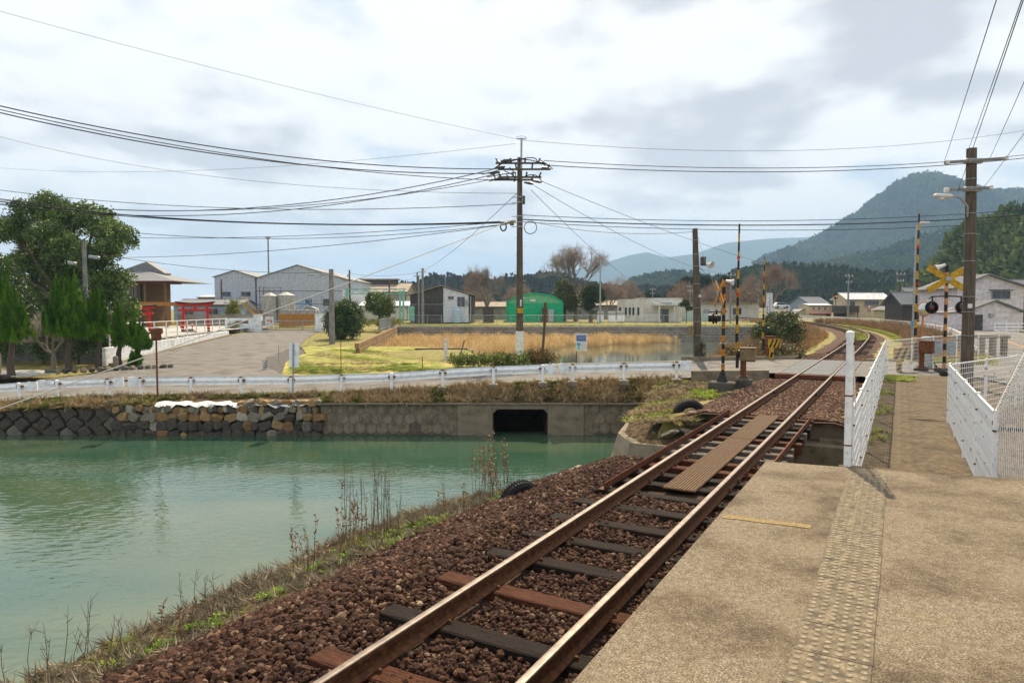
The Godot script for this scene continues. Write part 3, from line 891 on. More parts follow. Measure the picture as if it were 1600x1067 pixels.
func ballast_top(x: float, z: float) -> float:
	var u := x - TRACK_X
	if u > 0:
		return -0.205 + 0.02 * sin(x * 3 + z * 1.7) - clampf((u - 0.95) * 0.5, 0, 0.2)
	u = -u
	var y := -0.205 + 0.025 * sin(x * 2.3 + z * 1.3)
	if u > 1.55: y -= (u - 1.55) * 0.33 + clampf(u - 2.4, 0, 9) * 0.08
	return y
func ballast() -> void:
	var m := MB.new()
	m.grid(22, 100, func(i: int, j: int):
		var x := -6.2 + i * 0.235
		var z := 6.0 - j * 0.17
		return Vector3(x, ballast_top(x, z) - 0.03, z))
	struct("ballast_bed", m, "ballast_bed")
	var far := MB.new()
	var ss := []
	var s := 17.1
	while s < 132: ss.append(s); s += 1.2 if s < 60 else 2.4
	far.grid(12, ss.size() - 1, func(i: int, j: int):
		var off: float = -3.1 + i * 0.5
		var drop: float = maxf(0, absf(off + 0.1) - 1.5) * 0.28
		return line_at(ss[j], off, -0.225 - drop + 0.02 * sin(i * 2.1 + j * 1.3)))
	struct("ballast_bed", far, "ballast_bed")
	var sets := [[], [], [], [], [], []]
	var cols := [[], [], [], [], [], []]
	var n := 50000
	for i in n:
		var x := rf(-6.0, -1.28)
		var z := 2.0 - pow(rng.randf(), 0.75) * 13.2
		if x > -3.75 and x < -1.5:   # keep most sleepers clear
			var near := false
			for q in [1.0, 1.8, 2.62, 3.62, 4.44, 5.26, 6.08, 6.8, 7.53, 8.26, 8.98]:
				if absf(-z - q) < 0.125: near = true
			if near and rng.randf() > 0.20: continue
		if absf(x - TRACK_X + 0.5655) < 0.07 or absf(x - TRACK_X - 0.5655) < 0.07: continue
		if z < -8.9 and x > -3.75: continue
		if x < -5.55 and rng.randf() < (-5.55 - x) * 2.0: continue
		var sz := rf(0.013, 0.031) * (1.5 if rng.randf() < 0.12 else 1.0) * (1.25 if x < -3.8 else 1.0)
		var b := Basis(rdir(), rf(0, TAU))
		b = Basis(b.x * sz * rf(0.9, 1.5), b.y * sz * rf(0.7, 1.1), b.z * sz)
		var k := i % 3
		sets[k].append(Transform3D(b, Vector3(x, ballast_top(x, z) - 0.012 + rf(0, 0.035), z)))
		var c := tint(Color(0.036, 0.016, 0.0095), Color(0.115, 0.053, 0.030))
		if rng.randf() < 0.10: c = tint(Color(0.16, 0.085, 0.05), Color(0.27, 0.17, 0.105))
		if rng.randf() < 0.006: c = Color(0.36, 0.27, 0.17)
		cols[k].append(c)
	for i in 34000:   # beyond the bridge
		var q := 17.3 + pow(rng.randf(), 1.3) * 26.0
		if q > 26.8 and q < 35.4: continue
		var off := rf(-2.6, 1.9)
		if absf(absf(off) - 0.5655) < 0.07: continue
		var sz := rf(0.03, 0.05)
		var k := i % 3
		var b := Basis(rdir(), rf(0, TAU)).scaled(Vector3(sz, sz * 0.8, sz))
		sets[k].append(Transform3D(b, line_at(q, off, -0.20 - maxf(0, absf(off + 0.1) - 1.5) * 0.28)))
		var c := tint(Color(0.055, 0.025, 0.015), Color(0.14, 0.068, 0.04))
		if rng.randf() < 0.16: c = tint(Color(0.25, 0.14, 0.085), Color(0.38, 0.27, 0.18))
		cols[k].append(c)
	for k in 6:
		tag(many(self, "ballast_stones", stone_meshes[k], "ballast_stone", sets[k], cols[k]), "rust-stained crushed stone ballast round the rails", "ballast", "track ballast")

func bridge() -> void:
	var t := thing("bridge_deck", "open timber railway bridge deck with a rusty plank walkway over the channel", "bridge")
	var s := 9.62
	var i := 0
	while s < 17.3:
		var m := MB.new()
		m.cbox(Vector3.ZERO, Vector3(2.1 + rf(-0.06, 0.1), 0.2, 0.2), 0.012)
		var e := part(t, "bridge_timber", m, "sleeper_grey" if i in [4, 5, 6, 9, 11] else ("sleeper_red" if i in [2, 3, 7, 12] else "sleeper_dark"))
		e.position = line_at(s, rf(-0.05, 0.02), -0.255)
		for sd in [-0.5655, 0.5655]:
			for k in [-0.1, 0.1]:
				var sp := MB.new()
				sp.cbox(Vector3.ZERO, Vector3(0.05, 0.04, 0.05), 0.01)
				sp.tube([Vector3(0, -0.01, 0), Vector3(0, 0.05, 0)], 0.013, 6)
				part(e, "bolt", sp, "rail_rust").position = Vector3(sd + k, 0.115, rf(-0.04, 0.04))
		s += 0.6
		i += 1
	for x in [TRACK_X - 0.62, TRACK_X + 0.62]:   # girders under the rails
		var m := MB.new()
		m.box(Vector3(x, -0.62, -13.9), Vector3(0.03, 0.5, 6.4))
		m.box(Vector3(x, -0.37, -13.9), Vector3(0.26, 0.025, 6.4))
		m.box(Vector3(x, -0.88, -13.9), Vector3(0.26, 0.025, 6.4))
		part(t, "girder", m, "rail_rust")
	for q in [[-3.54, 8.85, 17.05], [-1.68, 9.0, 16.75]]:   # guard angles
		var m := MB.new()
		var l: float = q[2] - q[1]
		m.box(Vector3(q[0], -0.09, -(q[1] + q[2]) / 2), Vector3(0.008, 0.09, l))
		m.box(Vector3(q[0] - 0.04, -0.14, -(q[1] + q[2]) / 2), Vector3(0.08, 0.008, l))
		for k in 11: m.cbox(Vector3(q[0] - 0.03, -0.125, -q[1] - 0.3 - k * l / 11.5), Vector3(0.035, 0.025, 0.035), 0.006)
		part(t, "guard_angle", m, "red_rust")
	var w := thing("walkway", "rusty ribbed steel walkway between the rails on the bridge", "walkway")
	for k in 2:
		var z0: float = [-9.36, -13.7][k]
		var z1: float = [-13.66, -16.95][k]
		var m := MB.new()
		m.box(Vector3(-2.63, -0.139, (z0 + z1) / 2), Vector3(0.46, 0.018, z0 - z1))
		for j in 11:
			m.box(Vector3(-2.63 - 0.21 + j * 0.042, -0.124, (z0 + z1) / 2), Vector3(0.016, 0.012, z0 - z1))
		part(w, "walkway_plank", m, "walkway_rust")
	# abutments
	var a := thing("near_abutment", "concrete abutment under the near end of the railway bridge", "abutment")
	var m := MB.new()
	m.cbox(Vector3(-3.0, -1.75, -10.95), Vector3(4.3, 1.95, 1.1), 0.03)
	m.cbox(Vector3(-4.55, -0.72, -11.1), Vector3(1.1, 0.5, 0.7), 0.03)
	part(a, "wall", m, "old_concrete")
	var b := thing("far_abutment", "concrete abutment and wing wall under the far end of the railway bridge", "abutment")
	m = MB.new()
	m.cbox(Vector3(-2.5, -1.75, -17.3), Vector3(4.2, 2.1, 1.0), 0.03)
	m.cbox(Vector3(-1.1, -0.48, -17.75), Vector3(1.4, 0.42, 0.8), 0.02)
	m.cbox(Vector3(-0.95, -1.2, -17.6), Vector3(1.2, 1.2, 0.9), 0.02)
	m.cbox(Vector3(-4.35, -0.4, -17.95), Vector3(0.85, 0.22, 0.6), 0.02)
	m.cbox(Vector3(-4.5, -0.6, -17.75), Vector3(0.8, 0.22, 0.8), 0.02)
	part(b, "wall", m, "old_concrete")
	m = MB.new()
	var A := Vector3(-6.6, -0.98, -17.5); var B := Vector3(-5.86, -1.0, -16.42); var C := Vector3(-4.2, -1.0, -16.42)
	var A2 := Vector3(-7.3, -2.8, -17.9); var B2 := Vector3(-6.25, -2.8, -15.95); var C2 := Vector3(-4.2, -2.8, -15.95)
	var E := Vector3(-7.6, -1.1, -21.5); var E2 := Vector3(-8.3, -2.8, -21.8)
	var F := Vector3(-8.05, -1.15, -24.75); var F2 := Vector3(-8.5, -2.8, -24.6)
	m.quad(B2, C2, C, B); m.quad(A2, B2, B, A); m.quad(E2, A2, A, E); m.quad(F2, E2, E, F)
	var inn := Vector3(0.22, 0, -0.12)
	m.quad(B, C, C + Vector3(0, 0, -0.2), B + inn); m.quad(A, B, B + inn, A + inn); m.quad(E, A, A + inn, E + inn); m.quad(F, E, E + inn, F + inn)
	m.quad(A + inn, B + inn, B + inn + Vector3(0, -0.4, 0), A + inn + Vector3(0, -0.4, 0))
	part(b, "wing_wall", m, "old_concrete")
	# mound of gravel and weeds behind the wing wall
	var g := MB.new()
	g.grid(14, 22, func(i: int, j: int):
		var z := -16.45 - j * 0.42
		var x0 := lerp_list(-z, [[16.4, -5.75], [17.5, -6.5], [21.5, -7.45], [24.75, -7.95], [26, -8.0]])
		var x := lerpf(x0, -3.55, i / 14.0)
		var y := lerpf(-1.02, -0.30, pow(i / 14.0, 0.7)) + 0.05 * sin(x * 4.1 + z * 2.7) * sin(i / 14.0 * PI)
		if z < -22: y = maxf(y, lerpf(y, -0.42, clampf((-z - 22) / 3.0, 0, 1)))
		y = lerpf(-1.06, y, clampf((-z - 16.45) / 1.0, 0, 1))
		return Vector3(x, y, z))
	struct("bank_beyond_bridge", g, "dry_bank")
	var st := thing("pitched_stone_facing", "dark mortared stone facing beside the far end of the bridge", "stonework")
	for q in [[-5.0, -0.78, -17.0, 0.5], [-4.55, -0.72, -17.05, 0.42], [-5.35, -0.9, -17.25, 0.42], [-4.9, -0.62, -17.55, 0.45], [-4.4, -0.6, -17.5, 0.36], [-5.3, -0.8, -17.8, 0.4]]:
		var e := shape(st, "stone", stone_meshes[3 + int(absf(q[0] * 7)) % 3], "wall_stone_1")
		e.position = Vector3(q[0], q[1], q[2])
		e.scale = Vector3(q[3] * 0.8, 0.1, q[3] * 0.6)
		e.rotation = Vector3(0.35, q[0] * 9, 0.15)
	# underside water channel walls on the platform side
	var r := thing("channel_side_wall", "dark concrete side wall of the channel below the path", "wall")
	m = MB.new()
	m.box(Vector3(-0.62, -1.6, -12.6), Vector3(0.16, 3.0, 9.6))
	part(r, "wall", m, "old_concrete")

func tyre(label: String, o: Vector3, R0: float, turn: float, tilt: float) -> void:
	var t := thing("tyre", label, "tyre", o, turn, "old tyres half buried by the track")
	var prof := [Vector2(0.58, -0.30), Vector2(0.72, -0.40), Vector2(0.90, -0.40), Vector2(0.98, -0.30), Vector2(1.0, -0.12), Vector2(1.0, 0.12), Vector2(0.98, 0.30), Vector2(0.90, 0.40), Vector2(0.72, 0.40), Vector2(0.58, 0.30)]
	var m := MB.new()
	var b := Basis(Vector3.RIGHT, PI / 2 + tilt)
	m.lathe(Vector3.ZERO, prof.map(func(p): return Vector2(p.x * R0, p.y * R0 * 0.75)), 36, b)
	m.lathe(Vector3.ZERO, [Vector2(0.56, 0.28), Vector2(0.70, 0.20), Vector2(0.70, -0.20), Vector2(0.56, -0.28)].map(func(p): return Vector2(p.x * R0, p.y * R0 * 0.75)), 36, b)
	part(t, "carcass", m, "rubber")
	m = MB.new()
	for i in 44:
		var a := TAU * i / 44
		for sd in [-1, 1]:
			m.box(b * (Vector3(cos(a), sd * 0.13, sin(a)) * R0 * 1.0), Vector3(0.03, 0.18 * R0, 0.06 * R0), b * Basis(Vector3.UP, -a))
	part(t, "tread", m, "rubber")

func bank_y(x: float, z: float) -> float:
	var e := lerp_list(-z, [[-2.0, -7.1], [3.3, -7.25], [8.2, -7.5], [10, -7.25], [11.6, -6.7], [12.4, -5.6]])
	var u := clampf((x + 4.6) / (e + 4.6), 0, 1)
	return lerpf(-0.62, -1.22, u) + 0.03 * sin(x * 5.1 + z * 3.3) + 0.025 * sin(x * 2.2 - z * 4.0)
func near_bank() -> void:
	var m := MB.new()
	m.grid(20, 72, func(i: int, j: int):
		var z := 5.0 - j * 0.231
		var e := lerp_list(-z, [[-2.0, -7.1], [3.3, -7.25], [8.2, -7.5], [10, -7.25], [11.6, -6.7], [12.4, -5.6]]) + 0.05 * sin(z * 5.0) + 0.04 * sin(z * 11.3)
		if i < 15:
			var x := lerpf(-4.6, e, i / 14.0)
			return Vector3(x, bank_y(x, z), z)
		var k := (i - 14) / 6.0
		return Vector3(e - k * 0.75, lerpf(bank_y(e, z), -2.75, k) + 0.03 * sin(z * 7 + k * 9), z))
	struct("canal_bank", m, "dry_bank")
	# the weeds on it
	var dry := []; var dc := []; var gr := []; var gc := []; var lf := []; var lc := []
	for i in 3000:
		var z := 2.0 - pow(rng.randf(), 0.8) * 13.5
		var e := lerp_list(-z, [[-2.0, -7.1], [3.3, -7.25], [8.2, -7.5], [10, -7.25], [11.6, -6.7], [12.4, -5.6]])
		var x := lerpf(-5.75, e - 0.02, pow(rng.randf(), 0.8))
		var y := bank_y(x, z) - 0.01
		if sin(x * 3.3 + z * 1.9) + sin(z * 2.7) * 0.6 < rf(-1.6, 2.4):
			dry.append(Transform3D(Basis(Vector3(rf(-1, 1), 0, rf(-1, 1)).normalized(), rf(1.05, 1.52)) * Basis(Vector3.UP, rf(0, TAU)).scaled(Vector3(0.28, rf(0.10, 0.26), 0.28)), Vector3(x, y + 0.012, z)))
			dc.append(tint(Color(0.13, 0.10, 0.065), Color(0.34, 0.285, 0.20)))
		elif rng.randf() < 0.3:
			gr.append(xf(Vector3(x, y, z), Vector3(0.25, rf(0.04, 0.09), 0.25)))
			gc.append(tint(Color(0.08, 0.12, 0.02), Color(0.25, 0.24, 0.07)))
	for q in [[-6.3, -8.1, 0.5], [-6.25, -7.5, 0.45], [-6.75, -7.6, 0.5], [-6.05, -10.3, 0.5], [-5.85, -9.9, 0.4], [-6.5, -6.6, 0.3], [-6.35, -4.6, 0.25], [-6.5, -3.9, 0.3], [-6.3, -5.4, 0.2], [-5.6, -11.0, 0.3]]:   # fresh green patches
		for k in int(90 * q[2]):
			var x: float = q[0] + rf(-1, 1) * q[2] * 0.6
			var z: float = q[1] + rf(-1, 1) * q[2]
			if x < -7.2: continue
			lf.append(xf(Vector3(x, bank_y(x, z) + 0.02, z), rf(0.06, 0.13)))
			lc.append(tint(Color(0.10, 0.20, 0.02), Color(0.26, 0.36, 0.05)))
	tag(many(self, "dry_grass", clump_meshes[5], "grass", dry, dc), "flattened dry grass on the near canal bank", "grass")
	tag(many(self, "green_grass", clump_meshes[6], "grass", gr, gc), "short green grass sprouting on the near canal bank", "grass")
	tag(many(self, "green_weeds", clump_meshes[8], "grass", lf, lc), "patches of fresh low green weeds on the near canal bank", "weeds")
	# tall dead weeds: each plant stands alone against the water
	var spots := [[-6.75, -6.35, 0.55, 5, 1, "short dead weed with curled brown seed heads, nearest the yellow flowers"], [-6.7, -7.15, 0.75, 7, 1, "dead brown weed with yellow-flowering foot on the bank"], [-6.85, -7.75, 0.95, 16, 0, "thicket of tall thin bare stalks in the middle of the near bank"], [-6.9, -8.4, 0.75, 4, 0, "few thin leaning stalks just beyond the tall thicket"], [-6.5, -9.3, 0.4, 3, 1, "low dead weed standing in pale flattened grass"], [-6.25, -10.25, 0.85, 14, 1, "dense clump of tall feathery brown weeds before the tyre"], [-6.35, -10.9, 0.7, 7, 0, "dark thin stalks behind the feathery brown weeds"], [-6.6, -4.75, 0.45, 5, 0, "dark twiggy dead weed at the lower bank"], [-6.55, -4.3, 0.3, 3, 1, "small reddish dead weed on the lower bank"], [-7.1, -3.75, 0.5, 3, 0, "thin pair of stalks at the water edge, bottom left"], [-7.15, -3.35, 0.5, 3, 0, "tall bare stalks over the water, farthest to the bottom left"], [-6.6, -3.85, 0.32, 4, 0, "short dark stems among green shoots at bottom left"]]
	for q in spots:
		var o := Vector3(q[0], bank_y(q[0], q[1]) - 0.02, q[1])
		var t := thing("dead_weed", q[5], "weed", o, 0.0, "dead weeds on the near canal bank")
		var st := MB.new()
		var hd := MB.new()
		for k in int(q[3] * 1.7):
			var b := Vector3(rf(-0.22, 0.22), 0, rf(-0.22, 0.22)) * (1.6 if q[3] > 9 else 1.0)
			var h: float = q[2] * rf(0.6, 1.45)
			var top := b + Vector3(rf(-0.10, 0.10), h, rf(-0.10, 0.10))
			var mid := b.lerp(top, 0.5) + Vector3(rf(-0.03, 0.03), 0, rf(-0.03, 0.03))
			st.tube([b, mid, top], [0.0042, 0.0034, 0.0015], 5)
			if q[4]:
				for w in 22:
					var f := rf(0.45, 1.0)
					var c := b.lerp(top, f)
					var d := (rdir() + Vector3.UP * 0.7).normalized()
					leaf_quad(hd, c, d, d.cross(rdir()).normalized(), rf(0.03, 0.085), rf(0.012, 0.028))
			else:
				for w in 5:
					var c := b.lerp(top, rf(0.35, 0.95))
					var d := (rdir() + Vector3.UP).normalized()
					st.tube([c, c + d * rf(0.04, 0.16)], [0.003, 0.0015], 4, false)
		part(t, "stalks", st, "dead_stem", "stuff")
		if q[4]: part(t, "seed_heads", hd, mat("seed_brown_%d" % int(-q[1] * 100), tint(Color(0.16, 0.085, 0.04), Color(0.30, 0.19, 0.10)), 0.95), "stuff")
	var yf := thing("yellow_flower_plant", "small plant with bright yellow-green flowering tops beside dead weeds", "plant", Vector3(-6.6, bank_y(-6.6, -7.1), -7.05))
	var ym := MB.new()
	for k in 40:
		var d := Vector3(rf(-0.4, 0.4), 1, rf(-0.4, 0.4)).normalized()
		leaf_quad(ym, Vector3(rf(-0.12, 0.12), rf(0, 0.16), rf(-0.12, 0.12)), d, d.cross(rdir()).normalized(), rf(0.05, 0.1), rf(0.02, 0.04))
	part(yf, "flowers", ym, mat("flower_yellow", Color(0.52, 0.44, 0.03), 0.8), "stuff")
	# half-buried tyres
	tyre("mossy tyre half buried at the ballast edge above the water", Vector3(-5.08, -0.62, -9.2), 0.34, TH + 0.55, 0.2)
	tyre("black tyre standing half buried beside the far end of the bridge", Vector3(-4.85, -0.48, -18.2), 0.44, 0.55, 0.08)

# ---------- platform and path
func platform() -> void:
	var t := thing("platform", "weathered concrete railway platform with a tactile strip", "platform")
	t.set_meta("kind", "structure")
	t.remove_meta("category")
	var m := MB.new()
	var top := [Vector3(-1.19, 0.78, 6), Vector3(9, 0.78, 6), Vector3(9, 0.78, -8.35), Vector3(1.04, 0.78, -7.86), Vector3(-0.44, 0.78, -7.66), Vector3(-1.19, 0.78, -7.55)]
	m.sheet(top)
	m.quad(Vector3(-1.13, -3, 6), Vector3(-1.13, -3, -7.5), Vector3(-1.13, 0.64, -7.5), Vector3(-1.13, 0.64, 6))
	m.quad(Vector3(-1.19, 0.64, -7.55), Vector3(-1.19, 0.64, 6), Vector3(-1.13, 0.64, 6), Vector3(-1.13, 0.64, -7.55))
	m.quad(Vector3(-1.19, 0.64, 6), Vector3(-1.19, 0.64, -7.55), Vector3(-1.19, 0.772, -7.55), Vector3(-1.19, 0.772, 6))
	m.quad(Vector3(-1.19, 0.772, 6), Vector3(-1.19, 0.772, -7.55), Vector3(-1.182, 0.78, -7.55), Vector3(-1.182, 0.78, 6))
	var edge := [Vector3(-1.19, 0, -7.55), Vector3(-0.44, 0, -7.66), Vector3(1.04, 0, -7.86), Vector3(9, 0, -8.35)]
	for i in 3:
		var a: Vector3 = edge[i]; var b: Vector3 = edge[i + 1]
		m.quad(b + Vector3.UP * -3, a + Vector3.UP * -3, a + Vector3.UP * 0.78, b + Vector3.UP * 0.78)
	part(t, "slab", m, "platform_concrete")
	# worn nosing along the far end, a hand lower than the slab
	m = MB.new()
	var a1 := Vector3(-0.5, 0.772, -7.665); var b1 := Vector3(4.0, 0.772, -8.06)
	var nrm := Vector3(-0.088, 0, -0.996) * 0.14
	m.quad(a1, b1, b1 + nrm, a1 + nrm)
	m.quad(b1 + nrm, a1 + nrm + Vector3.ZERO, a1 + nrm - Vector3(0, 0.2, 0), b1 + nrm - Vector3(0, 0.2, 0))
	m.quad(a1 + nrm, a1, a1 - Vector3(0, 0.2, 0), a1 + nrm - Vector3(0, 0.2, 0))
	part(t, "nosing", m, "path_concrete")
	# joints and cracks are real grooves left between the tiles
	var tile := MB.new()
	tile.cbox(Vector3(0, 0.002, 0), Vector3(0.334, 0.012, 0.334), 0.003)
	var dome := MB.new()
	for i in 6:
		for j in 6:
			var o := Vector3(-0.138 + i * 0.0552, 0.008, -0.138 + j * 0.0552)
			dome.lathe(o, [Vector2(0.0165, 0.0), Vector2(0.0145, 0.0035), Vector2(0.010, 0.005), Vector2(0.0, 0.0055)], 10)
	var tm := tile.mesh()
	var dm := dome.mesh()
	var z := 3.5
	while z > -7.3:
		var e := shape(t, "tactile_tile", tm, "tactile")
		e.position = Vector3(-0.232 + rf(-0.004, 0.004), 0.779 + rf(-0.001, 0.001), z)
		e.rotation.y = rf(-0.008, 0.008)
		shape(e, "domes", dm, "tactile_dome")
		z -= 0.3365
	var y := MB.new()
	for k in 12:   # worn paint survives in ragged patches
		y.sheet([Vector3(-1.15 + k * 0.052, 0.784, -5.31 - k * 0.005 + rf(-0.008, 0.008)), Vector3(-1.10 + k * 0.052, 0.784, -5.31 - k * 0.005 + rf(-0.008, 0.008)), Vector3(-1.10 + k * 0.052, 0.784, -5.40 - k * 0.005 + rf(-0.01, 0.008)), Vector3(-1.15 + k * 0.052, 0.784, -5.40 - k * 0.005 + rf(-0.01, 0.008))])
	part(t, "painted_mark", y, "worn_yellow_paint")

func mesh_panel(a: Vector3, b: Vector3, h0: float, h1: float, rows: int, pitch: float, sag := 0.0) -> MB:   # welded wire between two post feet, heights above the feet
	var m := MB.new()
	var l := Vector2(b.x - a.x, b.z - a.z).length()
	var n := int(l / pitch)
	for i in n + 1:
		var f := float(i) / n
		var o := a.lerp(b, f)
		m.tube([o + Vector3.UP * (0.05), o + Vector3.UP * lerpf(h0, h1, f)], 0.0038, 4, false)
	for r in rows + 1:
		var f := float(r) / rows
		var p := a + Vector3.UP * lerpf(0.05, h0, f)
		var q := b + Vector3.UP * lerpf(0.05, h1, f)
		var out := (q - p).cross(Vector3.UP).normalized() * 0.004
		m.tube([p + out, q + out], 0.0045, 4, false)
	return m
func fence_run(label: String, pts: Array, h: float, rows: int, pitch: float, gap: float, group := "", top_fold := true, post_r := 0.024) -> Node3D:
	var t := thing("mesh_fence", label, "fence", pts[0], 0.0, group)
	var o: Vector3 = pts[0]
	for i in pts.size() - 1:
		var a: Vector3 = pts[i] - o; var b: Vector3 = pts[i + 1] - o
		var l := (b - a).length()
		var n := maxi(1, int(round(l / gap)))
		for k in n + 1:
			if k == n and i < pts.size() - 2: continue
			var p := a.lerp(b, float(k) / n)
			var m := MB.new()
			m.tube([p - Vector3.UP * 0.1, p + Vector3.UP * (h + 0.03)], post_r, 10)
			m.lathe(p + Vector3.UP * (h + 0.03), [Vector2(post_r * 1.1, -0.02), Vector2(post_r * 1.1, 0.004), Vector2(0, 0.012)], 10)
			var e := part(t, "post", m, "white_paint")
			var cl := MB.new()
			for y in [0.25, h - 0.2]: cl.tube([p + Vector3.UP * (y * 1.0), p + Vector3.UP * (y + 0.02)], post_r * 1.25, 8)
			part(e, "clamp", cl, "rust")
			if k < n:
				var q := a.lerp(b, float(k + 1) / n)
				part(t, "mesh_panel", mesh_panel(p, q, h, h, rows, pitch), "white_paint")
				var sp := MB.new()
				for w in 9:
					var c := p.lerp(q, rf(0.03, 0.97)) + Vector3.UP * lerpf(0.05, h, float(rng.randi() % (rows + 1)) / rows)
					sp.box(c, Vector3(0.014, rf(0.012, 0.05), 0.014))
				part(t, "rust_spots", sp, "rust", "stuff")
				if top_fold:
					var tf := MB.new()
					tf.tube([p + Vector3.UP * h, q + Vector3.UP * h], 0.014, 6)
					part(t, "top_rail", tf, "white_paint")
	return t
func ramp_path() -> void:
	var t := thing("footpath", "brown concrete footpath leading from the platform end to the crossing", "path")
	t.set_meta("kind", "structure")
	t.remove_meta("category")
	var m := MB.new()
	m.grid(6, 40, func(i: int, j: int):
		var z := -8.4 - j * 0.2
		return Vector3(-0.55 + i * 0.27, 0.10 + 0.012 * sin(z * 1.1 + i), z))
	m.grid(24, 30, func(i: int, j: int):
		var z := -16.4 - j * 0.37
		return Vector3(-0.55 + i * 0.25, 0.09 + 0.012 * sin(z * 0.8 + i * 0.5) - maxf(0, i - 6) * 0.004, z))
	m.quad(Vector3(-0.55, -1.4, -8.0), Vector3(-0.55, -1.4, -27.5), Vector3(-0.55, 0.09, -27.5), Vector3(-0.55, 0.09, -8.0))
	part(t, "path_slab", m, "path_concrete")
	for k in 3:
		var s := MB.new()
		s.cbox(Vector3(0.22, 0.58 - k * 0.22 - 0.3, -7.98 - k * 0.22), Vector3(1.45, 0.6, 0.26), 0.015)
		part(t, "step", s, "path_concrete")
	# fence on the track side
	fence_run("white mesh fence between the track and the footpath", [Vector3(-0.43, 0.1, -8.55), Vector3(-0.40, 0.1, -27.2)], 1.17, 8, 0.05, 1.87)
	var lf := thing("end_post_panel", "tall white post with sloping mesh panel at the platform end, left of the footpath", "fence", Vector3(-0.43, 0.745, -7.76), 0.0, "sloping end panels of the path fence")
	end_panel(lf, Vector3(0.0, -0.645, -0.79))
	fence_run("white mesh fence along the right side of the footpath", [Vector3(0.93, 0.1, -8.9), Vector3(0.9, 0.1, -16.2)], 1.17, 8, 0.05, 1.82)
	var rt := thing("end_post_panel", "white post with sloping mesh panel at the platform end, right of the footpath", "fence", Vector3(1.10, 0.745, -7.95), 0.0, "sloping end panels of the path fence")
	end_panel(rt, Vector3(-0.17, -0.645, -0.95))
	fence_run("white mesh fence turning right behind the footpath", [Vector3(0.93, 0.1, -16.35), Vector3(3.2, 0.12, -21.6), Vector3(6.5, 0.12, -24.0)], 1.17, 10, 0.10, 1.9)
	fence_run("low white mesh fence across the far end of the footpath", [Vector3(-0.32, 0.1, -27.3), Vector3(1.2, 0.12, -31.8), Vector3(3.9, 0.15, -37.2), Vector3(5.2, 0.15, -38.2)], 1.17, 8, 0.11, 1.95)
	# ground right of the path
	var s := MB.new()
	s.grid(12, 20, func(i: int, j: int):
		var z := -8.2 - j * 0.75
		return Vector3(0.98 + i * 0.75, 0.02 - i * 0.004 + 0.02 * sin(i * 1.7 + z), z))
	struct("concrete_apron", s, "path_concrete")
	var wd := []; var wc := []
	for i in 220:
		var z := rf(-27, -8.6)
		var q := rng.randf()
		var x := -0.36 + q * q * 0.28
		if sin(z * 1.7) < 0.1: continue
		wd.append(xf(Vector3(x, 0.10, z), Vector3(0.25, rf(0.03, 0.09), 0.25)))
		wc.append(tint(Color(0.12, 0.17, 0.03), Color(0.32, 0.30, 0.09)))
	for i in 260:
		wd.append(xf(Vector3(-0.1 + rf(-0.35, 0.6), 0.1, -25.6 + rf(-1.2, 0.8)), Vector3(0.3, rf(0.03, 0.08), 0.3)))
		wc.append(tint(Color(0.14, 0.20, 0.03), Color(0.3, 0.32, 0.07)))
	tag(many(self, "path_edge_grass", clump_meshes[6], "grass", wd, wc), "thin green grass growing along the fence foot on the path", "grass")

func end_panel(t: Node3D, foot: Vector3) -> void:   # tall post at the platform edge, wire panel falling to the lower fence
	var m := MB.new()
	m.tube([Vector3(0, -0.08, 0), Vector3(0, 1.40, 0)], 0.036, 12)
	m.lathe(Vector3(0, 1.40, 0), [Vector2(0.041, -0.05), Vector2(0.041, 0.01), Vector2(0.0, 0.022)], 12)
	var p := part(t, "post", m, "white_paint")
	var c := MB.new()
	for y in [0.24, 0.75]: c.tube([Vector3(0, y, 0), Vector3(0, y + 0.014, 0)], 0.042, 10)
	c.box(Vector3(0.045, 1.29, 0), Vector3(0.03, 0.03, 0.03))
	part(p, "clamp", c, "rust")
	var base := MB.new()
	base.cbox(Vector3(0, -0.004, 0), Vector3(0.13, 0.016, 0.13), 0.004)
	part(t, "base_plate", base, "rust")
	part(t, "mesh_panel", mesh_panel(Vector3(0, 0.02, -0.04), foot, 1.32, 1.17, 9, 0.05), "white_paint")
	var tf := MB.new()
	var a := Vector3(0, 1.36, -0.04); var b := foot + Vector3.UP * 1.17
	for i in 26:   # the folded, loop-like top edge of the wire
		var q := a.lerp(b, i / 25.0)
		tf.tube([q + Vector3(-0.028, 0, 0), q + Vector3(0, 0.03, 0), q + Vector3(0.028, 0, 0)], 0.004, 4, false)
	tf.tube([a + Vector3(0.028, 0, 0), b + Vector3(0.028, 0, 0)], 0.005, 4)
	tf.tube([a - Vector3(0.028, 0, 0), b - Vector3(0.028, 0, 0)], 0.005, 4)
	part(t, "folded_edge", tf, "white_paint")

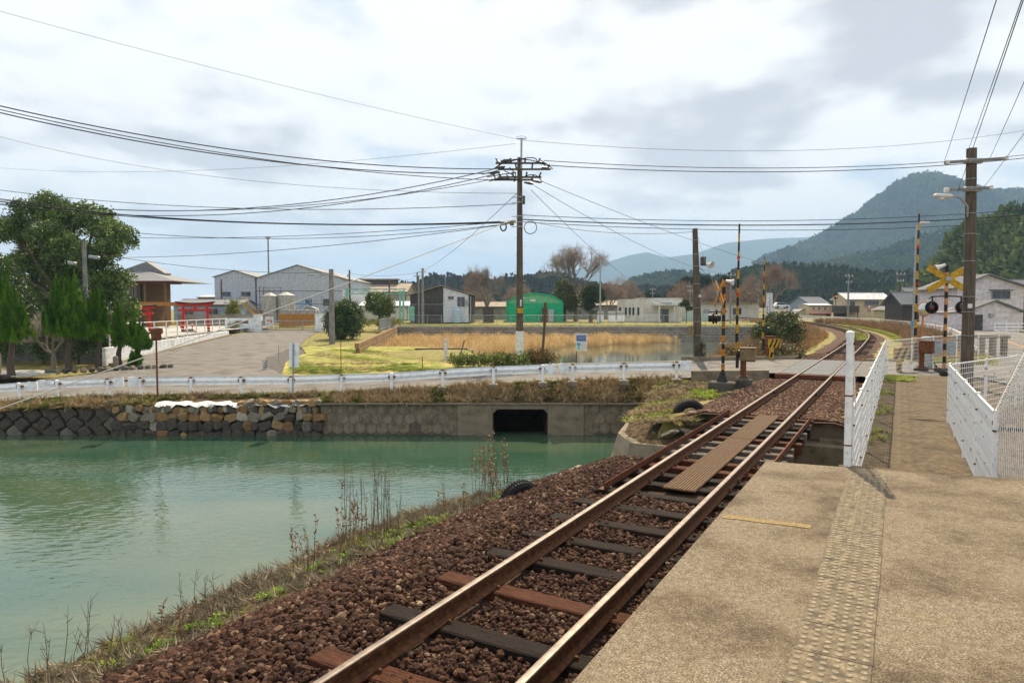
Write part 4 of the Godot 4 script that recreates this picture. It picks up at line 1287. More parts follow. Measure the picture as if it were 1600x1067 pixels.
# ---------- far side of the canal
func canal_walls() -> void:
	var w := thing("hexagon_block_wall", "canal wall of hexagonal concrete blocks with a square culvert mouth", "wall", R(0, 0, 25.6), TH)
	var m := MB.new()
	# backing, cap and the plain portal round the culvert
	m.box(Vector3(-4.62, -1.95, -0.105), Vector3(5.15, 1.7, 0.2))
	m.box(Vector3(4.0, -1.95, -0.105), Vector3(2.6, 1.7, 0.2))
	part(w, "backing", m, "old_concrete")
	m = MB.new()
	m.cbox(Vector3(-1.385, -1.95, -0.02), Vector3(1.33, 1.62, 0.26), 0.02)
	m.cbox(Vector3(2.03, -1.95, -0.02), Vector3(1.36, 1.62, 0.26), 0.02)
	m.cbox(Vector3(0.315, -1.26, -0.02), Vector3(2.066, 0.24, 0.26), 0.02)
	m.prism(poly([-0.72, -1.38, -0.55, -1.38, -0.72, -1.53]), -0.15, 0.1)
	m.prism(poly([1.35, -1.38, 1.18, -1.38, 1.35, -1.53]), -0.15, 0.1)
	part(w, "culvert_portal", m, "old_concrete")
	m = MB.new()
	m.box(Vector3(-0.86, -2.1, -4.2), Vector3(0.25, 1.9, 8.0))
	m.box(Vector3(1.49, -2.1, -4.2), Vector3(0.25, 1.9, 8.0))
	m.box(Vector3(0.315, -1.26, -4.2), Vector3(2.6, 0.2, 8.0))
	m.box(Vector3(0.315, -2.1, -8.3), Vector3(2.6, 1.9, 0.2))
	part(w, "culvert_lining", m, "old_concrete")
	m = MB.new()
	m.cbox(Vector3(-0.98, -1.165, -0.0), Vector3(12.5, 0.07, 0.34), 0.015)
	part(w, "coping", m, "old_concrete")
	# one block: a hexagon with chamfered rim and a shallow inner panel
	var hexes := []
	for k in 3:
		var h := MB.new()
		var r := 0.236
		var ring := func(rad: float, z: float) -> Array:
			var a := []
			for i in 6: a.append(Vector3(cos(PI / 6 + i * PI / 3) * rad, sin(PI / 6 + i * PI / 3) * rad, z))
			return a
		var L := [ring.call(r, -0.02), ring.call(r, 0.012), ring.call(r - 0.012, 0.022 + k * 0.003), ring.call(r - 0.06, 0.022 + k * 0.003), ring.call(r - 0.066, 0.018)]
		for a in 4:
			for i in 6: h.quad(L[a][i], L[a][(i + 1) % 6], L[a + 1][(i + 1) % 6], L[a + 1][i])
		for i in 6: h.tri(Vector3(0, 0, 0.018), L[4][i], L[4][(i + 1) % 6])
		hexes.append(h.mesh())
	for span in [[-7.15, -2.3], [2.95, 5.2]]:
		for row in 4:
			var x: float = span[0] + 0.14 + (0.21 if row % 2 else 0.0)
			while x < span[1]:
				var e := shape(w, "hexagon_block", hexes[rng.randi() % 3], "hex_concrete" if row < 2 or row == 2 and rng.randf() < 0.8 else "wet_concrete")
				e.position = Vector3(x, -1.37 - row * 0.364, 0.0 + rf(-0.006, 0.006))
				x += 0.42
	# wing coping rising to the road on the right
	var c := thing("sloping_coping", "narrow concrete coping sloping up from the block wall to the road", "wall")
	m = MB.new()
	var a := R(5.25, -1.22, 25.55); var b := R(6.75, -0.33, 24.9)
	m.bar(a, b, 0.2, 0.12)
	m.bar(a - Vector3.UP * 0.45, b - Vector3.UP * 0.45, 0.14, 0.8)
	part(c, "wall", m, "old_concrete")

	# rubble and diamond-laid masonry left of it
	var s := thing("rubble_canal_wall", "canal wall of rough rounded field stones with a smear of white mortar on top", "wall", R(0, 0, 25.6), TH)
	m = MB.new()
	for i in 8:
		var x0 := -15.0 + i * 0.98
		m.box(Vector3(x0 + 0.49, (road_y(x0) - 0.22 - 2.9) / 2, -0.35), Vector3(0.98, road_y(x0) - 0.3 + 2.9, 0.4))
	part(s, "backing", m, "old_concrete")
	var n := 0
	var y := -2.52
	var row := 0
	while y < -1.18:
		var x := -15.1 + rf(0, 0.3)
		var hh: float = [0.34, 0.36, 0.30, 0.26, 0.20][mini(row, 4)]
		while x < -7.35:
			var ww := rf(0.22, 0.52) * (1.0 if row < 3 else 0.6)
			if y > road_y(x) - 0.28: x += ww; continue
			var e := shape(s, "stone", stone_meshes[6 + rng.randi() % 5], "wall_stone_%d" % (4 if y < -2.15 and rng.randf() < 0.75 else [0, 1, 2, 3, 5, 2, 1, 4][rng.randi() % 8]))
			var hs := hh * rf(0.85, 1.25)
			e.position = Vector3(x + ww / 2, y + hh / 2 + rf(-0.04, 0.04), rf(-0.06, 0.05) + (y + 1.2) * -0.08)
			e.scale = Vector3(ww * rf(0.78, 0.95), hs * rf(0.8, 1.02), 0.32)
			e.rotation = Vector3(rf(-0.2, 0.2), rf(-0.3, 0.3), rf(-0.45, 0.45))
			x += ww * 0.98
			n += 1
		y += hh
		row += 1
	m = MB.new()
	m.grid(36, 3, func(i: int, j: int):
		var x := -13.4 + i * 0.163
		return Vector3(x, -1.17 + 0.02 * sin(i * 1.3) + (0.04 if j > 0 else 0.0) - (0.07 + 0.05 * sin(i * 2.1) + 0.04 * sin(i * 0.7) if j == 0 else 0.0), 0.2 - j * 0.17))
	part(s, "mortar", m, "white_mortar")
	var dm := thing("diamond_stone_wall", "dark canal wall of squared stones laid on their corners, far left", "wall", R(0, 0, 25.6), TH)
	m = MB.new()
	for i in 10:
		var x0 := -34.0 + i * 1.95
		m.box(Vector3(x0 + 0.97, -2.3, -0.3), Vector3(1.96, 2.0 + (road_y(x0) + 1.0) * 1.4, 0.3))
	part(dm, "backing", m, "old_concrete")
	for r in 5:
		var x := -29.0 + (0.33 if r % 2 else 0.0)
		while x < -14.8:
			var yy := -2.62 + r * 0.33
			if yy < road_y(x) - 0.25:
				var b2 := MB.new()
				b2.cbox(Vector3.ZERO, Vector3(0.49 * rf(0.84, 1.06), 0.49 * rf(0.84, 1.06), 0.3), rf(0.04, 0.09))
				var e := part(dm, "stone", b2, "wall_stone_%d" % [4, 4, 4, 0, 4][rng.randi() % 5])
				e.position = Vector3(x + rf(-0.08, 0.08), yy + rf(-0.06, 0.06), rf(-0.05, 0.05) - (yy + 2.6) * 0.1)
				e.rotation = Vector3(rf(-0.06, 0.06), rf(-0.08, 0.08), PI / 4 + rf(-0.3, 0.3))
			x += 0.66

func strip(m: MB, l: Array, r: Array, up := 0.0) -> void:   # ribbon between two edge lines of equal length
	for i in l.size() - 1:
		m.quad(l[i] + Vector3.UP * up, r[i] + Vector3.UP * up, r[i + 1] + Vector3.UP * up, l[i + 1] + Vector3.UP * up)
func side_edges(d: float) -> Vector2:
	return Vector2(lerp_list(d, [[34, -24.6], [38, -22.6], [41, -23.6], [42.5, -24.9], [60, -27.7], [72, -29.6], [80, -29.6], [84, -29.6]]), lerp_list(d, [[34, -11.5], [41, -13.5], [48.6, -14.6], [58, -18.0], [66, -20.0], [80, -22.7], [84, -23]]))
func roads() -> void:
	var m := MB.new()
	m.grid(110, 8, func(i: int, j: int):
		var x := -100.0 + i * 0.97
		return R(x, road_y(x) - 0.015 + 0.01 * sin(x) , 26.75 + j * 1.02 + clampf(-x - 22, 0, 100) * 0.02))
	var right := R(6.7, 0, 26.75)
	# ramp from the canal road up to the crossing
	var P := [R(6.68, -0.335, 26.75), R(6.68, -0.335, 30.0), R(6.68, -0.335, 34.9)]
	var Q := [Vector3(-5.6, -0.10, -27.2), Vector3(-5.6, -0.08, -31.0), Vector3(-5.6, -0.08, -35.4)]
	var T := [Vector3(-3.9, -0.01, -27.2), Vector3(-3.9, -0.01, -31.0), Vector3(-3.9, -0.01, -35.2)]
	for k in 2:
		m.quad(P[k], Q[k], Q[k + 1], P[k + 1])
		m.quad(Q[k], T[k], T[k + 1], Q[k + 1])
	m.quad(Vector3(-1.42, -0.01, -27.2), Vector3(1.3, 0.05, -27.4), Vector3(1.3, 0.05, -35.3), Vector3(-1.42, -0.01, -35.2))
	struct("canal_road", m, "asphalt")
	m = MB.new()
	m.grid(10, 46, func(i: int, j: int):
		var d := 34.6 + j * 1.06
		var e := side_edges(d)
		var x := lerpf(e.x, e.y, i / 10.0)
		return R(x, maxf(ground_y(x, d), lerp_list(d, [[35.5, -1.25], [50, -0.9], [80, -0.27]])) + 0.045, d))
	struct("factory_lane", m, "asphalt")
	m = MB.new()   # darker resurfaced strip along the lawn side of the lane
	m.grid(4, 22, func(i: int, j: int):
		var d := 36.2 + j * 0.95
		var e := side_edges(d).y - 0.05
		var x := e - (i / 4.0) * (2.2 + 0.35 * sin(j * 1.9) + 0.2 * sin(j * 4.3)) * sin(PI * clampf(j / 22.0, 0.04, 0.96))
		return R(x, maxf(ground_y(x, d), lerp_list(d, [[35.5, -1.25], [50, -0.9], [80, -0.27]])) + 0.06, d))
	struct("asphalt_repair", m, "asphalt_dark")
	m = MB.new()
	m.sheet([R(-40, -1.12, 35.2), R(-25.2, -1.10, 35.2), R(-24.4, -1.08, 37.8), R(-27, -1.06, 38.6), R(-40, -1.1, 38.6)])
	struct("concrete_forecourt", m, "pale_concrete")
	# lawn beside the pond
	m = MB.new()
	m.grid(26, 28, func(i: int, j: int):
		var d := 35.3 + j * 0.72
		var r := lerp_list(d, [[35, 8.5], [37.5, 4.5], [41, -1.2], [47, -2.6], [52, -3.5], [56, -9.8]])
		var l := side_edges(d).y - 0.1
		var x := lerpf(l, r, i / 26.0)
		return R(x, lerp_list(d, [[35.3, road_y(x) - 0.08], [40, -0.74], [52, -0.74], [56, -0.62]]) + 0.03 * sin(x * 1.3 + d), d))
	struct("lawn", m, "lawn")
	# verge between the guardrail and the canal wall
	m = MB.new()
	m.grid(90, 5, func(i: int, j: int):
		var x := -38.0 + i * 0.5
		var t := j / 5.0
		var top: float = -1.13 if x > -7.3 else road_y(x) - 0.22
		return R(x, lerpf(top, road_y(x) + 0.02, pow(t, 0.8)) + 0.03 * sin(x * 3.7 + j * 2.0), lerpf(25.5, 26.85, t)))
	struct("verge", m, "dry_bank")

func guardrail(label: String, posts: Array, x0: float, x1: float) -> void:
	var line := func(x: float) -> Vector3: return R(x, road_y(x), 26.47 - 0.0405 * x)
	var t := thing("guardrail", label, "guardrail", line.call(posts[0]), TH, "white guardrails along the canal road")
	var o: Vector3 = t.position
	var inv := t.transform.affine_inverse()
	for x in posts:
		var p: Vector3 = inv * line.call(x)
		var m := MB.new()
		m.tube([p + Vector3(0, -0.25, 0.06), p + Vector3(0, 0.70, 0.06)], 0.057, 12)
		var e := part(t, "post", m, "guardrail_white")
		var c := MB.new()
		c.lathe(p + Vector3(0, 0.695, 0.06), [Vector2(0.064, -0.03), Vector2(0.062, 0.01), Vector2(0.03, 0.03), Vector2(0, 0.033)], 12)
		part(e, "cap", c, "rust" if rng.randf() < 0.6 else "guardrail_white")
		var f := MB.new()
		f.cbox(p + Vector3(0, -0.06, 0.08), Vector3(0.36, 0.2, 0.34), 0.03)
		part(t, "footing", f, "old_concrete")
		var b := MB.new()
		b.box(p + Vector3(0, 0.56, -0.02), Vector3(0.3, 0.07, 0.03))
		for k in [-0.1, 0.1]:
			for yy in [0.48, 0.64]: b.cbox(p + Vector3(k, yy, 0.015), Vector3(0.035, 0.035, 0.03), 0.008)
		part(t, "bracket", b, "rust" if rng.randf() < 0.7 else "galvanised")
	# double-wave beam
	var prof := [[0.165, 0.0], [0.15, 0.02], [0.11, 0.026], [0.07, 0.02], [0.03, -0.015], [-0.03, -0.015], [-0.07, 0.02], [-0.11, 0.026], [-0.15, 0.02], [-0.165, 0.0]]
	var xs := []
	var x := x0
	while x < x1: xs.append(x); x += 1.0
	xs.append(x1)
	var m := MB.new()
	for i in xs.size() - 1:
		var a: Vector3 = inv * line.call(xs[i]); var b: Vector3 = inv * line.call(xs[i + 1])
		for k in prof.size() - 1:
			var p: Array = prof[k]; var q: Array = prof[k + 1]
			m.quad(a + Vector3(0, 0.55 + q[0], -0.05 - q[1]), b + Vector3(0, 0.55 + q[0], -0.05 - q[1]), b + Vector3(0, 0.55 + p[0], -0.05 - p[1]), a + Vector3(0, 0.55 + p[0], -0.05 - p[1]))
			m.quad(b + Vector3(0, 0.55 + q[0], -0.054 - q[1]), a + Vector3(0, 0.55 + q[0], -0.054 - q[1]), a + Vector3(0, 0.55 + p[0], -0.054 - p[1]), b + Vector3(0, 0.55 + p[0], -0.054 - p[1]))
	part(t, "beam", m, "guardrail_white")
	for e in [[x0, -1], [x1, 1]]:   # rolled end pieces
		var a: Vector3 = inv * line.call(e[0])
		var s: float = e[1]
		var w := MB.new()
		var pr := []
		for k in 9:
			var an := PI * k / 8.0
			pr.append(Vector2(a.x + s * (0.16 + 0.13 * sin(an)), a.z + 0.08 + 0.16 * cos(an)))
		pr.push_front(Vector2(a.x - s * 0.12, a.z + 0.0))
		for k in pr.size() - 1:
			var p: Vector2 = pr[k]; var q: Vector2 = pr[k + 1]
			var A := Vector3(p.x, a.y + 0.36, p.y); var B := Vector3(q.x, a.y + 0.36, q.y)
			w.quad(A, B, B + Vector3.UP * 0.38, A + Vector3.UP * 0.38)
			w.quad(B + Vector3(0, 0, -0.004), A + Vector3(0, 0, -0.004), A + Vector3(0, 0.38, -0.004), B + Vector3(0, 0.38, -0.004))
		part(t, "end_piece", w, "guardrail_white")
func guardrails() -> void:
	guardrail("white guardrail at the far left edge, ending above the diamond-laid stones", [-27.8, -25.8, -23.8, -21.8, -19.77], -29.0, -19.3)
	guardrail("short white guardrail with two posts in front of the conifers", [-18.2, -16.12], -18.6, -15.75)
	guardrail("longest white guardrail, with nine bays, above the rubble wall and culvert", [-14.79, -12.73, -10.72, -8.72, -6.7, -4.72, -2.71, -0.72, 1.2], -14.95, 1.4)
	guardrail("white guardrail nearest the crossing, with three posts", [2.35, 4.32, 6.33], 2.1, 6.6)
	# rusty box on a post, sign backs and markers
	var t := thing("rusty_box_post", "rusted metal box on a thin yellow-brown post by the guardrail", "post", R(-13.97, -1.02, 26.75), TH)
	var m := MB.new()
	m.tube([Vector3(0, -0.2, 0), Vector3(0, 2.3, 0)], 0.035, 8)
	part(t, "post", m, "rust")
	m = MB.new()
	m.cbox(Vector3(0.0, 2.42, 0.0), Vector3(0.36, 0.5, 0.3), 0.05, Basis(Vector3.UP, 0.5) * Basis(Vector3.BACK, 0.08))
	m.cbox(Vector3(0.2, 2.55, 0.05), Vector3(0.16, 0.22, 0.12), 0.02)
	part(t, "box", m, "rust")
	t = thing("road_sign_back", "back of a narrow rectangular road sign on a thin grey pole by the guardrail", "sign", R(-8.5, -0.98, 26.3), TH)
	m = MB.new()
	m.tube([Vector3(0, -0.2, 0), Vector3(0.06, 2.06, 0)], 0.032, 8)
	part(t, "pole", m, "galvanised")
	m = MB.new()
	m.cbox(Vector3(0.07, 1.58, -0.05), Vector3(0.36, 0.92, 0.02), 0.006, Basis(Vector3.UP, 0.2))
	part(t, "plate", m, "guardrail_white")
	t = thing("striped_marker", "small leaning black and white striped marker on the lawn edge", "marker", R(-14.0, -0.98, 38.5), TH)
	m = MB.new()
	for k in 5: m.lathe(Vector3(k * 0.03, k * 0.12, 0), [Vector2(0.15 - k * 0.025, 0), Vector2(0.135 - k * 0.025, 0.06)], 8)
	part(t, "white_band", m, "sign_white")
	m = MB.new()
	for k in 5: m.lathe(Vector3(k * 0.03 + 0.015, k * 0.12 + 0.06, 0), [Vector2(0.142 - k * 0.025, 0), Vector2(0.122 - k * 0.025, 0.06)], 8)
	part(t, "black_band", m, "black_paint")
	for q in [[-14.4, 42.0, 0.9, "galvanised", "thin pale stake left of the striped marker"], [-12.0, 44.0, 0.75, "white_paint", "thin white stake on the lawn near the lane"], [-9.3, 37.0, 1.45, "rust", "thin rusty stake on the lawn behind the sign"], [-4.85, 36.8, 0.6, "rust", "short rusty stake on the lawn left of the hedge"]]:
		var st := thing("stake", q[4], "stake", R(q[0], -0.95, q[1]), TH, "thin stakes on the lawn")
		m = MB.new()
		m.tube([Vector3(0, -0.1, 0), Vector3(0, q[2] + 0.2, 0)], 0.02, 6)
		m.lathe(Vector3(0, q[2] + 0.2, 0), [Vector2(0.02, 0), Vector2(0, 0.03)], 6)
		part(st, "rod", m, q[3])

func far_bank_plants() -> void:
	var dry := []; var dc := []; var gr := []; var gc := []
	for i in 5200:
		var x := rf(-24, 6.6)
		var t := rng.randf()
		if x < -7.3 and (rng.randf() < 0.3 or x > -13.6 and t < 0.5): continue
		var top: float = -1.13 if x > -7.3 else road_y(x) - 0.22
		var y := lerpf(top, road_y(x) + 0.02, pow(t, 0.8))
		var p := R(x, y - 0.01, lerpf(25.5, 26.85, t))
		var green := sin(x * 1.7) + sin(x * 4.3 + 1.0) * 0.7 > (0.9 if x > -7 else -0.2) - (0.5 if t > 0.7 else 0.0)
		if green and rng.randf() < 0.75:
			gr.append(xf(p, Vector3(0.5, rf(0.06, 0.14), 0.5)))
			gc.append(tint(Color(0.06, 0.10, 0.015), Color(0.24, 0.25, 0.05)))
		else:
			dry.append(Transform3D(Basis(Vector3(rf(-1, 1), 0, rf(-1, 1)).normalized(), rf(0.5, 1.45)) * Basis(Vector3.UP, rf(0, TAU)).scaled(Vector3(0.45, rf(0.1, 0.24), 0.45)), p))
			dc.append(tint(Color(0.15, 0.10, 0.052), Color(0.48, 0.36, 0.19)))
	tag(many(self, "verge_dry_grass", clump_meshes[5], "grass", dry, dc), "brown dry grass on the slope below the guardrail", "grass")
	tag(many(self, "verge_green_grass", clump_meshes[6], "grass", gr, gc), "green grass along the top of the canal wall", "grass")
	# mound beyond the bridge
	var a := []; var ac := []; var b := []; var bc := []
	for i in 1500:
		var z := rf(-26.5, -16.6)
		var x := lerpf(lerp_list(-z, [[16.4, -5.75], [17.5, -6.5], [21.5, -7.45], [24.75, -7.95], [27, -8.0]]), -4.2, rng.randf())
		var u := clampf((x + 8.0) / 4.0, 0, 1)
		var y := lerpf(-1.0, -0.33, pow(u, 0.7))
		if z < -22: y = maxf(y, lerpf(y, -0.42, clampf((-z - 22) / 3.0, 0, 1)))
		if sin(x * 2.1 + z * 1.3) + 0.4 * sin(z * 3.1) > 0.35:
			b.append(xf(Vector3(x, y, z), rf(0.05, 0.14)))
			bc.append(tint(Color(0.13, 0.19, 0.02), Color(0.33, 0.36, 0.06)))
		elif rng.randf() < 0.6:
			a.append(xf(Vector3(x, y, z), Vector3(0.35, rf(0.05, 0.15), 0.35)))
			ac.append(tint(Color(0.16, 0.12, 0.07), Color(0.36, 0.28, 0.15)))
	for q in [[-4.3, -23.2], [-4.4, -24.6], [-3.9, -23.9], [-5.6, -22.6], [-5.2, -21.6]]:
		for i in 60:
			b.append(xf(Vector3(q[0] + rf(-0.4, 0.4), -0.36, q[1] + rf(-0.6, 0.6)), rf(0.07, 0.16)))
			bc.append(tint(Color(0.16, 0.24, 0.02), Color(0.36, 0.42, 0.06)))
	tag(many(self, "mound_dry_grass", clump_meshes[5], "grass", a, ac), "thin dry grass on the gravel mound beyond the bridge", "grass")
	tag(many(self, "mound_weeds", clump_meshes[8], "grass", b, bc), "bright green weeds round the crossing signal foot", "weeds")

# ---------- level crossing
func banded_pole(t: Node3D, o: Vector3, h: float, r: float, band: float, mat_a, mat_b, first := 0.0) -> void:
	var m := MB.new()
	m.tube([o, o + Vector3.UP * h], r, 12)
	var p := part(t, "pole", m, mat_b)
	var y := first
	while y < h - 0.02:
		var b := MB.new()
		b.tube([o + Vector3.UP * y, o + Vector3.UP * minf(y + band, h)], r + 0.004, 12)
		part(p, "band", b, mat_a)
		y += band * 2
func crossbuck(t: Node3D, o: Vector3, b: Basis, m1, l := 1.5, w := 0.2) -> void:
	for s in [-1, 1]:
		var m := MB.new()
		m.cbox(o + b.z * 0.012 * s, Vector3(l, w, 0.018), 0.004, b * Basis(Vector3.BACK, s * 0.56))
		part(t, "crossbuck_blade", m, m1)
	var c := MB.new()
	c.cbox(o + b.z * 0.04, Vector3(0.2, 0.16, 0.05), 0.01, b)
	part(t, "clamp", c, "galvanised")
func warning_lamp(t: Node3D, o: Vector3, b: Basis, r := 0.2) -> void:
	var q := b * Basis(Vector3.RIGHT, PI / 2)   # lathe axis turned to face along b.z
	var m := MB.new()
	m.lathe(o, [Vector2(0, -0.14), Vector2(r * 0.55, -0.13), Vector2(r * 0.62, -0.02), Vector2(r, 0.0), Vector2(r, 0.02), Vector2(r * 0.55, 0.022)], 24, q)
	m.lathe(o, [Vector2(r * 0.62, 0.02), Vector2(r * 0.66, 0.16)], 24, q)
	m.lathe(o, [Vector2(r * 0.645, 0.16), Vector2(r * 0.6, 0.02)], 24, q)
	var e := part(t, "signal_lamp", m, "black_paint")
	var g := MB.new()
	g.lathe(o, [Vector2(r * 0.54, 0.024), Vector2(r * 0.4, 0.045), Vector2(0, 0.058)], 20, q)
	part(e, "lens", g, "lens_red")
func gate(label: String, o: Vector3, turn: float, arm_h: float, lean: float, box_mat) -> void:
	var t := thing("crossing_gate", label, "crossing gate", o, turn, "raised crossing gates")
	var m := MB.new()
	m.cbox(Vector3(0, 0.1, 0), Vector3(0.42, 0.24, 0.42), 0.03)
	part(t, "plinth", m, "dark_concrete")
	m = MB.new()
	m.tube([Vector3(0, 0.2, 0), Vector3(0, 0.75, 0)], 0.1, 10)
	m.tube([Vector3(0, 0.22, 0), Vector3(0, 0.26, 0)], 0.17, 10)
	part(t, "pedestal", m, "rust")
	m = MB.new()
	m.cbox(Vector3(0.14, 0.98, 0.0), Vector3(0.52, 0.46, 0.34), 0.04)
	m.cbox(Vector3(0.14, 1.22, 0.0), Vector3(0.54, 0.03, 0.36), 0.008)
	var bx := part(t, "gate_machine", m, box_mat)
	m = MB.new()
	m.box(Vector3(0.14, 0.98, 0.176), Vector3(0.4, 0.34, 0.012))
	m.cbox(Vector3(0.3, 0.98, 0.19), Vector3(0.03, 0.08, 0.03), 0.006)
	part(bx, "cover", m, box_mat)
	m = MB.new()
	m.lathe(Vector3(-0.16, 1.02, 0), [Vector2(0, -0.1), Vector2(0.13, -0.1), Vector2(0.13, 0.06), Vector2(0, 0.06)], 16, Basis(Vector3.BACK, PI / 2))
	m.cbox(Vector3(-0.2, 0.8, 0.0), Vector3(0.1, 0.55, 0.16), 0.02)
	part(t, "counterweight", m, "black_paint")
	var k := 0
	var y := 1.1
	while y < arm_h:
		var l := 0.31
		var a := MB.new()
		var r := lerpf(0.056, 0.03, y / arm_h)
		a.tube([Vector3(-0.24 + lean * y, y, 0), Vector3(-0.24 + lean * minf(y + l, arm_h), minf(y + l, arm_h), 0)], r, 8)
		part(t, "arm_section", a, "yellow_paint" if k % 2 == 0 else "black_paint")
		y += l
		k += 1
	for yy in [arm_h * 0.55, arm_h * 0.78]:
		var a := MB.new()
		a.tube([Vector3(-0.24 + lean * yy, yy, 0), Vector3(-0.24 + lean * yy, yy + 0.1, 0)], 0.052, 8)
		part(t, "red_reflector", a, "red_paint")
func crossing() -> void:
	var d := thing("crossing_deck", "grey steel plates laid between the rails at the level crossing", "crossing deck")
	for q in [[-3.88, -3.235], [-3.10, -2.12], [-2.0, -1.44]]:
		for k in 4:
			var m := MB.new()
			m.cbox(Vector3((q[0] + q[1]) / 2, -0.028, -28.2 - k * 1.98), Vector3(q[1] - q[0], 0.05, 1.96), 0.006)
			part(d, "steel_plate", m, "steel_deck")
	for z in [-27.1, -35.2]:
		var m := MB.new()
		m.cbox(Vector3(-2.66, -0.1, z), Vector3(2.7, 0.16, 0.2), 0.015)
		part(d, "edge_timber", m, "red_rust")
	# raised kerbs along the road by the crossing
	for q in [[Vector3(-7.0, -0.22, -26.55), Vector3(-4.2, -0.11, -27.0), 0.42, 0.26, "dark concrete kerb beside the road just left of the crossing, near side"], [R(8.6, -0.12, 34.6), Vector3(-4.3, -0.02, -35.6), 0.22, 0.2, "low concrete kerb on the far side of the road left of the crossing"], [Vector3(-1.3, -0.04, -35.6), Vector3(0.2, 0.0, -36.2), 0.2, 0.2, "short concrete kerb right of the crossing, far side"]]:
		var t := thing("kerb", q[4], "kerb")
		var m := MB.new()
		m.bar(q[0], q[1], q[3], q[2])
		part(t, "kerb_stone", m, "old_concrete")
	# near left signal: seen almost edge on
	var t := thing("crossing_signal", "orange and black banded crossing signal standing on a concrete block, seen edge-on", "crossing signal", Vector3(-5.19, -0.08, -23.73))
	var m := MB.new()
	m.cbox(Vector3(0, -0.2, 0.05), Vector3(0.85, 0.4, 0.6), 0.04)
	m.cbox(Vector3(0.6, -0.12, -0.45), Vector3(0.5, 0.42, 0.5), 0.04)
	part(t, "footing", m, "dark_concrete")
	m = MB.new()
	m.lathe(Vector3(0, 0, 0.0), [Vector2(0.24, 0.0), Vector2(0.22, 0.05), Vector2(0.1, 0.3), Vector2(0.075, 0.34)], 4, Basis(Vector3.UP, PI / 4))
	m.tube([Vector3(0, 0.02, 0.06), Vector3(0, 0.3, 0.06)], 0.05, 6)
	part(t, "base", m, "black_paint")
	banded_pole(t, Vector3(0, 0.2, 0), 3.35, 0.055, 0.235, "orange_paint", "black_paint", 0.2)
	crossbuck(t, Vector3(-0.16, 3.0, 0.02), Basis(Vector3.UP, -PI / 2 + 0.45), "orange_paint", 1.45, 0.19)
	m = MB.new()
	m.tube([Vector3(-0.5, 2.38, 0.0), Vector3(0.1, 2.4, 0)], 0.025, 8)
	m.tube([Vector3(-0.24, 2.2, 0.0), Vector3(-0.24, 2.45, 0)], 0.03, 8)
	part(t, "lamp_bracket", m, "black_paint")
	for z in [-0.28, 0.28]: warning_lamp(t, Vector3(-0.28, 2.16, z * 0.75), Basis(Vector3.UP, -PI / 2), 0.2)
	m = MB.new()
	m.lathe(Vector3(0.16, 3.4, 0), [Vector2(0.04, -0.1), Vector2(0.06, 0.05), Vector2(0.12, 0.16)], 14, Basis(Vector3.BACK, -PI / 2 - 0.2))
	m.tube([Vector3(0, 3.42, 0), Vector3(0.12, 3.42, 0)], 0.02, 6)
	part(t, "loudspeaker", m, "white_ceramic")
	for y in [0.6, 1.3, 2.0]:
		m = MB.new()
		m.cbox(Vector3(0, y, 0), Vector3(0.2, 0.03, 0.14), 0.006)
		part(t, "band_clamp", m, "galvanised")
	gate("raised striped gate arm with a brown box on a rusty pedestal, beside the near signal", Vector3(-4.62, -0.16, -24.25), 0.25, 5.45, 0.008, "box_beige")
	gate("raised striped gate arm on the far left side of the crossing by the pond", Vector3(-5.75, -0.2, -36.3), 0.0, 5.2, 0.006, "rust")
	gate("raised gate arm right of the track, rising over the grey lamp post", Vector3(0.78, -0.05, -30.4), -0.3, 6.1, 0.004, "rust")
	# striped hazard boards
	for q in [[Vector3(-5.25, 0.0, -35.1), 0.6, 0.42, "black and yellow hazard board by the far left gate"], [Vector3(0.15, 0.0, -29.6), 0.7, 0.45, "black and yellow hazard board by the right gate machine"]]:
		t = thing("hazard_board", q[3], "hazard board", q[0], TH)
		m = MB.new()
		m.cbox(Vector3(0, 0.72, 0), Vector3(q[1], q[2], 0.04), 0.008)
		m.cbox(Vector3(-0.12, 0.25, -0.01), Vector3(0.22, 0.56, 0.04), 0.008)
		part(t, "panel", m, "yellow_paint")
		var s := MB.new()
		var w: float = q[1]; var h: float = q[2]
		for k in 3:
			var x0 := -w / 2 + 0.03 + k * w * 0.33
			var pl := poly([x0, 0.72 - h / 2 + 0.005, x0 + w * 0.15, 0.72 - h / 2 + 0.005, minf(x0 + w * 0.42, w / 2 - 0.005), 0.72 + h / 2 - 0.005, minf(x0 + w * 0.27, w / 2 - 0.03), 0.72 + h / 2 - 0.005])
			s.prism(pl, 0.0205, 0.024)
		s.prism(poly([-0.22, 0.05, -0.1, 0.05, -0.02, 0.3, -0.14, 0.3]), 0.0105, 0.014)
		part(t, "stripe", s, "black_paint")
	# right signal faces the camera
	t = thing("crossing_signal", "yellow crossbuck signal facing the platform with two round lamps, right of the track", "crossing signal", Vector3(1.5, 0.05, -30.0), TH * 0.75)
	banded_pole(t, Vector3.ZERO, 3.95, 0.06, 0.24, "faded_orange", "black_paint", 0.1)
	crossbuck(t, Vector3(0, 3.45, 0.09), Basis(), "yellow_paint", 1.62, 0.23)
	m = MB.new()
	m.tube([Vector3(-0.62, 2.72, 0.05), Vector3(-0.55, 2.8, 0.05), Vector3(0, 2.82, 0.05), Vector3(0.55, 2.8, 0.05), Vector3(0.62, 2.72, 0.05)], 0.026, 8)
	m.tube([Vector3(-0.5, 2.62, 0.05), Vector3(-0.5, 2.8, 0.05)], 0.03, 8)
	m.tube([Vector3(0.5, 2.62, 0.05), Vector3(0.5, 2.8, 0.05)], 0.03, 8)
	part(t, "lamp_bracket", m, "black_paint")
	for x in [-0.52, 0.52]: warning_lamp(t, Vector3(x, 2.4, 0.06), Basis(), 0.235)
	m = MB.new()
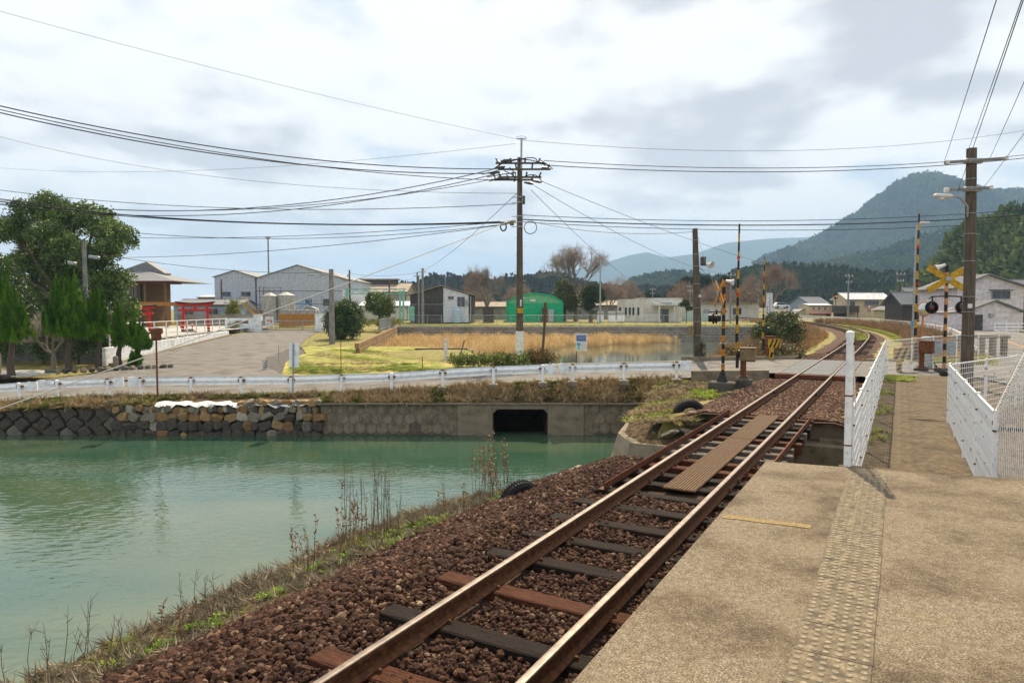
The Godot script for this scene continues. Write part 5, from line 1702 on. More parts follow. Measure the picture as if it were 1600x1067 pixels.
	m.lathe(Vector3(-0.22, 3.92, 0.05), [Vector2(0.05, -0.14), Vector2(0.07, 0.06), Vector2(0.13, 0.22)], 14, Basis(Vector3.BACK, PI / 2 + 0.35))
	part(t, "loudspeaker", m, "white_ceramic")
	m = MB.new()
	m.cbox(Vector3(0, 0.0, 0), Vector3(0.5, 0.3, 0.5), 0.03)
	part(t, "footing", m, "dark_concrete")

# ---------- buildings
func window_at(t: Node3D, x0: float, y0: float, x1: float, y1: float, z := 0.0, frame = "galvanised", bars := 1, parent: Node = null) -> void:
	var m := MB.new()
	var w := x1 - x0
	var h := y1 - y0
	var c := Vector3((x0 + x1) / 2, (y0 + y1) / 2, z + 0.03)
	var e := 0.05 if w < 2 else 0.07
	m.box(c + Vector3(0, h / 2 - e / 2, 0), Vector3(w, e, 0.08))
	m.box(c - Vector3(0, h / 2 - e / 2, 0), Vector3(w + 0.06, e, 0.12))
	m.box(c + Vector3(w / 2 - e / 2, 0, 0), Vector3(e, h - 2 * e, 0.08))
	m.box(c - Vector3(w / 2 - e / 2, 0, 0), Vector3(e, h - 2 * e, 0.08))
	for k in bars: m.box(c + Vector3(-w / 2 + w * (k + 1) / (bars + 1), 0, 0), Vector3(e * 0.8, h - 2 * e, 0.06))
	var p := part(parent if parent else t, "window", m, frame)
	var g := MB.new()
	g.box(c - Vector3(0, 0, 0.015), Vector3(w - e, h - e, 0.012))
	part(p, "pane", g, "window_glass")
func door_at(t: Node3D, x0: float, x1: float, h: float, z := 0.0, mt = "brown_boards", y0 := 0.0) -> void:
	var m := MB.new()
	m.cbox(Vector3((x0 + x1) / 2, y0 + h / 2, z + 0.03), Vector3(x1 - x0, h, 0.07), 0.01)
	var p := part(t, "door", m, mt)
	var k := MB.new()
	k.cbox(Vector3(x1 - 0.12, y0 + h * 0.48, z + 0.09), Vector3(0.04, 0.14, 0.05), 0.01)
	part(p, "handle", k, "galvanised")
func gable_body(t: Node3D, w: float, dp: float, h: float, rh: float, wall, roof, over := 0.45, along_x := false, peak := 0.5, corr := 0.0) -> void:   # front face at z = 0; ridge runs back (or along x)
	var m := MB.new()
	if along_x:
		var rot := Transform3D(Basis(Vector3.UP, PI / 2), Vector3.ZERO)
		m.prism(poly([0, 0, dp, 0, dp, h, dp * 0.5, h + rh, 0, h]), -w / 2, w / 2, rot)
	else:
		m.prism(poly([-w / 2, 0, w / 2, 0, w / 2, h, -w / 2 + w * peak, h + rh, -w / 2, h]), -dp, 0)
	part(t, "wall", m, wall)
	var a := [Vector2(-w / 2, h), Vector2(-w / 2 + w * peak, h + rh), Vector2(w / 2, h)]
	if along_x: a = [Vector2(0, h), Vector2(dp * 0.5, h + rh), Vector2(dp, h)]
	for k in 2:
		var p: Vector2 = a[k * 2]; var q: Vector2 = a[1]
		var d := (q - p).normalized()
		var n := Vector2(-d.y, d.x) * (1.0 if k == 0 else -1.0)
		var s := MB.new()
		var p0 := p - d * over
		var out := PackedVector2Array([p0 + n * 0.02, q + n * 0.02, q + n * 0.14, p0 + n * 0.14])
		if along_x: s.prism(out, -w / 2 - over * 0.7, w / 2 + over * 0.7, Transform3D(Basis(Vector3.UP, PI / 2), Vector3.ZERO))
		else: s.prism(out, -dp - 0.2, over * 0.7)
		var r := part(t, "roof", s, roof)
		if corr > 0:   # raised seams or tile rolls running down the slope
			var l := (q - p0).length()
			var run: float = dp + 0.2 + over * 0.7 if not along_x else w + over * 1.4
			var nn := int(run / corr)
			var c := MB.new()
			for i in nn:
				var z: float = over * 0.7 - 0.1 - i * corr if not along_x else -w / 2 - over * 0.7 + 0.1 + i * corr
				var A := p0 + n * 0.15; var B := q + n * 0.15
				if along_x: c.bar(Vector3(z, A.y, -A.x), Vector3(z, B.y, -B.x), corr * 0.35, 0.05)
				else: c.bar(Vector3(A.x, A.y, z), Vector3(B.x, B.y, z), corr * 0.35, 0.05)
			part(r, "roof_rolls", c, roof, "stuff")
	if along_x:   # eaves gutter and a downpipe
		var gu := MB.new()
		gu.tube([Vector3(-w / 2 - over * 0.6, h - over * 0.28, over * 0.95), Vector3(w / 2 + over * 0.6, h - over * 0.3, over * 0.95)], 0.07, 6)
		gu.tube([Vector3(w / 2 - 0.1, h - over * 0.3, over * 0.9), Vector3(w / 2 - 0.1, h - 0.5, 0.08), Vector3(w / 2 - 0.1, 0, 0.08)], 0.045, 6)
		part(t, "gutter", gu, "pole_concrete")
		var cap := MB.new()
		cap.cbox(Vector3(0, h + rh + 0.14, -dp * 0.5), Vector3(w + over * 1.4, 0.16, 0.3), 0.04)
		part(t, "ridge_cap", cap, roof)
func ribs(t: Node3D, w: float, y0: float, hf: Callable, pitch: float, z: float, mt) -> void:   # vertical cladding ribs
	var m := MB.new()
	var x := -w / 2 + pitch / 2
	while x < w / 2:
		var h: float = hf.call(x)
		m.box(Vector3(x, (y0 + h) / 2, z + 0.012), Vector3(pitch * 0.35, h - y0, 0.024))
		x += pitch
	part(t, "cladding_ribs", m, mt, "stuff")

func right_side() -> void:
	# main road running beside the line
	var m := MB.new()
	var l := []; var r := []; var l2 := []
	for s in [12.0, 24.0, 30.0, 36.0, 44.0, 52.0, 60.0, 70.0, 80.0, 90.0, 100.0, 112.0, 124.0, 140.0]:
		l.append(line_at(s, lerp_list(s, [[12, 9.5], [24, 6.2], [27.5, 4.0], [36, 4.0], [44, 6.0], [60, 6.4], [140, 6.4]]), -0.01) + Vector3(0, 0.11 - rise(-s) * 0.35, 0))
		r.append(line_at(s, lerp_list(s, [[12, 19], [60, 13.2], [140, 12.4]]), -0.01) + Vector3(0, 0.10 - rise(-s) * 0.35, 0))
	strip(m, l, r)
	struct("main_road", m, "asphalt")
	for q in [[9.15, 0.12, "road_orange", 30.0, 130.0], [12.1, 0.14, "road_white", 34.0, 130.0], [6.75, 0.12, "road_white", 47.0, 130.0]]:
		m = MB.new()
		var a := []; var b := []
		var s: float = q[3]
		while s < q[4]:
			var off: float = q[0] + clampf((50 - s) * 0.06, 0, 3)
			a.append(line_at(s, off - q[1] / 2, 0.112) - Vector3(0, rise(-s) * 0.35, 0))
			b.append(line_at(s, off + q[1] / 2, 0.112) - Vector3(0, rise(-s) * 0.35, 0))
			s += 3.0
		strip(m, a, b)
		struct("road_line", m, q[2])
	m = MB.new()
	for q in [[Vector3(3.6, 0.108, -50.5), Vector3(4.1, 0.108, -44.5), 0.3], [Vector3(5.8, 0.108, -51.5), Vector3(8.6, 0.108, -49.0), 0.35]]:
		var d: Vector3 = (q[1] - q[0]).normalized()
		var n: Vector3 = d.cross(Vector3.UP) * q[2] * 0.5
		m.quad(q[0] - n, q[0] + n, q[1] + n, q[1] - n)
	struct("stop_line", m, "road_white")
	# grass verge between line and road
	m = MB.new()
	m.grid(6, 30, func(i: int, j: int):
		var s := 36.2 + j * 3.0
		var y: float = lerpf(-0.30, 0.12, smoothstep(0.0, 1.0, i / 6.0)) - rise(-s) * 0.35 * (i / 6.0)
		return line_at(s, lerpf(2.6, lerp_list(s, [[36, 4.0], [44, 5.9], [60, 6.3], [140, 6.3]]), i / 6.0), y))
	struct("track_verge", m, "ground")
	# white roadside barrier following the curve
	var t := thing("roadside_barrier", "long white pipe barrier along the road round the bend", "barrier", line_at(62, 6.1))
	var o := t.position
	var prev = null
	var s := 50.0
	while s < 132:
		var p := line_at(s, 6.15, 0.08) - Vector3(0, rise(-s) * 0.35, 0) - o
		m = MB.new()
		m.tube([p - Vector3.UP * 0.1, p + Vector3.UP * 0.75], 0.05, 8)
		part(t, "post", m, "white_paint")
		if prev != null:
			for y in [0.42, 0.68]:
				m = MB.new()
				m.bar(prev + Vector3.UP * y, p + Vector3.UP * y, 0.05, 0.16)
				part(t, "rail", m, "white_paint")
		prev = p
		s += 2.4
	t = thing("pipe_fence", "white three-rail pipe fence in front of the pink house", "fence", R(43.9, 0.15, 62), TH - 0.12)
	for k in 8:
		m = MB.new()
		m.tube([Vector3(k * 1.0, -0.3, 0), Vector3(k * 1.0, 0.95, 0)], 0.04, 8)
		part(t, "post", m, "white_paint")
	for y in [0.3, 0.6, 0.92]:
		m = MB.new()
		m.tube([Vector3(-0.05, y, 0), Vector3(7.05, y, 0)], 0.035, 8)
		part(t, "rail", m, "white_paint")
	# lamp post, mirror, cabinet and poles near the right gate
	t = thing("street_lamp", "slim grey lamp post rising behind the right gate arm", "street lamp", R(23.2, 0.0, 39.5), TH)
	m = MB.new()
	m.tube([Vector3(0, -0.2, 0), Vector3(0.05, 6.9, 0), Vector3(0.12, 7.2, 0), Vector3(0.35, 7.35, 0)], [0.06, 0.045, 0.04, 0.03], 10)
	part(t, "pole", m, "galvanised")
	m = MB.new()
	m.cbox(Vector3(0.55, 7.36, 0), Vector3(0.5, 0.1, 0.2), 0.03)
	part(t, "lamp_head", m, "white_ceramic")
	m = MB.new()
	m.tube([Vector3(0.0, 1.35, 0), Vector3(0.003, 1.7, 0)], 0.09, 10)
	part(t, "blue_band", m, "blue_paint")
	t = thing("traffic_mirror", "round orange-rimmed convex traffic mirror behind the right gate", "mirror", R(23.0, 0.0, 38.2), TH)
	m = MB.new()
	m.tube([Vector3(0, -0.2, 0), Vector3(0, 2.2, 0)], 0.045, 8)
	part(t, "post", m, "orange_paint")
	m = MB.new()
	m.lathe(Vector3(0.05, 2.38, 0.06), [Vector2(0.4, -0.06), Vector2(0.42, 0.0), Vector2(0.38, 0.03)], 24, Basis(Vector3.RIGHT, PI / 2))
	part(t, "rim", m, "orange_paint")
	m = MB.new()
	m.lathe(Vector3(0.05, 2.38, 0.06), [Vector2(0.38, 0.01), Vector2(0.25, 0.05), Vector2(0.0, 0.07)], 24, Basis(Vector3.RIGHT, PI / 2))
	part(t, "mirror_glass", m, mat("mirror", Color(0.5, 0.5, 0.5), 0.12, null, 1.0, {"metal": 1.0}))
	t = thing("relay_cabinet", "tall pale grey cabinet behind the right gate machine", "cabinet", Vector3(0.9, 0.0, -31.6), TH)
	m = MB.new()
	m.cbox(Vector3(0.1, 0.65, 0), Vector3(0.3, 1.3, 0.3), 0.02)
	part(t, "body", m, "galvanised")
	m = MB.new()
	m.box(Vector3(0.1, 0.68, 0.155), Vector3(0.24, 1.1, 0.012))
	part(t, "door", m, "galvanised")
	t = thing("bridge_parapet", "short concrete post-and-rail parapet beside the road right of the signal", "parapet", Vector3(2.6, 0.05, -40.0), TH)
	for k in 5:
		m = MB.new()
		m.cbox(Vector3(k * 0.55, 0.45, 0), Vector3(0.22, 0.95, 0.25), 0.02)
		part(t, "baluster", m, "old_concrete")
	m = MB.new()
	m.cbox(Vector3(1.1, 0.99, 0), Vector3(2.6, 0.16, 0.34), 0.02)
	part(t, "top_rail", m, "old_concrete")
	# hanging sign plate on the cross fence
	t = thing("fence_plate", "grey blank plate hung on the cross fence left of the signal", "sign", Vector3(1.55, 0.62, -31.6), TH)
	m = MB.new()
	m.cbox(Vector3(0, 0.25, 0.06), Vector3(0.85, 0.55, 0.02), 0.005)
	part(t, "plate", m, "galvanised")
	# dry brush along the track, beyond the crossing
	var xs := []; var cs := []
	for i in 1500:
		var ss := rf(37, 112)
		var off := rf(3.0, 6.0) if rng.randf() < 0.72 else rf(-6.5, -3.4)
		xs.append(xf(line_at(ss, off, -0.28), Vector3(0.9, rf(0.5, 1.15), 0.9)))
		cs.append(tint(Color(0.16, 0.095, 0.05), Color(0.36, 0.24, 0.12)))
	tag(many(self, "dry_brush", clump_meshes[5], "grass", xs, cs), "brown dry brush on both sides of the track beyond the crossing", "brush")
	var twx := []; var twc := []
	for i in 420:
		twx.append(xf(line_at(rf(38, 90), rf(3.2, 6.0), -0.25), Vector3(1.0, rf(0.9, 1.5), 1.0)))
		twc.append(tint(Color(0.15, 0.09, 0.06), Color(0.28, 0.18, 0.11)))
	tag(many(self, "bare_thicket", clump_meshes[7], "grass", twx, twc), "leafless reddish-brown thicket right of the curving track", "thicket")
	var gx := []; var gc := []
	for i in 900:
		var ss := rf(60, 100)
		gx.append(xf(line_at(ss, rf(-0.4, 0.4) if rng.randf() < 0.35 else rf(2.3, 2.9), -0.2), Vector3(0.6, rf(0.08, 0.16), 0.6)))
		gc.append(tint(Color(0.15, 0.19, 0.03), Color(0.36, 0.36, 0.07)))
	for i in 500:
		gx.append(xf(Vector3(rf(1.3, 3.6), 0.06, rf(-40, -34)), Vector3(0.5, rf(0.12, 0.28), 0.5)))
		gc.append(tint(Color(0.17, 0.22, 0.03), Color(0.42, 0.36, 0.11)))
	for i in 260:
		gx.append(xf(Vector3(rf(0.5, 2.6), 0.06, rf(-42, -36)), Vector3(0.7, rf(0.3, 0.6), 0.7)))
		gc.append(tint(Color(0.30, 0.2, 0.1), Color(0.45, 0.33, 0.16)))
	tag(many(self, "track_grass", clump_meshes[6], "grass", gx, gc), "green grass between the curving rails and beside the road", "grass")
	var fx := []; var fc := []
	for i in 700:
		fx.append(xf(R(rf(52, 60), 0.2, rf(84, 90)), Vector3(0.8, rf(0.4, 0.8), 0.8)))
		fc.append(tint(Color(0.5, 0.42, 0.02), Color(0.3, 0.36, 0.04)) if rng.randf() < 0.7 else Color(0.1, 0.2, 0.03))
	tag(many(self, "yellow_flowers", clump_meshes[8], "grass", fx, fc), "bed of yellow flowers in front of the dark-roofed houses", "flowers")

func houses() -> void:
	var t := thing("pink_house", "two-storey pink rendered house with grey tiled roofs, right of the wooden pole", "house", R(50.4, -0.2, 72), TH - 0.1)
	gable_body(t, 6.6, 8, 4.9, 1.25, "pink_render", "tile_roof", 0.6, false, 0.45, 0.35)
	window_at(t, 0.1, 3.65, 1.95, 4.5, 0.0, "galvanised", 1)
	var m := MB.new()
	m.cbox(Vector3(1.0, 4.6, 0.2), Vector3(2.3, 0.06, 0.5), 0.01)
	part(t, "window_hood", m, "dark_boards")
	t = thing("pink_annex", "low pink gabled annex with a dark door before the pink house", "house", R(47.6, -0.15, 67.4), TH - 0.1)
	gable_body(t, 4.7, 4, 2.35, 0.95, "pink_render", "tile_roof", 0.45, false, 0.5, 0.35)
	door_at(t, -1.9, -1.05, 2.0, 0.0, "dark_boards")
	m = MB.new()
	m.cbox(Vector3(-0.3, 1.95, 0.12), Vector3(0.4, 0.35, 0.25), 0.02)
	part(t, "meter_box", m, "galvanised")
	t = thing("pink_shed", "narrow pink lean-to shed beside the pink annex", "shed", R(44.4, -0.15, 68), TH)
	m = MB.new()
	m.prism(poly([-1.0, 0, 1.0, 0, 1.0, 2.3, -1.0, 2.1]), -3, 0)
	part(t, "wall", m, "pink_render")
	m = MB.new()
	m.prism(poly([-1.2, 2.12, 1.1, 2.34, 1.1, 2.42, -1.2, 2.2]), -3.1, 0.2)
	part(t, "roof", m, "tile_roof")
	t = thing("brown_house", "reddish-brown boarded house end at the right edge", "house", R(60.5, -0.2, 77), TH)
	gable_body(t, 6.0, 8, 5.0, 0.9, "brown_boards", "tile_roof", 0.5, true, 0.5, 0.4)
	t = thing("dark_tiled_house", "dark wooden house with a long grey tiled roof behind the right gate arm", "house", R(59.6, 0.2, 96), TH)
	gable_body(t, 9.4, 4.5, 3.0, 1.5, "dark_boards", "tile_roof", 0.7, true, 0.5, 0.45)
	window_at(t, -3.0, 0.7, -0.6, 2.1)
	window_at(t, 0.6, 0.7, 3.6, 2.1, 0.0, "galvanised", 2)
	t = thing("far_tiled_house", "old house with a steep grey tiled roof rising behind the dark house", "house", R(69, 0.2, 108), TH)
	gable_body(t, 10, 8, 3.6, 2.0, "white_render", "tile_roof", 0.7, true, 0.5, 0.45)
	window_at(t, -3.0, 1.2, -1.0, 2.6)
	t = thing("cream_house", "two-storey cream house with a pale metal roof and a wide balcony window", "house", R(70.3, 0.5, 135), TH + 0.05)
	gable_body(t, 8.6, 5, 3.9, 1.1, "cream_render", "pale_roof", 0.6, true, 0.5, 0.5)
	window_at(t, -0.7, 2.55, 2.3, 3.55, 0.0, "galvanised", 3)
	window_at(t, -3.6, 2.55, -2.6, 3.5)
	window_at(t, 1.4, 0.55, 3.6, 1.2, 0.0, "galvanised", 2)
	m = MB.new()
	for k in 16: m.box(Vector3(-0.8 + k * 0.21, 2.55, 0.28), Vector3(0.03, 0.5, 0.03))
	m.box(Vector3(0.8, 2.8, 0.28), Vector3(3.3, 0.04, 0.04)); m.box(Vector3(0.8, 2.3, 0.15), Vector3(3.3, 0.05, 0.3))
	part(t, "balcony", m, "galvanised")
	m = MB.new()
	m.box(Vector3(-4.8, 1.9, 0.6), Vector3(4.8, 1.3, 1.4))
	part(t, "porch_hood", m, "dark_boards")
	m = MB.new()
	for x in [-7.1, -5.0, -2.6]: m.box(Vector3(x, 0.62, 1.1), Vector3(0.15, 1.3, 0.15))
	m.box(Vector3(-5.6, 0.6, 0.3), Vector3(2.8, 1.2, 0.2))
	part(t, "porch_post", m, "dark_boards")
	t = thing("cream_bungalow", "low cream bungalow with a grey hipped roof right of the cream house", "house", R(71.6, 0.4, 124), TH)
	gable_body(t, 5.4, 6, 1.9, 1.0, "cream_render", "grey_roof", 0.6, false, 0.55, 0.45)
	window_at(t, -0.6, 0.5, 0.9, 1.5, 0.0, "galvanised", 2)
	window_at(t, 1.5, 0.5, 2.2, 1.4)
	t = thing("blue_house", "pale blue-grey house with dark tiled roofs on the far slope", "house", R(74.0, 1.2, 165), TH + 0.25)
	gable_body(t, 5.4, 7, 2.6, 1.5, "blue_render", "tile_roof", 0.5, true, 0.5, 0.45)
	window_at(t, -1.9, 1.3, -1.4, 1.9, 0.0, "galvanised", 0); window_at(t, -0.6, 1.3, -0.1, 1.9, 0.0, "galvanised", 0); window_at(t, 0.7, 1.3, 1.2, 1.9, 0.0, "galvanised", 0)
	t = thing("small_cream_shop", "small cream building with a pink awning left of the cream house", "house", R(63.2, 0.4, 140), TH)
	gable_body(t, 4.6, 5, 2.7, 0.3, "cream_render", "pale_roof", 0.2, true)
	for x in [-1.5, -0.4, 0.8]: window_at(t, x, 1.8, x + 0.3, 2.4, 0.0, "galvanised", 0)
	m = MB.new()
	m.prism(poly([0, 1.35, 1.0, 1.05, 1.0, 1.12, 0, 1.45]), -2.3, 2.3, Transform3D(Basis(Vector3.UP, -PI / 2), Vector3.ZERO))
	part(t, "awning", m, mat("awning_pink", Color(0.55, 0.22, 0.19), 0.8))
	door_at(t, 1.2, 2.0, 1.0, 0.0, "dark_boards")
	t = thing("shed_with_gable", "tiny cream gabled shed at the foot of the blue house", "shed", R(60.6, 0.3, 142), TH)
	gable_body(t, 3.0, 4, 1.2, 0.8, "cream_render", "tile_roof", 0.3)
	# road on the far slope, with two cars
	m = MB.new()
	m.quad(R(60, 2.35, 176), R(84, 2.8, 172), R(84, 3.0, 178), R(60, 2.6, 182))
	m.quad(R(60, 1.6, 172), R(84, 2.0, 168), R(84, 2.8, 172), R(60, 2.35, 176))
	struct("hill_road", m, "asphalt")
	for q in [[69.4, 2.62, 176.0, "white_paint", "white van driving on the far hillside road"], [76.6, 2.78, 176.0, "car_paint_white", "white car half hidden by the blue house on the hillside road"]]:
		car(q[4], R(q[0], q[1], q[2]), TH)
	t = thing("white_banner_sign", "tall white sign board with green mark and small dark characters beyond the pond", "sign", R(33.9, 0.05, 90), TH)
	m = MB.new()
	for x in [-0.3, 0.3]: m.tube([Vector3(x, -0.2, -0.03), Vector3(x, 2.0, -0.03)], 0.04, 8)
	part(t, "leg", m, "wood")
	m = MB.new()
	m.cbox(Vector3(0, 3.0, 0), Vector3(0.86, 2.9, 0.05), 0.01)
	part(t, "board", m, "sign_white")
	m = MB.new()
	m.lathe(Vector3(0.05, 4.2, 0.028), [Vector2(0.1, 0), Vector2(0.1, 0.004), Vector2(0, 0.004)], 12, Basis(Vector3.RIGHT, PI / 2))
	part(t, "green_mark", m, "mint_paint")
	m = MB.new()
	for k in 9:
		m.box(Vector3(0.08, 3.9 - k * 0.24, 0.028), Vector3(0.18, 0.035, 0.006)); m.box(Vector3(0.08, 3.83 - k * 0.24, 0.028), Vector3(0.13, 0.03, 0.006)); m.box(Vector3(0.06, 3.87 - k * 0.24, 0.029), Vector3(0.035, 0.16, 0.006))
	for k in 5: m.box(Vector3(-0.22, 2.65 - k * 0.19, 0.028), Vector3(0.11, 0.1, 0.006))
	part(t, "characters", m, "sign_ink", "stuff")
	# railway signal at the bend
	t = thing("railway_signal", "railway colour-light signal showing amber at the bend", "signal", R(56.4, 0.4, 119), TH)
	m = MB.new()
	m.tube([Vector3(0, -0.3, 0), Vector3(0, 3.9, 0)], 0.06, 8)
	part(t, "post", m, "dark_boards")
	m = MB.new()
	m.cbox(Vector3(0, 4.3, 0), Vector3(0.55, 1.1, 0.2), 0.06)
	m.lathe(Vector3(0, 4.2, 0.1), [Vector2(0.16, 0), Vector2(0.17, 0.2)], 12, Basis(Vector3.RIGHT, PI / 2))
	part(t, "signal_head", m, "black_paint")
	m = MB.new()
	m.lathe(Vector3(0, 4.2, 0.12), [Vector2(0.13, 0), Vector2(0.08, 0.02), Vector2(0, 0.025)], 12, Basis(Vector3.RIGHT, PI / 2))
	var am := mat("amber_lamp", Color(0.8, 0.3, 0.02), 0.4)
	am.emission_enabled = true
	am.emission = Color(1.0, 0.45, 0.05)
	am.emission_energy_multiplier = 1.4
	part(t, "signal_lamp", m, am)
	var ol := OmniLight3D.new()
	ol.name = "signal_glow"
	ol.light_color = Color(1.0, 0.45, 0.05)
	ol.light_energy = 0.05
	ol.light_size = 0.1
	ol.omni_range = 5.0
	ol.omni_attenuation = 2.0
	ol.shadow_enabled = true
	ol.position = Vector3(0, 4.2, 0.4)
	t.add_child(ol)
	# two round no-entry style road signs by the cream house
	t = thing("round_road_signs", "two red-rimmed round road signs on one pole before the cream house", "sign", R(63.8, 0.4, 122), TH)
	m = MB.new()
	m.tube([Vector3(0, -0.2, 0), Vector3(0, 2.8, 0)], 0.04, 8)
	part(t, "pole", m, "galvanised")
	for y in [1.7, 2.4]:
		m = MB.new()
		m.lathe(Vector3(0, y, 0.05), [Vector2(0.32, 0), Vector2(0.32, 0.02), Vector2(0, 0.02)], 18, Basis(Vector3.RIGHT, PI / 2))
		var p := part(t, "plate", m, "red_paint")
		m = MB.new()
		m.lathe(Vector3(0, y, 0.072), [Vector2(0.22, 0), Vector2(0.22, 0.006), Vector2(0, 0.006)], 18, Basis(Vector3.RIGHT, PI / 2))
		part(p, "centre", m, "sign_white" if y > 2 else "blue_paint")

func car(label: String, o: Vector3, turn: float) -> void:
	var t := thing("car", label, "car", o, turn, "cars on the hillside road")
	var m := MB.new()
	m.prism(poly([-1.9, 0.3, 1.9, 0.3, 1.95, 0.75, 1.3, 0.9, 0.8, 1.42, -1.3, 1.5, -1.8, 0.95, -1.95, 0.7]), -0.8, 0.8)
	part(t, "body", m, "car_paint_white")
	m = MB.new()
	m.prism(poly([1.15, 0.92, 0.72, 1.35, -1.2, 1.42, -1.6, 0.95]), -0.815, 0.815)
	part(t, "window", m, "window_glass")
	for x in [-1.2, 1.2]:
		for z in [-0.72, 0.72]:
			m = MB.new()
			m.lathe(Vector3(x, 0.3, z), [Vector2(0, -0.1), Vector2(0.3, -0.1), Vector2(0.3, 0.1), Vector2(0, 0.1)], 14, Basis(Vector3.RIGHT, PI / 2))
			part(t, "wheel", m, "rubber")

# ---------- trees
func tree(called: String, label: String, group: String, o: Vector3, trunk_r: float, blobs: Array, per: float, size: Vector2, ids: Array, a: Color, b: Color, lm = "leaf", bark = "bark") -> Node3D:
	var t := thing(called, label, "tree", o, 0.0, group)
	var m := MB.new()
	var hub := Vector3(0, blobs[0][0].y * 0.45, 0)
	m.tube([Vector3(0, -0.15, 0), Vector3(0.04, hub.y * 0.5, 0.02), hub], [trunk_r * 1.25, trunk_r, trunk_r * 0.85], 8)
	for q in blobs:
		var e: Vector3 = q[0]
		m.tube([hub, hub.lerp(e, 0.5) + Vector3(rf(-0.2, 0.2), 0.1, rf(-0.2, 0.2)), e], [trunk_r * 0.7, trunk_r * 0.45, trunk_r * 0.2], 6)
	part(t, "trunk", m, bark)
	var sets := {}
	for q in blobs:
		var r: Vector3 = q[1]
		var n := int(per * (r.x * r.y + r.y * r.z + r.x * r.z))
		for i in n:
			var d := rdir()
			var p: Vector3 = q[0] + d * r * pow(rf(0.12, 1.0), 0.5)
			var k: int = ids[rng.randi() % ids.size()]
			if not sets.has(k): sets[k] = [[], []]
			sets[k][0].append(Transform3D(Basis(rdir(), rf(0, TAU)).scaled(Vector3.ONE * rf(size.x, size.y)) if not (k in [3, 4]) else Basis(Vector3.UP, rf(0, TAU)).scaled(Vector3.ONE * rf(size.x, size.y)), p))
			sets[k][1].append(tint(a, b) * rf(0.75, 1.2))
	for k in sets: many(t, "crown", clump_meshes[k], lm, sets[k][0], sets[k][1])
	return t
func juniper(label: String, o: Vector3, lobes: Array, trunk_h: float) -> void:   # flame-shaped conifer; lobes: [x, z, y0, height, radius]
	var t := thing("juniper_tree", label, "tree", o, 0.0, "clipped junipers by the canal road")
	var m := MB.new()
	var pts := [Vector3(0, -0.1, 0)]
	for i in 4: pts.append(Vector3(0.07 * sin(i * 2.3 + o.x), trunk_h * (i + 1) / 3.2, 0.06 * cos(i * 1.9)))
	m.tube(pts, [0.2, 0.16, 0.14, 0.12, 0.08], 8)
	for l in lobes: m.tube([Vector3(0, trunk_h * 0.85, 0), Vector3(l[0] * 0.6, l[2] + 0.3, l[1] * 0.6), Vector3(l[0], l[2] + l[3] * 0.6, l[1])], [0.09, 0.06, 0.02], 6)
	part(t, "trunk", m, "bark")
	var xs := []; var cs := []
	for l in lobes:   # a filled core inside a ring of tapering pointed flames
		l[4] *= 1.3
		for i in int(l[3] * l[4] * 55):
			var f := rng.randf()
			var a := rf(0, TAU)
			var rr: float = l[4] * 0.6 * (1.0 - f * 0.9) * sqrt(rng.randf())
			xs.append(xf(Vector3(l[0] + cos(a) * rr, l[2] + f * l[3] * 0.85, l[1] + sin(a) * rr), Vector3(0.15, 0.18, 0.15)))
			cs.append(tint(Color(0.035, 0.10, 0.008), Color(0.14, 0.265, 0.022)))
		for k in 22:
			var a := rf(0, TAU)
			var up := pow(rng.randf(), 1.3) * 0.62
			var off: float = l[4] * rf(0.55, 1.0) * (1.0 - up * 0.95) if k else 0.0
			var ft := Vector3(l[0] + cos(a) * off, l[2] + up * l[3], l[1] + sin(a) * off)
			var hh: float = l[3] * (rf(0.24, 0.40) if k else 1.0)
			var tip := ft + Vector3(cos(a) * 0.06, hh, sin(a) * 0.06)
			var wide: float = rf(0.13, 0.2)
			var base := tint(Color(0.035, 0.10, 0.008), Color(0.14, 0.265, 0.022))
			for i in int(hh * 34) + 8:
				var f := rng.randf()
				var q := rf(0, TAU)
				var rr := wide * (1.0 - f) * sqrt(rng.randf())
				xs.append(xf(ft.lerp(tip, f) + Vector3(cos(q) * rr, 0, sin(q) * rr), Vector3(0.105, 0.15, 0.105) * (1.15 - 0.55 * f)))
				cs.append(base * rf(0.75, 1.25))
	many(t, "crown", clump_meshes[3], "needle", xs, cs)
func limbs(m: MB, o: Vector3, d: Vector3, l: float, r: float, depth: int, tips: Array) -> void:
	var e := o + d * l
	var mid := o.lerp(e, 0.5) + rdir() * l * 0.06
	m.tube([o, mid, e], [r, r * 0.82, r * 0.62], 6 if depth > 2 else 4, false)
	if depth == 0:
		tips.append(e)
		return
	var n := 3 if depth > 1 else 2
	for i in n:
		var q := (d + rdir() * 0.75 + Vector3.UP * 0.18).normalized()
		limbs(m, e if i else mid.lerp(e, 0.6), q, l * rf(0.62, 0.82), r * 0.6, depth - 1, tips)
	if depth < 3: tips.append(e)
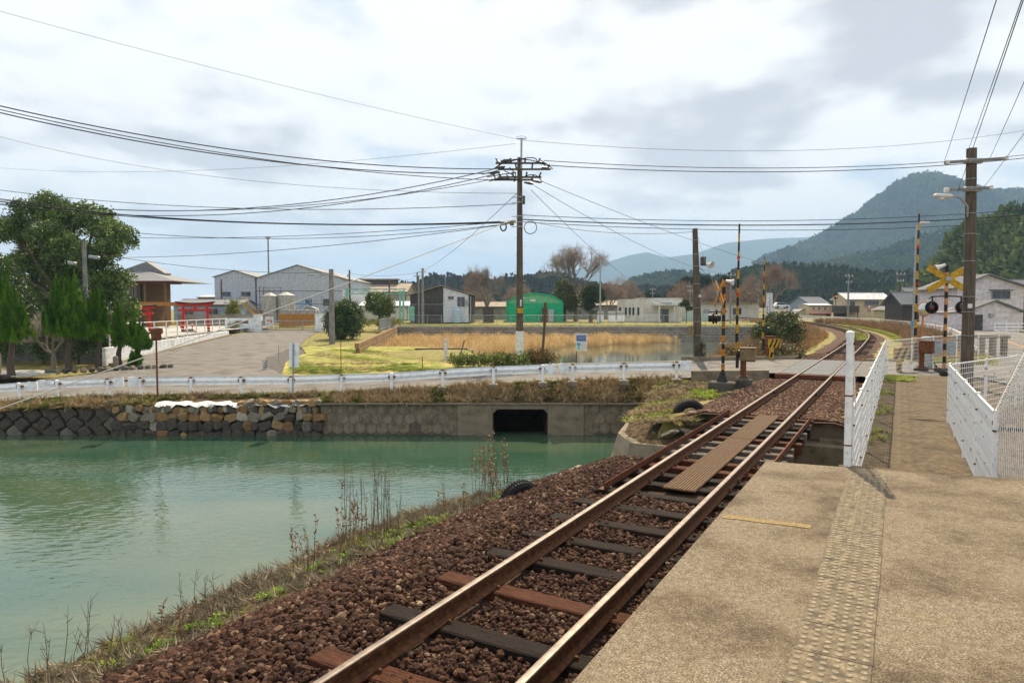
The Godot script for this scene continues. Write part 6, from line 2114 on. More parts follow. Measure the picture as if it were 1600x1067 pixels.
func bare_tree(label: String, o: Vector3, h: float, r: float, twig: float, c := Color(0.22, 0.16, 0.13), spread := 0.5, group := "leafless trees beyond the pond") -> void:
	var t := thing("bare_tree", label, "tree", o, 0.0, group)
	var m := MB.new()
	var tips := []
	m.tube([Vector3(0, -0.2, 0), Vector3(0.05, h * 0.12, 0), Vector3(0, h * 0.25, 0)], [r * 1.3, r, r * 0.9], 8, false)
	for i in 4:
		var a := TAU * i / 4 + rf(-0.5, 0.5)
		limbs(m, Vector3(0, h * rf(0.2, 0.26), 0), Vector3(cos(a) * spread, 1.0, sin(a) * spread).normalized(), h * 0.27, r * 0.62, 4, tips)
	part(t, "trunk", m, "pale_bark")
	var xs := []; var cs := []
	for p in tips:
		for k in 1:
			xs.append(Transform3D(Basis(rdir(), rf(0, 0.8)) * Basis(Vector3.UP, rf(0, TAU)).scaled(Vector3.ONE * twig * rf(0.55, 0.95)), p))
			cs.append(c * rf(0.8, 1.2))
	many(t, "crown", clump_meshes[7], "grass", xs, cs)

func shrine_side() -> void:
	# the big broadleaf tree and the darker trees behind
	var blobs := [[Vector3(0.2, 6.4, 0), Vector3(1.4, 1.2, 1.4)]]
	for q in [[-5.2, 6.4], [-4.2, 7.9], [-2.9, 9.1], [-1.2, 9.8], [0.6, 9.3], [2.2, 8.7], [3.6, 7.9], [5.0, 7.3], [5.6, 6.2], [4.4, 5.6], [-3.4, 6.6], [-1.6, 7.6], [0.8, 7.4], [2.6, 6.6], [-4.8, 4.6], [-2.6, 4.9], [-0.6, 5.4], [1.6, 4.9], [3.4, 3.9], [5.2, 3.2], [4.2, 2.2], [2.2, 2.9], [0.2, 3.4], [-2.2, 3.0], [5.6, 4.3], [6.2, 2.4], [-5.6, 8.4], [-6.6, 7.2], [-6.8, 5.4], [-6.4, 3.6], [-4.4, 2.6], [-3.6, 5.8], [-0.2, 8.6], [1.4, 6.0]]:
		blobs.append([Vector3(q[0] * 1.12 - 0.3, q[1] * 1.13 + rf(-0.2, 0.2), rf(-2.0, 2.0)), Vector3(rf(1.3, 1.75), rf(0.85, 1.25), rf(1.2, 1.6))])
	tree("camphor_tree", "tall broadleaf tree with open glossy crown at the far left", "", R(-36.2, -0.2, 56), 0.34, blobs, 19.0, Vector2(0.32, 0.56), [0, 1, 2], Color(0.045, 0.09, 0.016), Color(0.20, 0.265, 0.065))
	tree("dark_evergreen", "dark dense evergreen behind the leftmost juniper", "evergreens of the shrine grove", R(-35.5, -0.9, 47), 0.3, [[Vector3(-0.5, 4.8, 0), Vector3(2.6, 2.4, 2)], [Vector3(-2.6, 3.6, 0), Vector3(2.2, 2.2, 2)], [Vector3(1.8, 3.2, 0), Vector3(2.2, 1.7, 2)]], 15.0, Vector2(0.3, 0.5), [0, 1], Color(0.03, 0.06, 0.018), Color(0.10, 0.14, 0.045))
	tree("dark_evergreen", "dark evergreen filling the gap behind the middle junipers", "evergreens of the shrine grove", R(-31.0, -0.9, 48.5), 0.28, [[Vector3(0, 3.4, 0), Vector3(2.6, 1.9, 1.8)], [Vector3(-1.5, 2.1, 0.5), Vector3(2.2, 1.2, 1.6)], [Vector3(2.0, 2.6, 0.2), Vector3(1.8, 1.5, 1.6)]], 15.0, Vector2(0.28, 0.46), [0, 2], Color(0.03, 0.06, 0.016), Color(0.11, 0.15, 0.04))
	for q in [[-34.6, 2.0, "dark green shrub under the big tree, at the left edge"], [-32.4, 2.4, "dark green shrub behind the leftmost juniper trunk"], [-30.2, 2.2, "dark green shrub between the two left junipers"], [-27.9, 2.5, "dark green shrub behind the largest juniper trunk"], [-26.6, 1.9, "dark green shrub at the corner of the white wall"]]:
		tree("grove_shrub", q[2], "shrubs of the shrine grove", R(q[0], -1.0, 43.8), 0.06, [[Vector3(0, q[1] * 0.55, 0), Vector3(1.3, q[1] * 0.5, 0.7)], [Vector3(0.4, q[1] * 0.8, 0), Vector3(0.9, q[1] * 0.35, 0.6)]], 22.0, Vector2(0.22, 0.38), [0, 1, 2], Color(0.035, 0.07, 0.016), Color(0.13, 0.18, 0.045))
	tree("white_blossom_shrub", "low shrub with pale leaves under the junipers", "", R(-29.3, -1.0, 43.5), 0.1, [[Vector3(0, 1.6, 0), Vector3(1.5, 0.7, 1)]], 16.0, Vector2(0.2, 0.32), [1], Color(0.05, 0.075, 0.03), Color(0.26, 0.25, 0.18))
	juniper("leftmost green juniper with a bare leaning trunk beside the forecourt", R(-26.2, -1.08, 35.6), [[-0.35, 0, 1.85, 3.3, 0.75], [0.3, 0.2, 1.9, 2.9, 0.65], [0.65, -0.1, 1.8, 2.1, 0.5], [-0.8, 0.1, 1.9, 2.4, 0.55]], 1.9)
	juniper("largest green juniper, with several pointed tops, on the stone-edged bed", R(-25.0, -1.05, 38.4), [[0.0, 0, 1.9, 3.7, 0.8], [0.65, 0.2, 1.8, 2.8, 0.62], [-0.75, 0.1, 1.9, 2.5, 0.6], [1.15, -0.1, 1.9, 2.2, 0.45], [-1.5, 0, 2.3, 1.9, 0.45]], 1.8)
	juniper("slender juniper third from the left on the stone-edged bed", R(-24.3, -1.02, 40.0), [[0.0, 0, 1.6, 3.2, 0.55], [0.45, 0.1, 1.5, 2.2, 0.4], [-0.4, 0, 1.7, 2.2, 0.42]], 1.5)
	juniper("thin juniper beside the white wall, second from the right", R(-23.9, -1.0, 41.4), [[0.0, 0, 1.2, 2.6, 0.48], [0.4, 0, 1.1, 1.7, 0.35]], 1.2)
	juniper("smallest juniper with a twisted trunk before the white wall", R(-23.2, -1.0, 42.2), [[-0.3, 0, 1.0, 1.8, 0.42], [0.35, 0.1, 0.9, 1.7, 0.42], [0.8, 0, 0.9, 1.3, 0.3], [0.3, 0.3, -0.1, 1.0, 0.32]], 0.9)
	bare_tree("small pale leafless tree spreading under the junipers", R(-27.3, -1.0, 40.5), 3.2, 0.12, 0.5, Color(0.34, 0.30, 0.26), 1.0, "")
	# dark retaining wall in the grove, edging stones, posts
	var t := thing("grove_wall", "dark block retaining wall in the shade behind the junipers", "wall", R(-26.3, -1.15, 45.2), TH)
	var m := MB.new()
	for r in 6:
		for k in 34:
			m.cbox(Vector3(-0.3 - k * 0.82 - (0.41 if r % 2 else 0.0), 0.12 + r * 0.21, rf(-0.01, 0.01)), Vector3(0.805, 0.2, 0.2), 0.012)
	part(t, "blocks", m, "grey_concrete", "stuff")
	m = MB.new()
	m.cbox(Vector3(-14.2, 1.33, 0), Vector3(28.6, 0.12, 0.3), 0.02)
	part(t, "cap", m, "grey_concrete")
	t = thing("stone_edging", "row of rough dark stones edging the juniper bed", "stone edging", R(-24.4, -1.08, 37.0), TH)
	for k in 16:
		var e := shape(t, "stone", stone_meshes[3 + k % 3], "wall_stone_%d" % [0, 1, 4][k % 3])
		e.position = Vector3(-0.9 + k * 0.33, 0.06, -0.1 - k * 0.23)
		e.scale = Vector3(0.24, 0.17, 0.2)
		e.rotation.y = rf(0, 3)
	t = thing("stone_edging", "dark stones along the forecourt edge at the far left", "stone edging", R(-27.4, -1.12, 34.9), TH)
	for k in 10:
		var e := shape(t, "stone", stone_meshes[3 + k % 3], "wall_stone_4")
		e.position = Vector3(-1.8 + k * 0.36, 0.05, 0.05 * (k % 2))
		e.scale = Vector3(0.24, 0.14, 0.2)
	for q in [[-27.7, 36.6, 1.1, 0.18, "short round-topped stone post behind the leftmost juniper"], [-22.9, 39.3, 0.75, 0.14, "small weathered stone post between two junipers"]]:
		t = thing("stone_post", q[4], "stone post", R(q[0], -1.08, q[1]), TH)
		m = MB.new()
		m.lathe(Vector3.ZERO, [Vector2(q[3], -0.1), Vector2(q[3] * 0.96, q[2] * 0.9), Vector2(q[3] * 0.7, q[2]), Vector2(0, q[2] * 1.03)], 10)
		part(t, "shaft", m, "wall_stone_1")
	# white block wall with railing
	var a := R(-25.2, -1.05, 42); var b := R(-30.0, -0.28, 72)
	var L := Vector2(b.x - a.x, b.z - a.z).length()
	t = thing("white_block_wall", "long white-painted block wall beside the lane", "wall", a, atan2(-(b.z - a.z), b.x - a.x))
	for k in 22:
		var f0 := k / 22.0; var f1 := (k + 1) / 22.0
		var top0 := lerpf(1.05, 0.75, f0)
		for r in 5:
			m = MB.new()
			var y0 := lerpf(0.0, 0.77, (f0 + f1) / 2)
			var hh := lerpf(1.15, 0.45, (f0 + f1) / 2) / 5.0
			m.cbox(Vector3((f0 + f1) / 2 * L + (0.0 if r % 2 else 0.04), y0 - 0.1 + hh * (r + 0.5), 0), Vector3(L / 22.0 - 0.012, hh - 0.008, 0.2), 0.012)
			part(t, "block", m, "white_block")
	for q in [[4.5, 0.75], [12.5, 0.8]]:
		m = MB.new()
		m.box(Vector3(q[0], q[1], 0.115), Vector3(0.75, 0.42, 0.01))
		part(t, "notice", m, "sign_white")
	t = thing("wall_kerb", "low grey kerb along the foot of the white wall", "kerb", a, atan2(-(b.z - a.z), b.x - a.x))
	m = MB.new(); m.bar(Vector3(0.2, 0.0, 0.32), Vector3(L - 0.3, 0.72, 0.32), 0.28, 0.16); part(t, "kerb_stone", m, "old_concrete")
	t = thing("yard_railing", "white pipe railing on top of the white wall", "railing", a + Vector3(0, 1.08, 0), atan2(-(b.z - a.z), b.x - a.x))
	for k in 12:
		var x := 1.0 + k * (L - 1.5) / 11.0
		m = MB.new()
		m.tube([Vector3(x, lerpf(0.0, 0.1, k / 11.0) - 0.1, -0.03), Vector3(x, 1.5 - k * 0.02, -0.03)], 0.045, 8)
		part(t, "post", m, "white_paint")
	for y in [0.12, 0.42, 0.72, 1.02, 1.42]:
		m = MB.new()
		m.tube([Vector3(1.0, y, -0.03), Vector3(L - 0.5, y - 0.06, -0.03)], 0.03 if y > 1.3 else 0.014, 6)
		part(t, "rail", m, "white_paint")
	# torii
	for q in [[R(-31.55, 0.05, 68), TH, 2.35, 3.05, "red torii gate facing the lane, with black-capped lintel"], [R(-33.2, 0.05, 60.5), TH + 1.25, 2.4, 2.65, "red torii gate seen at an angle, half hidden by the big tree"]]:
		t = thing("torii", q[4], "torii", q[0], q[1], "red torii of the little shrine")
		var w: float = q[2]; var h: float = q[3]
		for s in [-1, 1]:
			m = MB.new()
			m.tube([Vector3(s * (w / 2 + 0.12), 0.25, 0), Vector3(s * w / 2, h * 0.86, 0)], 0.13, 12)
			var p := part(t, "pillar", m, "red_paint")
			m = MB.new()
			m.tube([Vector3(s * (w / 2 + 0.13), -0.1, 0), Vector3(s * (w / 2 + 0.12), 0.27, 0)], 0.145, 12)
			part(p, "pillar_foot", m, "black_paint")
		m = MB.new()
		m.cbox(Vector3(0, h * 0.73, 0), Vector3(w + 1.1, 0.2, 0.14), 0.01)
		part(t, "tie_beam", m, "red_paint")
		m = MB.new()
		m.cbox(Vector3(0, h * 0.80, 0), Vector3(0.28, 0.34, 0.12), 0.01)
		part(t, "centre_strut", m, "red_paint")
		var lin := PackedVector2Array(); var cap := PackedVector2Array()
		for i in 13:
			var x := lerpf(-1, 1, i / 12.0)
			lin.append(Vector2(x * (w / 2 + 0.6), h * 0.87 + x * x * 0.1))
			cap.append(Vector2(x * (w / 2 + 0.75), h * 0.87 + 0.205 + x * x * 0.12))
		for i in 13:
			var x := lerpf(1, -1, i / 12.0)
			lin.append(Vector2(x * (w / 2 + 0.6), h * 0.87 + 0.2 + x * x * 0.1))
			cap.append(Vector2(x * (w / 2 + 0.75), h * 0.87 + 0.32 + x * x * 0.14))
		m = MB.new(); m.prism(lin, -0.11, 0.11); part(t, "lintel", m, "red_paint")
		m = MB.new(); m.prism(cap, -0.17, 0.17); part(t, "lintel_cap", m, "black_paint")
	# two-storey timber house with a veranda
	t = thing("timber_house", "two-storey brown timber building with a broad grey roof and open veranda", "building", R(-48.5, 0.1, 88), TH)
	m = MB.new()
	m.box(Vector3(-3.2, 2.9, -4.0), Vector3(8.0, 5.7, 7.0))
	part(t, "wall", m, "wood")
	for x in [0.0, 1.6, 4.2]:
		m = MB.new(); m.box(Vector3(x, 2.9, 0.6), Vector3(0.22, 5.8, 0.22)); part(t, "post", m, "wood")
	m = MB.new(); m.box(Vector3(-1.2, 2.95, -1.2), Vector3(11.2, 0.5, 4.0)); part(t, "balcony_floor", m, "fence_wood")
	m = MB.new(); m.box(Vector3(-1.2, 5.7, -1.2), Vector3(11.2, 0.25, 4.2)); part(t, "eaves_beam", m, "brown_boards")
	window_at(t, -1.6, 3.3, 0.0, 5.5, -0.5, "wood", 1); window_at(t, -1.8, 0.2, 0.4, 2.6, -0.5, "wood", 2)
	window_at(t, 0.35, 3.3, 0.75, 5.5, -0.5, "wood", 0)
	m = MB.new()
	var ev := [Vector3(-8.5, 5.85, 1.9), Vector3(6.0, 5.85, 1.9), Vector3(6.0, 5.85, -9.0), Vector3(-8.5, 5.85, -9.0)]
	var rd := [Vector3(-6.0, 7.5, -3.5), Vector3(-0.5, 7.5, -3.5)]
	m.quad(ev[0], ev[1], rd[1], rd[0]); m.tri(ev[1], ev[2], rd[1]); m.quad(ev[2], ev[3], rd[0], rd[1]); m.tri(ev[3], ev[0], rd[0]); m.quad(ev[3], ev[2], ev[1], ev[0])
	part(t, "roof", m, "grey_roof")
	m = MB.new()
	m.prism(poly([-3.5, 0, 2.6, 0, 2.6, 0.2, 0.2, 1.7, -3.5, 0.4]), -5, -3.2, Transform3D(Basis(), Vector3(-0.4, 6.9, 0)))
	part(t, "roof_gable", m, "grey_roof")
	t = thing("timber_screen", "slatted brown timber fence before the timber building", "fence", R(-45.5, 0.05, 80), TH)
	for k in 34:
		m = MB.new(); m.cbox(Vector3(-7.2 + k * 0.24, 0.75, 0), Vector3(0.17, 1.5, 0.03), 0.005); part(t, "slat", m, "fence_wood")
	for y in [0.3, 1.2]:
		m = MB.new(); m.box(Vector3(-3.2, y, -0.035), Vector3(8.2, 0.1, 0.03)); part(t, "rail", m, "wood")
	t = thing("timber_bench", "long pale timber bench in the shrine yard", "bench", R(-41.5, 0.05, 82), TH)
	m = MB.new(); m.cbox(Vector3(0, 0.55, 0), Vector3(4.4, 0.14, 0.6), 0.02); part(t, "seat", m, "fence_wood")
	for x in [-1.8, 0.0, 1.8]:
		m = MB.new(); m.box(Vector3(x, 0.24, 0), Vector3(0.16, 0.5, 0.5)); part(t, "leg", m, "wood")
	var yd := MB.new()
	yd.sheet([R(-26.4, 0.14, 46), R(-30.6, 0.16, 73), R(-31, 0.18, 90), R(-60, 0.18, 90), R(-60, 0.14, 46)])
	struct("shrine_yard", yd, "pale_concrete")
	for q in [[-34.7, 74.0, "red and white cone-like bollard left of the torii pillar"], [-31.6, 82.0, "slim red bollard just right of the torii"], [-38.2, 80.0, "slim red bollard left of the torii by the bench"]]:
		t = thing("red_bollard", q[2], "bollard", R(q[0], 0.15, q[1]), TH, "red bollards in the shrine yard")
		m = MB.new(); m.tube([Vector3.ZERO, Vector3(0, 0.85, 0)], 0.06, 8); m.tube([Vector3.ZERO, Vector3(0, 0.06, 0)], 0.16, 10); part(t, "post", m, "red_paint")
		m = MB.new(); m.tube([Vector3(0, 0.6, 0), Vector3(0, 0.68, 0)], 0.063, 8); part(t, "reflector", m, "sign_white")
	for q in [[-31.0, 65.5, 0.7, "large dark boulder beside the torii foot"], [-33.3, 59.0, 0.55, "dark boulder left behind the railing"]]:
		t = thing("boulder", q[3], "boulder", R(q[0], 0.15, q[1]))
		var e := shape(t, "rock", stone_meshes[4], "wall_stone_0")
		e.scale = Vector3(q[2] * 1.2, q[2] * 0.55, q[2])

func factory_side() -> void:
	# gate: two white pillars, name wall, sliding gate
	for q in [[-29.75, "white gate pillar with the factory name wall, left of the sliding gate"], [-22.6, "white gate pillar half hidden by the round bush, right of the sliding gate"]]:
		var p := thing("gate_pillar", q[1], "gate pillar", R(q[0], -0.28, 80), TH, "white gate pillars")
		var m := MB.new(); m.cbox(Vector3(0, 1.0, 0), Vector3(0.85, 2.0, 0.6), 0.03); part(p, "shaft", m, "white_block")
		m = MB.new(); m.cbox(Vector3(0, 2.03, 0), Vector3(0.95, 0.08, 0.7), 0.02); part(p, "cap", m, "white_block")
	var t := thing("name_wall", "low white wall with a brownish name plate left of the gate", "wall", R(-31.9, -0.28, 80), TH)
	var m := MB.new()
	m.cbox(Vector3(0, 0.8, 0), Vector3(3.4, 1.6, 0.3), 0.02); part(t, "wall", m, "white_block")
	m = MB.new(); m.cbox(Vector3(0.3, 1.15, 0.16), Vector3(1.5, 0.3, 0.03), 0.006); part(t, "name_plate", m, "box_beige")
	m = MB.new()
	for k in 8: m.box(Vector3(-0.28 + k * 0.16, 1.15, 0.18), Vector3(0.1, 0.14, 0.012))
	part(t, "characters", m, "rust", "stuff")
	m = MB.new(); m.cbox(Vector3(-0.4, 0.1, 1.2), Vector3(2.2, 0.45, 0.9), 0.03); part(t, "planter", m, "white_block")
	tree("planter_shrub", "yellow-green shrub in the white planter by the name wall", "", R(-32.2, 0.05, 78.8), 0.04, [[Vector3(0, 0.45, 0), Vector3(1.0, 0.5, 0.5)]], 30.0, Vector2(0.16, 0.26), [0, 1], Color(0.08, 0.12, 0.02), Color(0.26, 0.25, 0.05))
	t = thing("sliding_gate", "low galvanised sliding gate across the factory lane", "gate", R(-26.2, -0.25, 80), TH)
	m = MB.new()
	m.box(Vector3(0, 1.28, 0), Vector3(6.4, 0.09, 0.06)); m.box(Vector3(0, 0.18, 0), Vector3(6.4, 0.12, 0.06)); m.box(Vector3(0, 0.35, 0), Vector3(6.4, 0.06, 0.05))
	for x in [-3.1, -1.5, 1.6, 3.1]: m.box(Vector3(x, 0.72, 0), Vector3(0.1, 1.2, 0.06))
	part(t, "gate_frame", m, "galvanised")
	for k in 44:
		m = MB.new(); m.tube([Vector3(-3.1 + k * 0.144, 0.4, 0), Vector3(-3.1 + k * 0.144, 1.25, 0)], 0.012, 4, false); part(t, "bar", m, "galvanised")
	for q in [[-28.1, 79.0, 1.0, 1.05, 0.75, "white notice with a red arrow standing by the left gate pillar"], [-21.6, 79.2, 0.75, 1.65, 0.3, "tall narrow white notice board by the right gate pillar"]]:
		t = thing("notice_board", q[5], "sign", R(q[0], -0.25, q[1]), TH, "white notice boards at the factory gate")
		for s in [-0.35, 0.35]:
			m = MB.new(); m.box(Vector3(s * q[2] * 0.8, 0.5, -0.03), Vector3(0.05, 1.2, 0.05)); part(t, "leg", m, "galvanised")
		m = MB.new(); m.cbox(Vector3(0, q[4] + q[3] / 2, 0), Vector3(q[2], q[3], 0.03), 0.006); part(t, "board", m, "sign_white")
		m = MB.new()
		m.box(Vector3(-0.05, q[4] + q[3] * 0.55, 0.018), Vector3(q[2] * 0.5, 0.12, 0.006))
		m.prism(poly([0.1, q[4] + q[3] * 0.3, 0.3, q[4] + q[3] * 0.3, 0.3, q[4] + q[3] * 0.65]), 0.016, 0.02)
		part(t, "red_print", m, "red_paint")
	# block wall and timber fence behind the gate
	t = thing("yard_block_wall", "long grey block wall behind the torii yard", "wall", R(-44.5, 0.0, 90.5), TH)
	for k in 26:
		for r in 7:
			m = MB.new(); m.cbox(Vector3(0.42 + k * 0.485, 0.12 + r * 0.225, 0), Vector3(0.475, 0.215, 0.15), 0.01); part(t, "block", m, "grey_block")
	m = MB.new(); m.cbox(Vector3(6.4, 1.66, 0), Vector3(12.8, 0.1, 0.25), 0.01); part(t, "cap", m, "tan_roof")
	t = thing("yard_board_fence", "orange-brown upright board fence behind the sliding gate", "fence", R(-28.8, -0.05, 92), TH)
	for k in 30:
		m = MB.new(); m.cbox(Vector3(-2.55 + k * 0.176, 0.9 + 0.006 * k, rf(-0.01, 0.01)), Vector3(0.165, 1.75 - 0.012 * k, 0.03), 0.005); part(t, "board", m, "fence_wood")
	m = MB.new(); m.bar(Vector3(-2.6, -0.05, 0.15), Vector3(2.7, 0.3, 0.15), 0.15, 0.12); part(t, "kerb", m, "yellow_paint")
	# corrugated warehouses
	t = thing("warehouse", "large grey corrugated warehouse with a low-pitched gable", "warehouse", R(-37.3, 0.4, 120), TH)
	gable_body(t, 15.0, 24, 7.35, 2.3, "grey_cladding", "grey_roof", 0.3, false, 0.48)
	ribs(t, 15.0, 0.0, func(x): return 7.3 + 2.2 * (1.0 - absf(x + 0.3) / 7.5), 0.62, 0.0, "grey_cladding")
	for y in [2.9, 5.2]:
		m = MB.new(); m.box(Vector3(0, y, 0.03), Vector3(15.0, 0.1, 0.05)); part(t, "flashing", m, "grey_roof")
	window_at(t, 4.1, 2.55, 5.6, 3.8, 0.02, "galvanised", 3); window_at(t, 1.0, 2.55, 2.2, 3.8, 0.02, "galvanised", 2)
	m = MB.new(); m.box(Vector3(7.0, 3.65, -0.2), Vector3(0.1, 7.3, 0.1)); part(t, "downpipe", m, "grey_roof")
	t = thing("warehouse", "smaller grey corrugated warehouse with dark windows, left of the tanks", "warehouse", R(-48.65, 0.4, 120), TH)
	gable_body(t, 7.1, 22, 7.6, 1.1, "grey_cladding", "grey_roof", 0.3)
	ribs(t, 7.1, 0.0, func(x): return 7.55 + 1.05 * (1.0 - absf(x) / 3.55), 0.55, 0.0, "grey_cladding")
	for q in [[-2.4, 4.2], [1.1, 4.2], [-2.4, 2.95], [1.1, 1.2]]: window_at(t, q[0], q[1], q[0] + 1.7, q[1] + (0.85 if q[1] > 2 else 2.4), 0.02, "galvanised", 1)
	m = MB.new(); m.cbox(Vector3(1.8, 1.5, 1.4), Vector3(6.5, 0.6, 2.8), 0.05); part(t, "canopy", m, "tan_roof")
	# steel tanks with ladder frames
	for q in [[-37.2, 105.0, 1.06, 4.1, "rust-streaked white steel tank on the left, nearest the stair"], [-34.9, 105.6, 1.3, 4.2, "wider pale steel tank on the right with a conical lid"]]:
		t = thing("storage_tank", q[4], "tank", R(q[0], 0.3, q[1]), TH, "steel storage tanks before the warehouse")
		m = MB.new(); m.tube([Vector3(0, 0, 0), Vector3(0, q[3], 0)], q[2], 28, false); part(t, "shell", m, "tank_white")
		m = MB.new(); m.lathe(Vector3(0, q[3], 0), [Vector2(q[2] + 0.05, -0.08), Vector2(q[2] + 0.05, 0.02), Vector2(0.2, 0.5), Vector2(0, 0.52)], 28); part(t, "lid", m, "tank_white")
		for y in [0.3, 1.6, 2.9]:
			m = MB.new(); m.tube([Vector3(0, y, 0), Vector3(0, y + 0.06, 0)], q[2] + 0.03, 28); part(t, "hoop", m, "tank_white")
	t = thing("tank_scaffold", "rusty pipe scaffold and handrails beside the tanks", "scaffold", R(-38.6, 0.3, 104.6), TH)
	for x in [0.0, 0.6]:
		m = MB.new(); m.tube([Vector3(x, 0, 0), Vector3(x, 5.5, 0)], 0.05, 6); part(t, "upright", m, "rust")
	for y in [1.2, 2.6, 3.9, 4.8, 5.4]:
		m = MB.new(); m.tube([Vector3(-0.2, y, 0), Vector3(3.4 if y > 4.5 else 0.8, y, 0)], 0.035, 6); part(t, "rail", m, "rust")
	for x in [1.4, 2.2, 3.2]:
		m = MB.new(); m.tube([Vector3(x, 4.5, 0), Vector3(x, 5.4, 0)], 0.03, 6); part(t, "upright", m, "rust")
	t = thing("steel_stair", "yellow-railed steel stair going down left of the tanks", "stair", R(-41.0, 0.3, 103.5), TH)
	for k in 11:
		m = MB.new(); m.box(Vector3(0.3 + k * 0.24, 3.0 - k * 0.25, 0), Vector3(0.26, 0.04, 0.9)); part(t, "tread", m, "galvanised")
	for z in [-0.45, 0.45]:
		m = MB.new(); m.bar(Vector3(0.1, 3.1, z), Vector3(3.1, 0.1, z), 0.05, 0.2); m.tube([Vector3(-0.6, 4.0, z), Vector3(0.2, 4.0, z), Vector3(3.1, 1.0, z)], 0.04, 6); part(t, "handrail", m, "yellow_paint")
	m = MB.new(); m.box(Vector3(-1.2, 3.05, 0), Vector3(2.6, 0.08, 1.0)); part(t, "landing", m, "galvanised")
	for x in [-2.3, -1.2, -0.1]:
		m = MB.new(); m.tube([Vector3(x, 0, 0.4), Vector3(x, 4.0, 0.4)], 0.045, 6); part(t, "upright", m, "mint_paint")
	for k in 4:
		var c := thing("liquid_container", "white caged liquid container behind the board fence, %s in the row" % ["first from the left", "second from the left", "third from the left", "last on the right"][k], "container", R(-32.3 + k * 1.22, 0.25, 98), TH, "white containers behind the board fence")
		m = MB.new(); m.cbox(Vector3(0, 1.1, 0), Vector3(1.15, 1.9, 1.0), 0.08); part(c, "bottle", m, "tank_white")
		m = MB.new()
		for i in 6: m.box(Vector3(-0.55 + i * 0.22, 1.1, 0.52), Vector3(0.02, 1.95, 0.02))
		for i in 5: m.box(Vector3(0, 0.2 + i * 0.44, 0.52), Vector3(1.16, 0.02, 0.02))
		part(c, "cage", m, "galvanised")
	t = thing("blue_machine", "small blue framed machine with pale ducts before the warehouse", "machine", R(-35.0, 0.3, 112), TH)
	m = MB.new()
	for x in [-1.2, 0.6, 2.2]: m.tube([Vector3(x, 0, 0), Vector3(x, 3.0, 0)], 0.07, 6)
	m.tube([Vector3(-1.2, 3.0, 0), Vector3(2.2, 3.0, 0)], 0.06, 6); m.tube([Vector3(-1.2, 2.2, 0), Vector3(2.2, 2.2, 0)], 0.06, 6)
	m.tube([Vector3(0.6, 3.0, 0), Vector3(0.7, 3.6, 0), Vector3(1.9, 3.6, 0), Vector3(2.0, 3.0, 0)], 0.07, 6)
	part(t, "frame", m, "blue_paint")
	m = MB.new(); m.tube([Vector3(0.3, 1.6, 0.3), Vector3(1.5, 2.6, 0.3), Vector3(3.2, 2.0, 0.3), Vector3(3.4, 1.2, 0.3)], 0.22, 10); part(t, "duct", m, "galvanised")
	t = thing("chimney_mast", "tall thin mast with lamps rising above the warehouse roof", "mast", R(-44.1, 0.4, 124), TH)
	m = MB.new(); m.tube([Vector3(0, 0, 0), Vector3(0, 15.0, 0)], [0.16, 0.12], 8); part(t, "mast", m, "grey_pole")
	m = MB.new(); m.cbox(Vector3(0, 14.9, 0), Vector3(0.9, 0.25, 0.3), 0.04); part(t, "lamp_bar", m, "galvanised")
	# round bush, mushroom-cut tree, small trees
	tree("round_bush", "big round clipped dark-green bush beside the concrete pole", "", R(-16.4, -0.5, 66.5), 0.15, [[Vector3(0, 1.7, 0), Vector3(2.2, 2.0, 1.8)], [Vector3(0.3, 2.5, 0), Vector3(1.6, 1.4, 1.4)]], 44.0, Vector2(0.26, 0.4), [0, 1, 2], Color(0.035, 0.07, 0.018), Color(0.12, 0.17, 0.045))
	tree("clipped_tree", "flat-topped clipped tree behind the low fence", "", R(-15.9, 0.0, 82), 0.16, [[Vector3(0, 3.0, 0), Vector3(1.9, 1.2, 1.5)], [Vector3(0.9, 2.3, 0.2), Vector3(1.3, 0.8, 1)], [Vector3(-0.8, 3.6, 0), Vector3(1.1, 0.8, 1)]], 36.0, Vector2(0.28, 0.42), [0, 1, 2], Color(0.06, 0.10, 0.02), Color(0.17, 0.22, 0.05))
	tree("young_tree", "small yellow-green tree in front of the left warehouse", "", R(-37.4, 0.1, 91.5), 0.08, [[Vector3(0, 2.1, 0), Vector3(1.05, 1.0, 0.9)], [Vector3(0.1, 3.0, 0), Vector3(0.6, 0.7, 0.6)]], 34.0, Vector2(0.24, 0.36), [0, 2], Color(0.11, 0.13, 0.02), Color(0.30, 0.27, 0.05))
	t = thing("garden_fence", "dark bar fence with hedge above the brown pond wall", "fence", R(-14.0, 0.1, 72), atan2(-(R(-16.0, 0, 94).z - R(-14, 0, 72).z), R(-16.0, 0, 94).x - R(-14, 0, 72).x))
	for k in 60:
		m = MB.new(); m.box(Vector3(k * 0.37, 0.6, 0), Vector3(0.05, 1.3, 0.05)); part(t, "bar", m, "galvanised")
	for y in [0.15, 1.15]:
		m = MB.new(); m.box(Vector3(11, y, 0.03), Vector3(22, 0.06, 0.04)); part(t, "rail", m, "galvanised")
	tree("low_hedge", "low yellow-green hedge inside the dark bar fence", "", R(-16.2, 0.1, 86), 0.04, [[Vector3(0, 0.7, 0), Vector3(1.0, 0.5, 4.5)]], 22.0, Vector2(0.22, 0.34), [0, 1], Color(0.12, 0.15, 0.02), Color(0.3, 0.3, 0.05))
	# green pipe gantry and the factory behind
	t = thing("pipe_gantry", "mint-green steel pipe gantry over the yard entrance", "gantry", R(-20.0, 0.3, 100), TH)
	for x in [-4.2, 3.6, 4.1]:
		m = MB.new(); m.box(Vector3(x, 2.4, 0), Vector3(0.28, 4.8, 0.28)); part(t, "column", m, "mint_paint")
	for y in [4.35, 5.0]:
		m = MB.new(); m.box(Vector3(0, y, 0), Vector3(9.0, 0.14, 0.3)); part(t, "chord", m, "mint_paint")
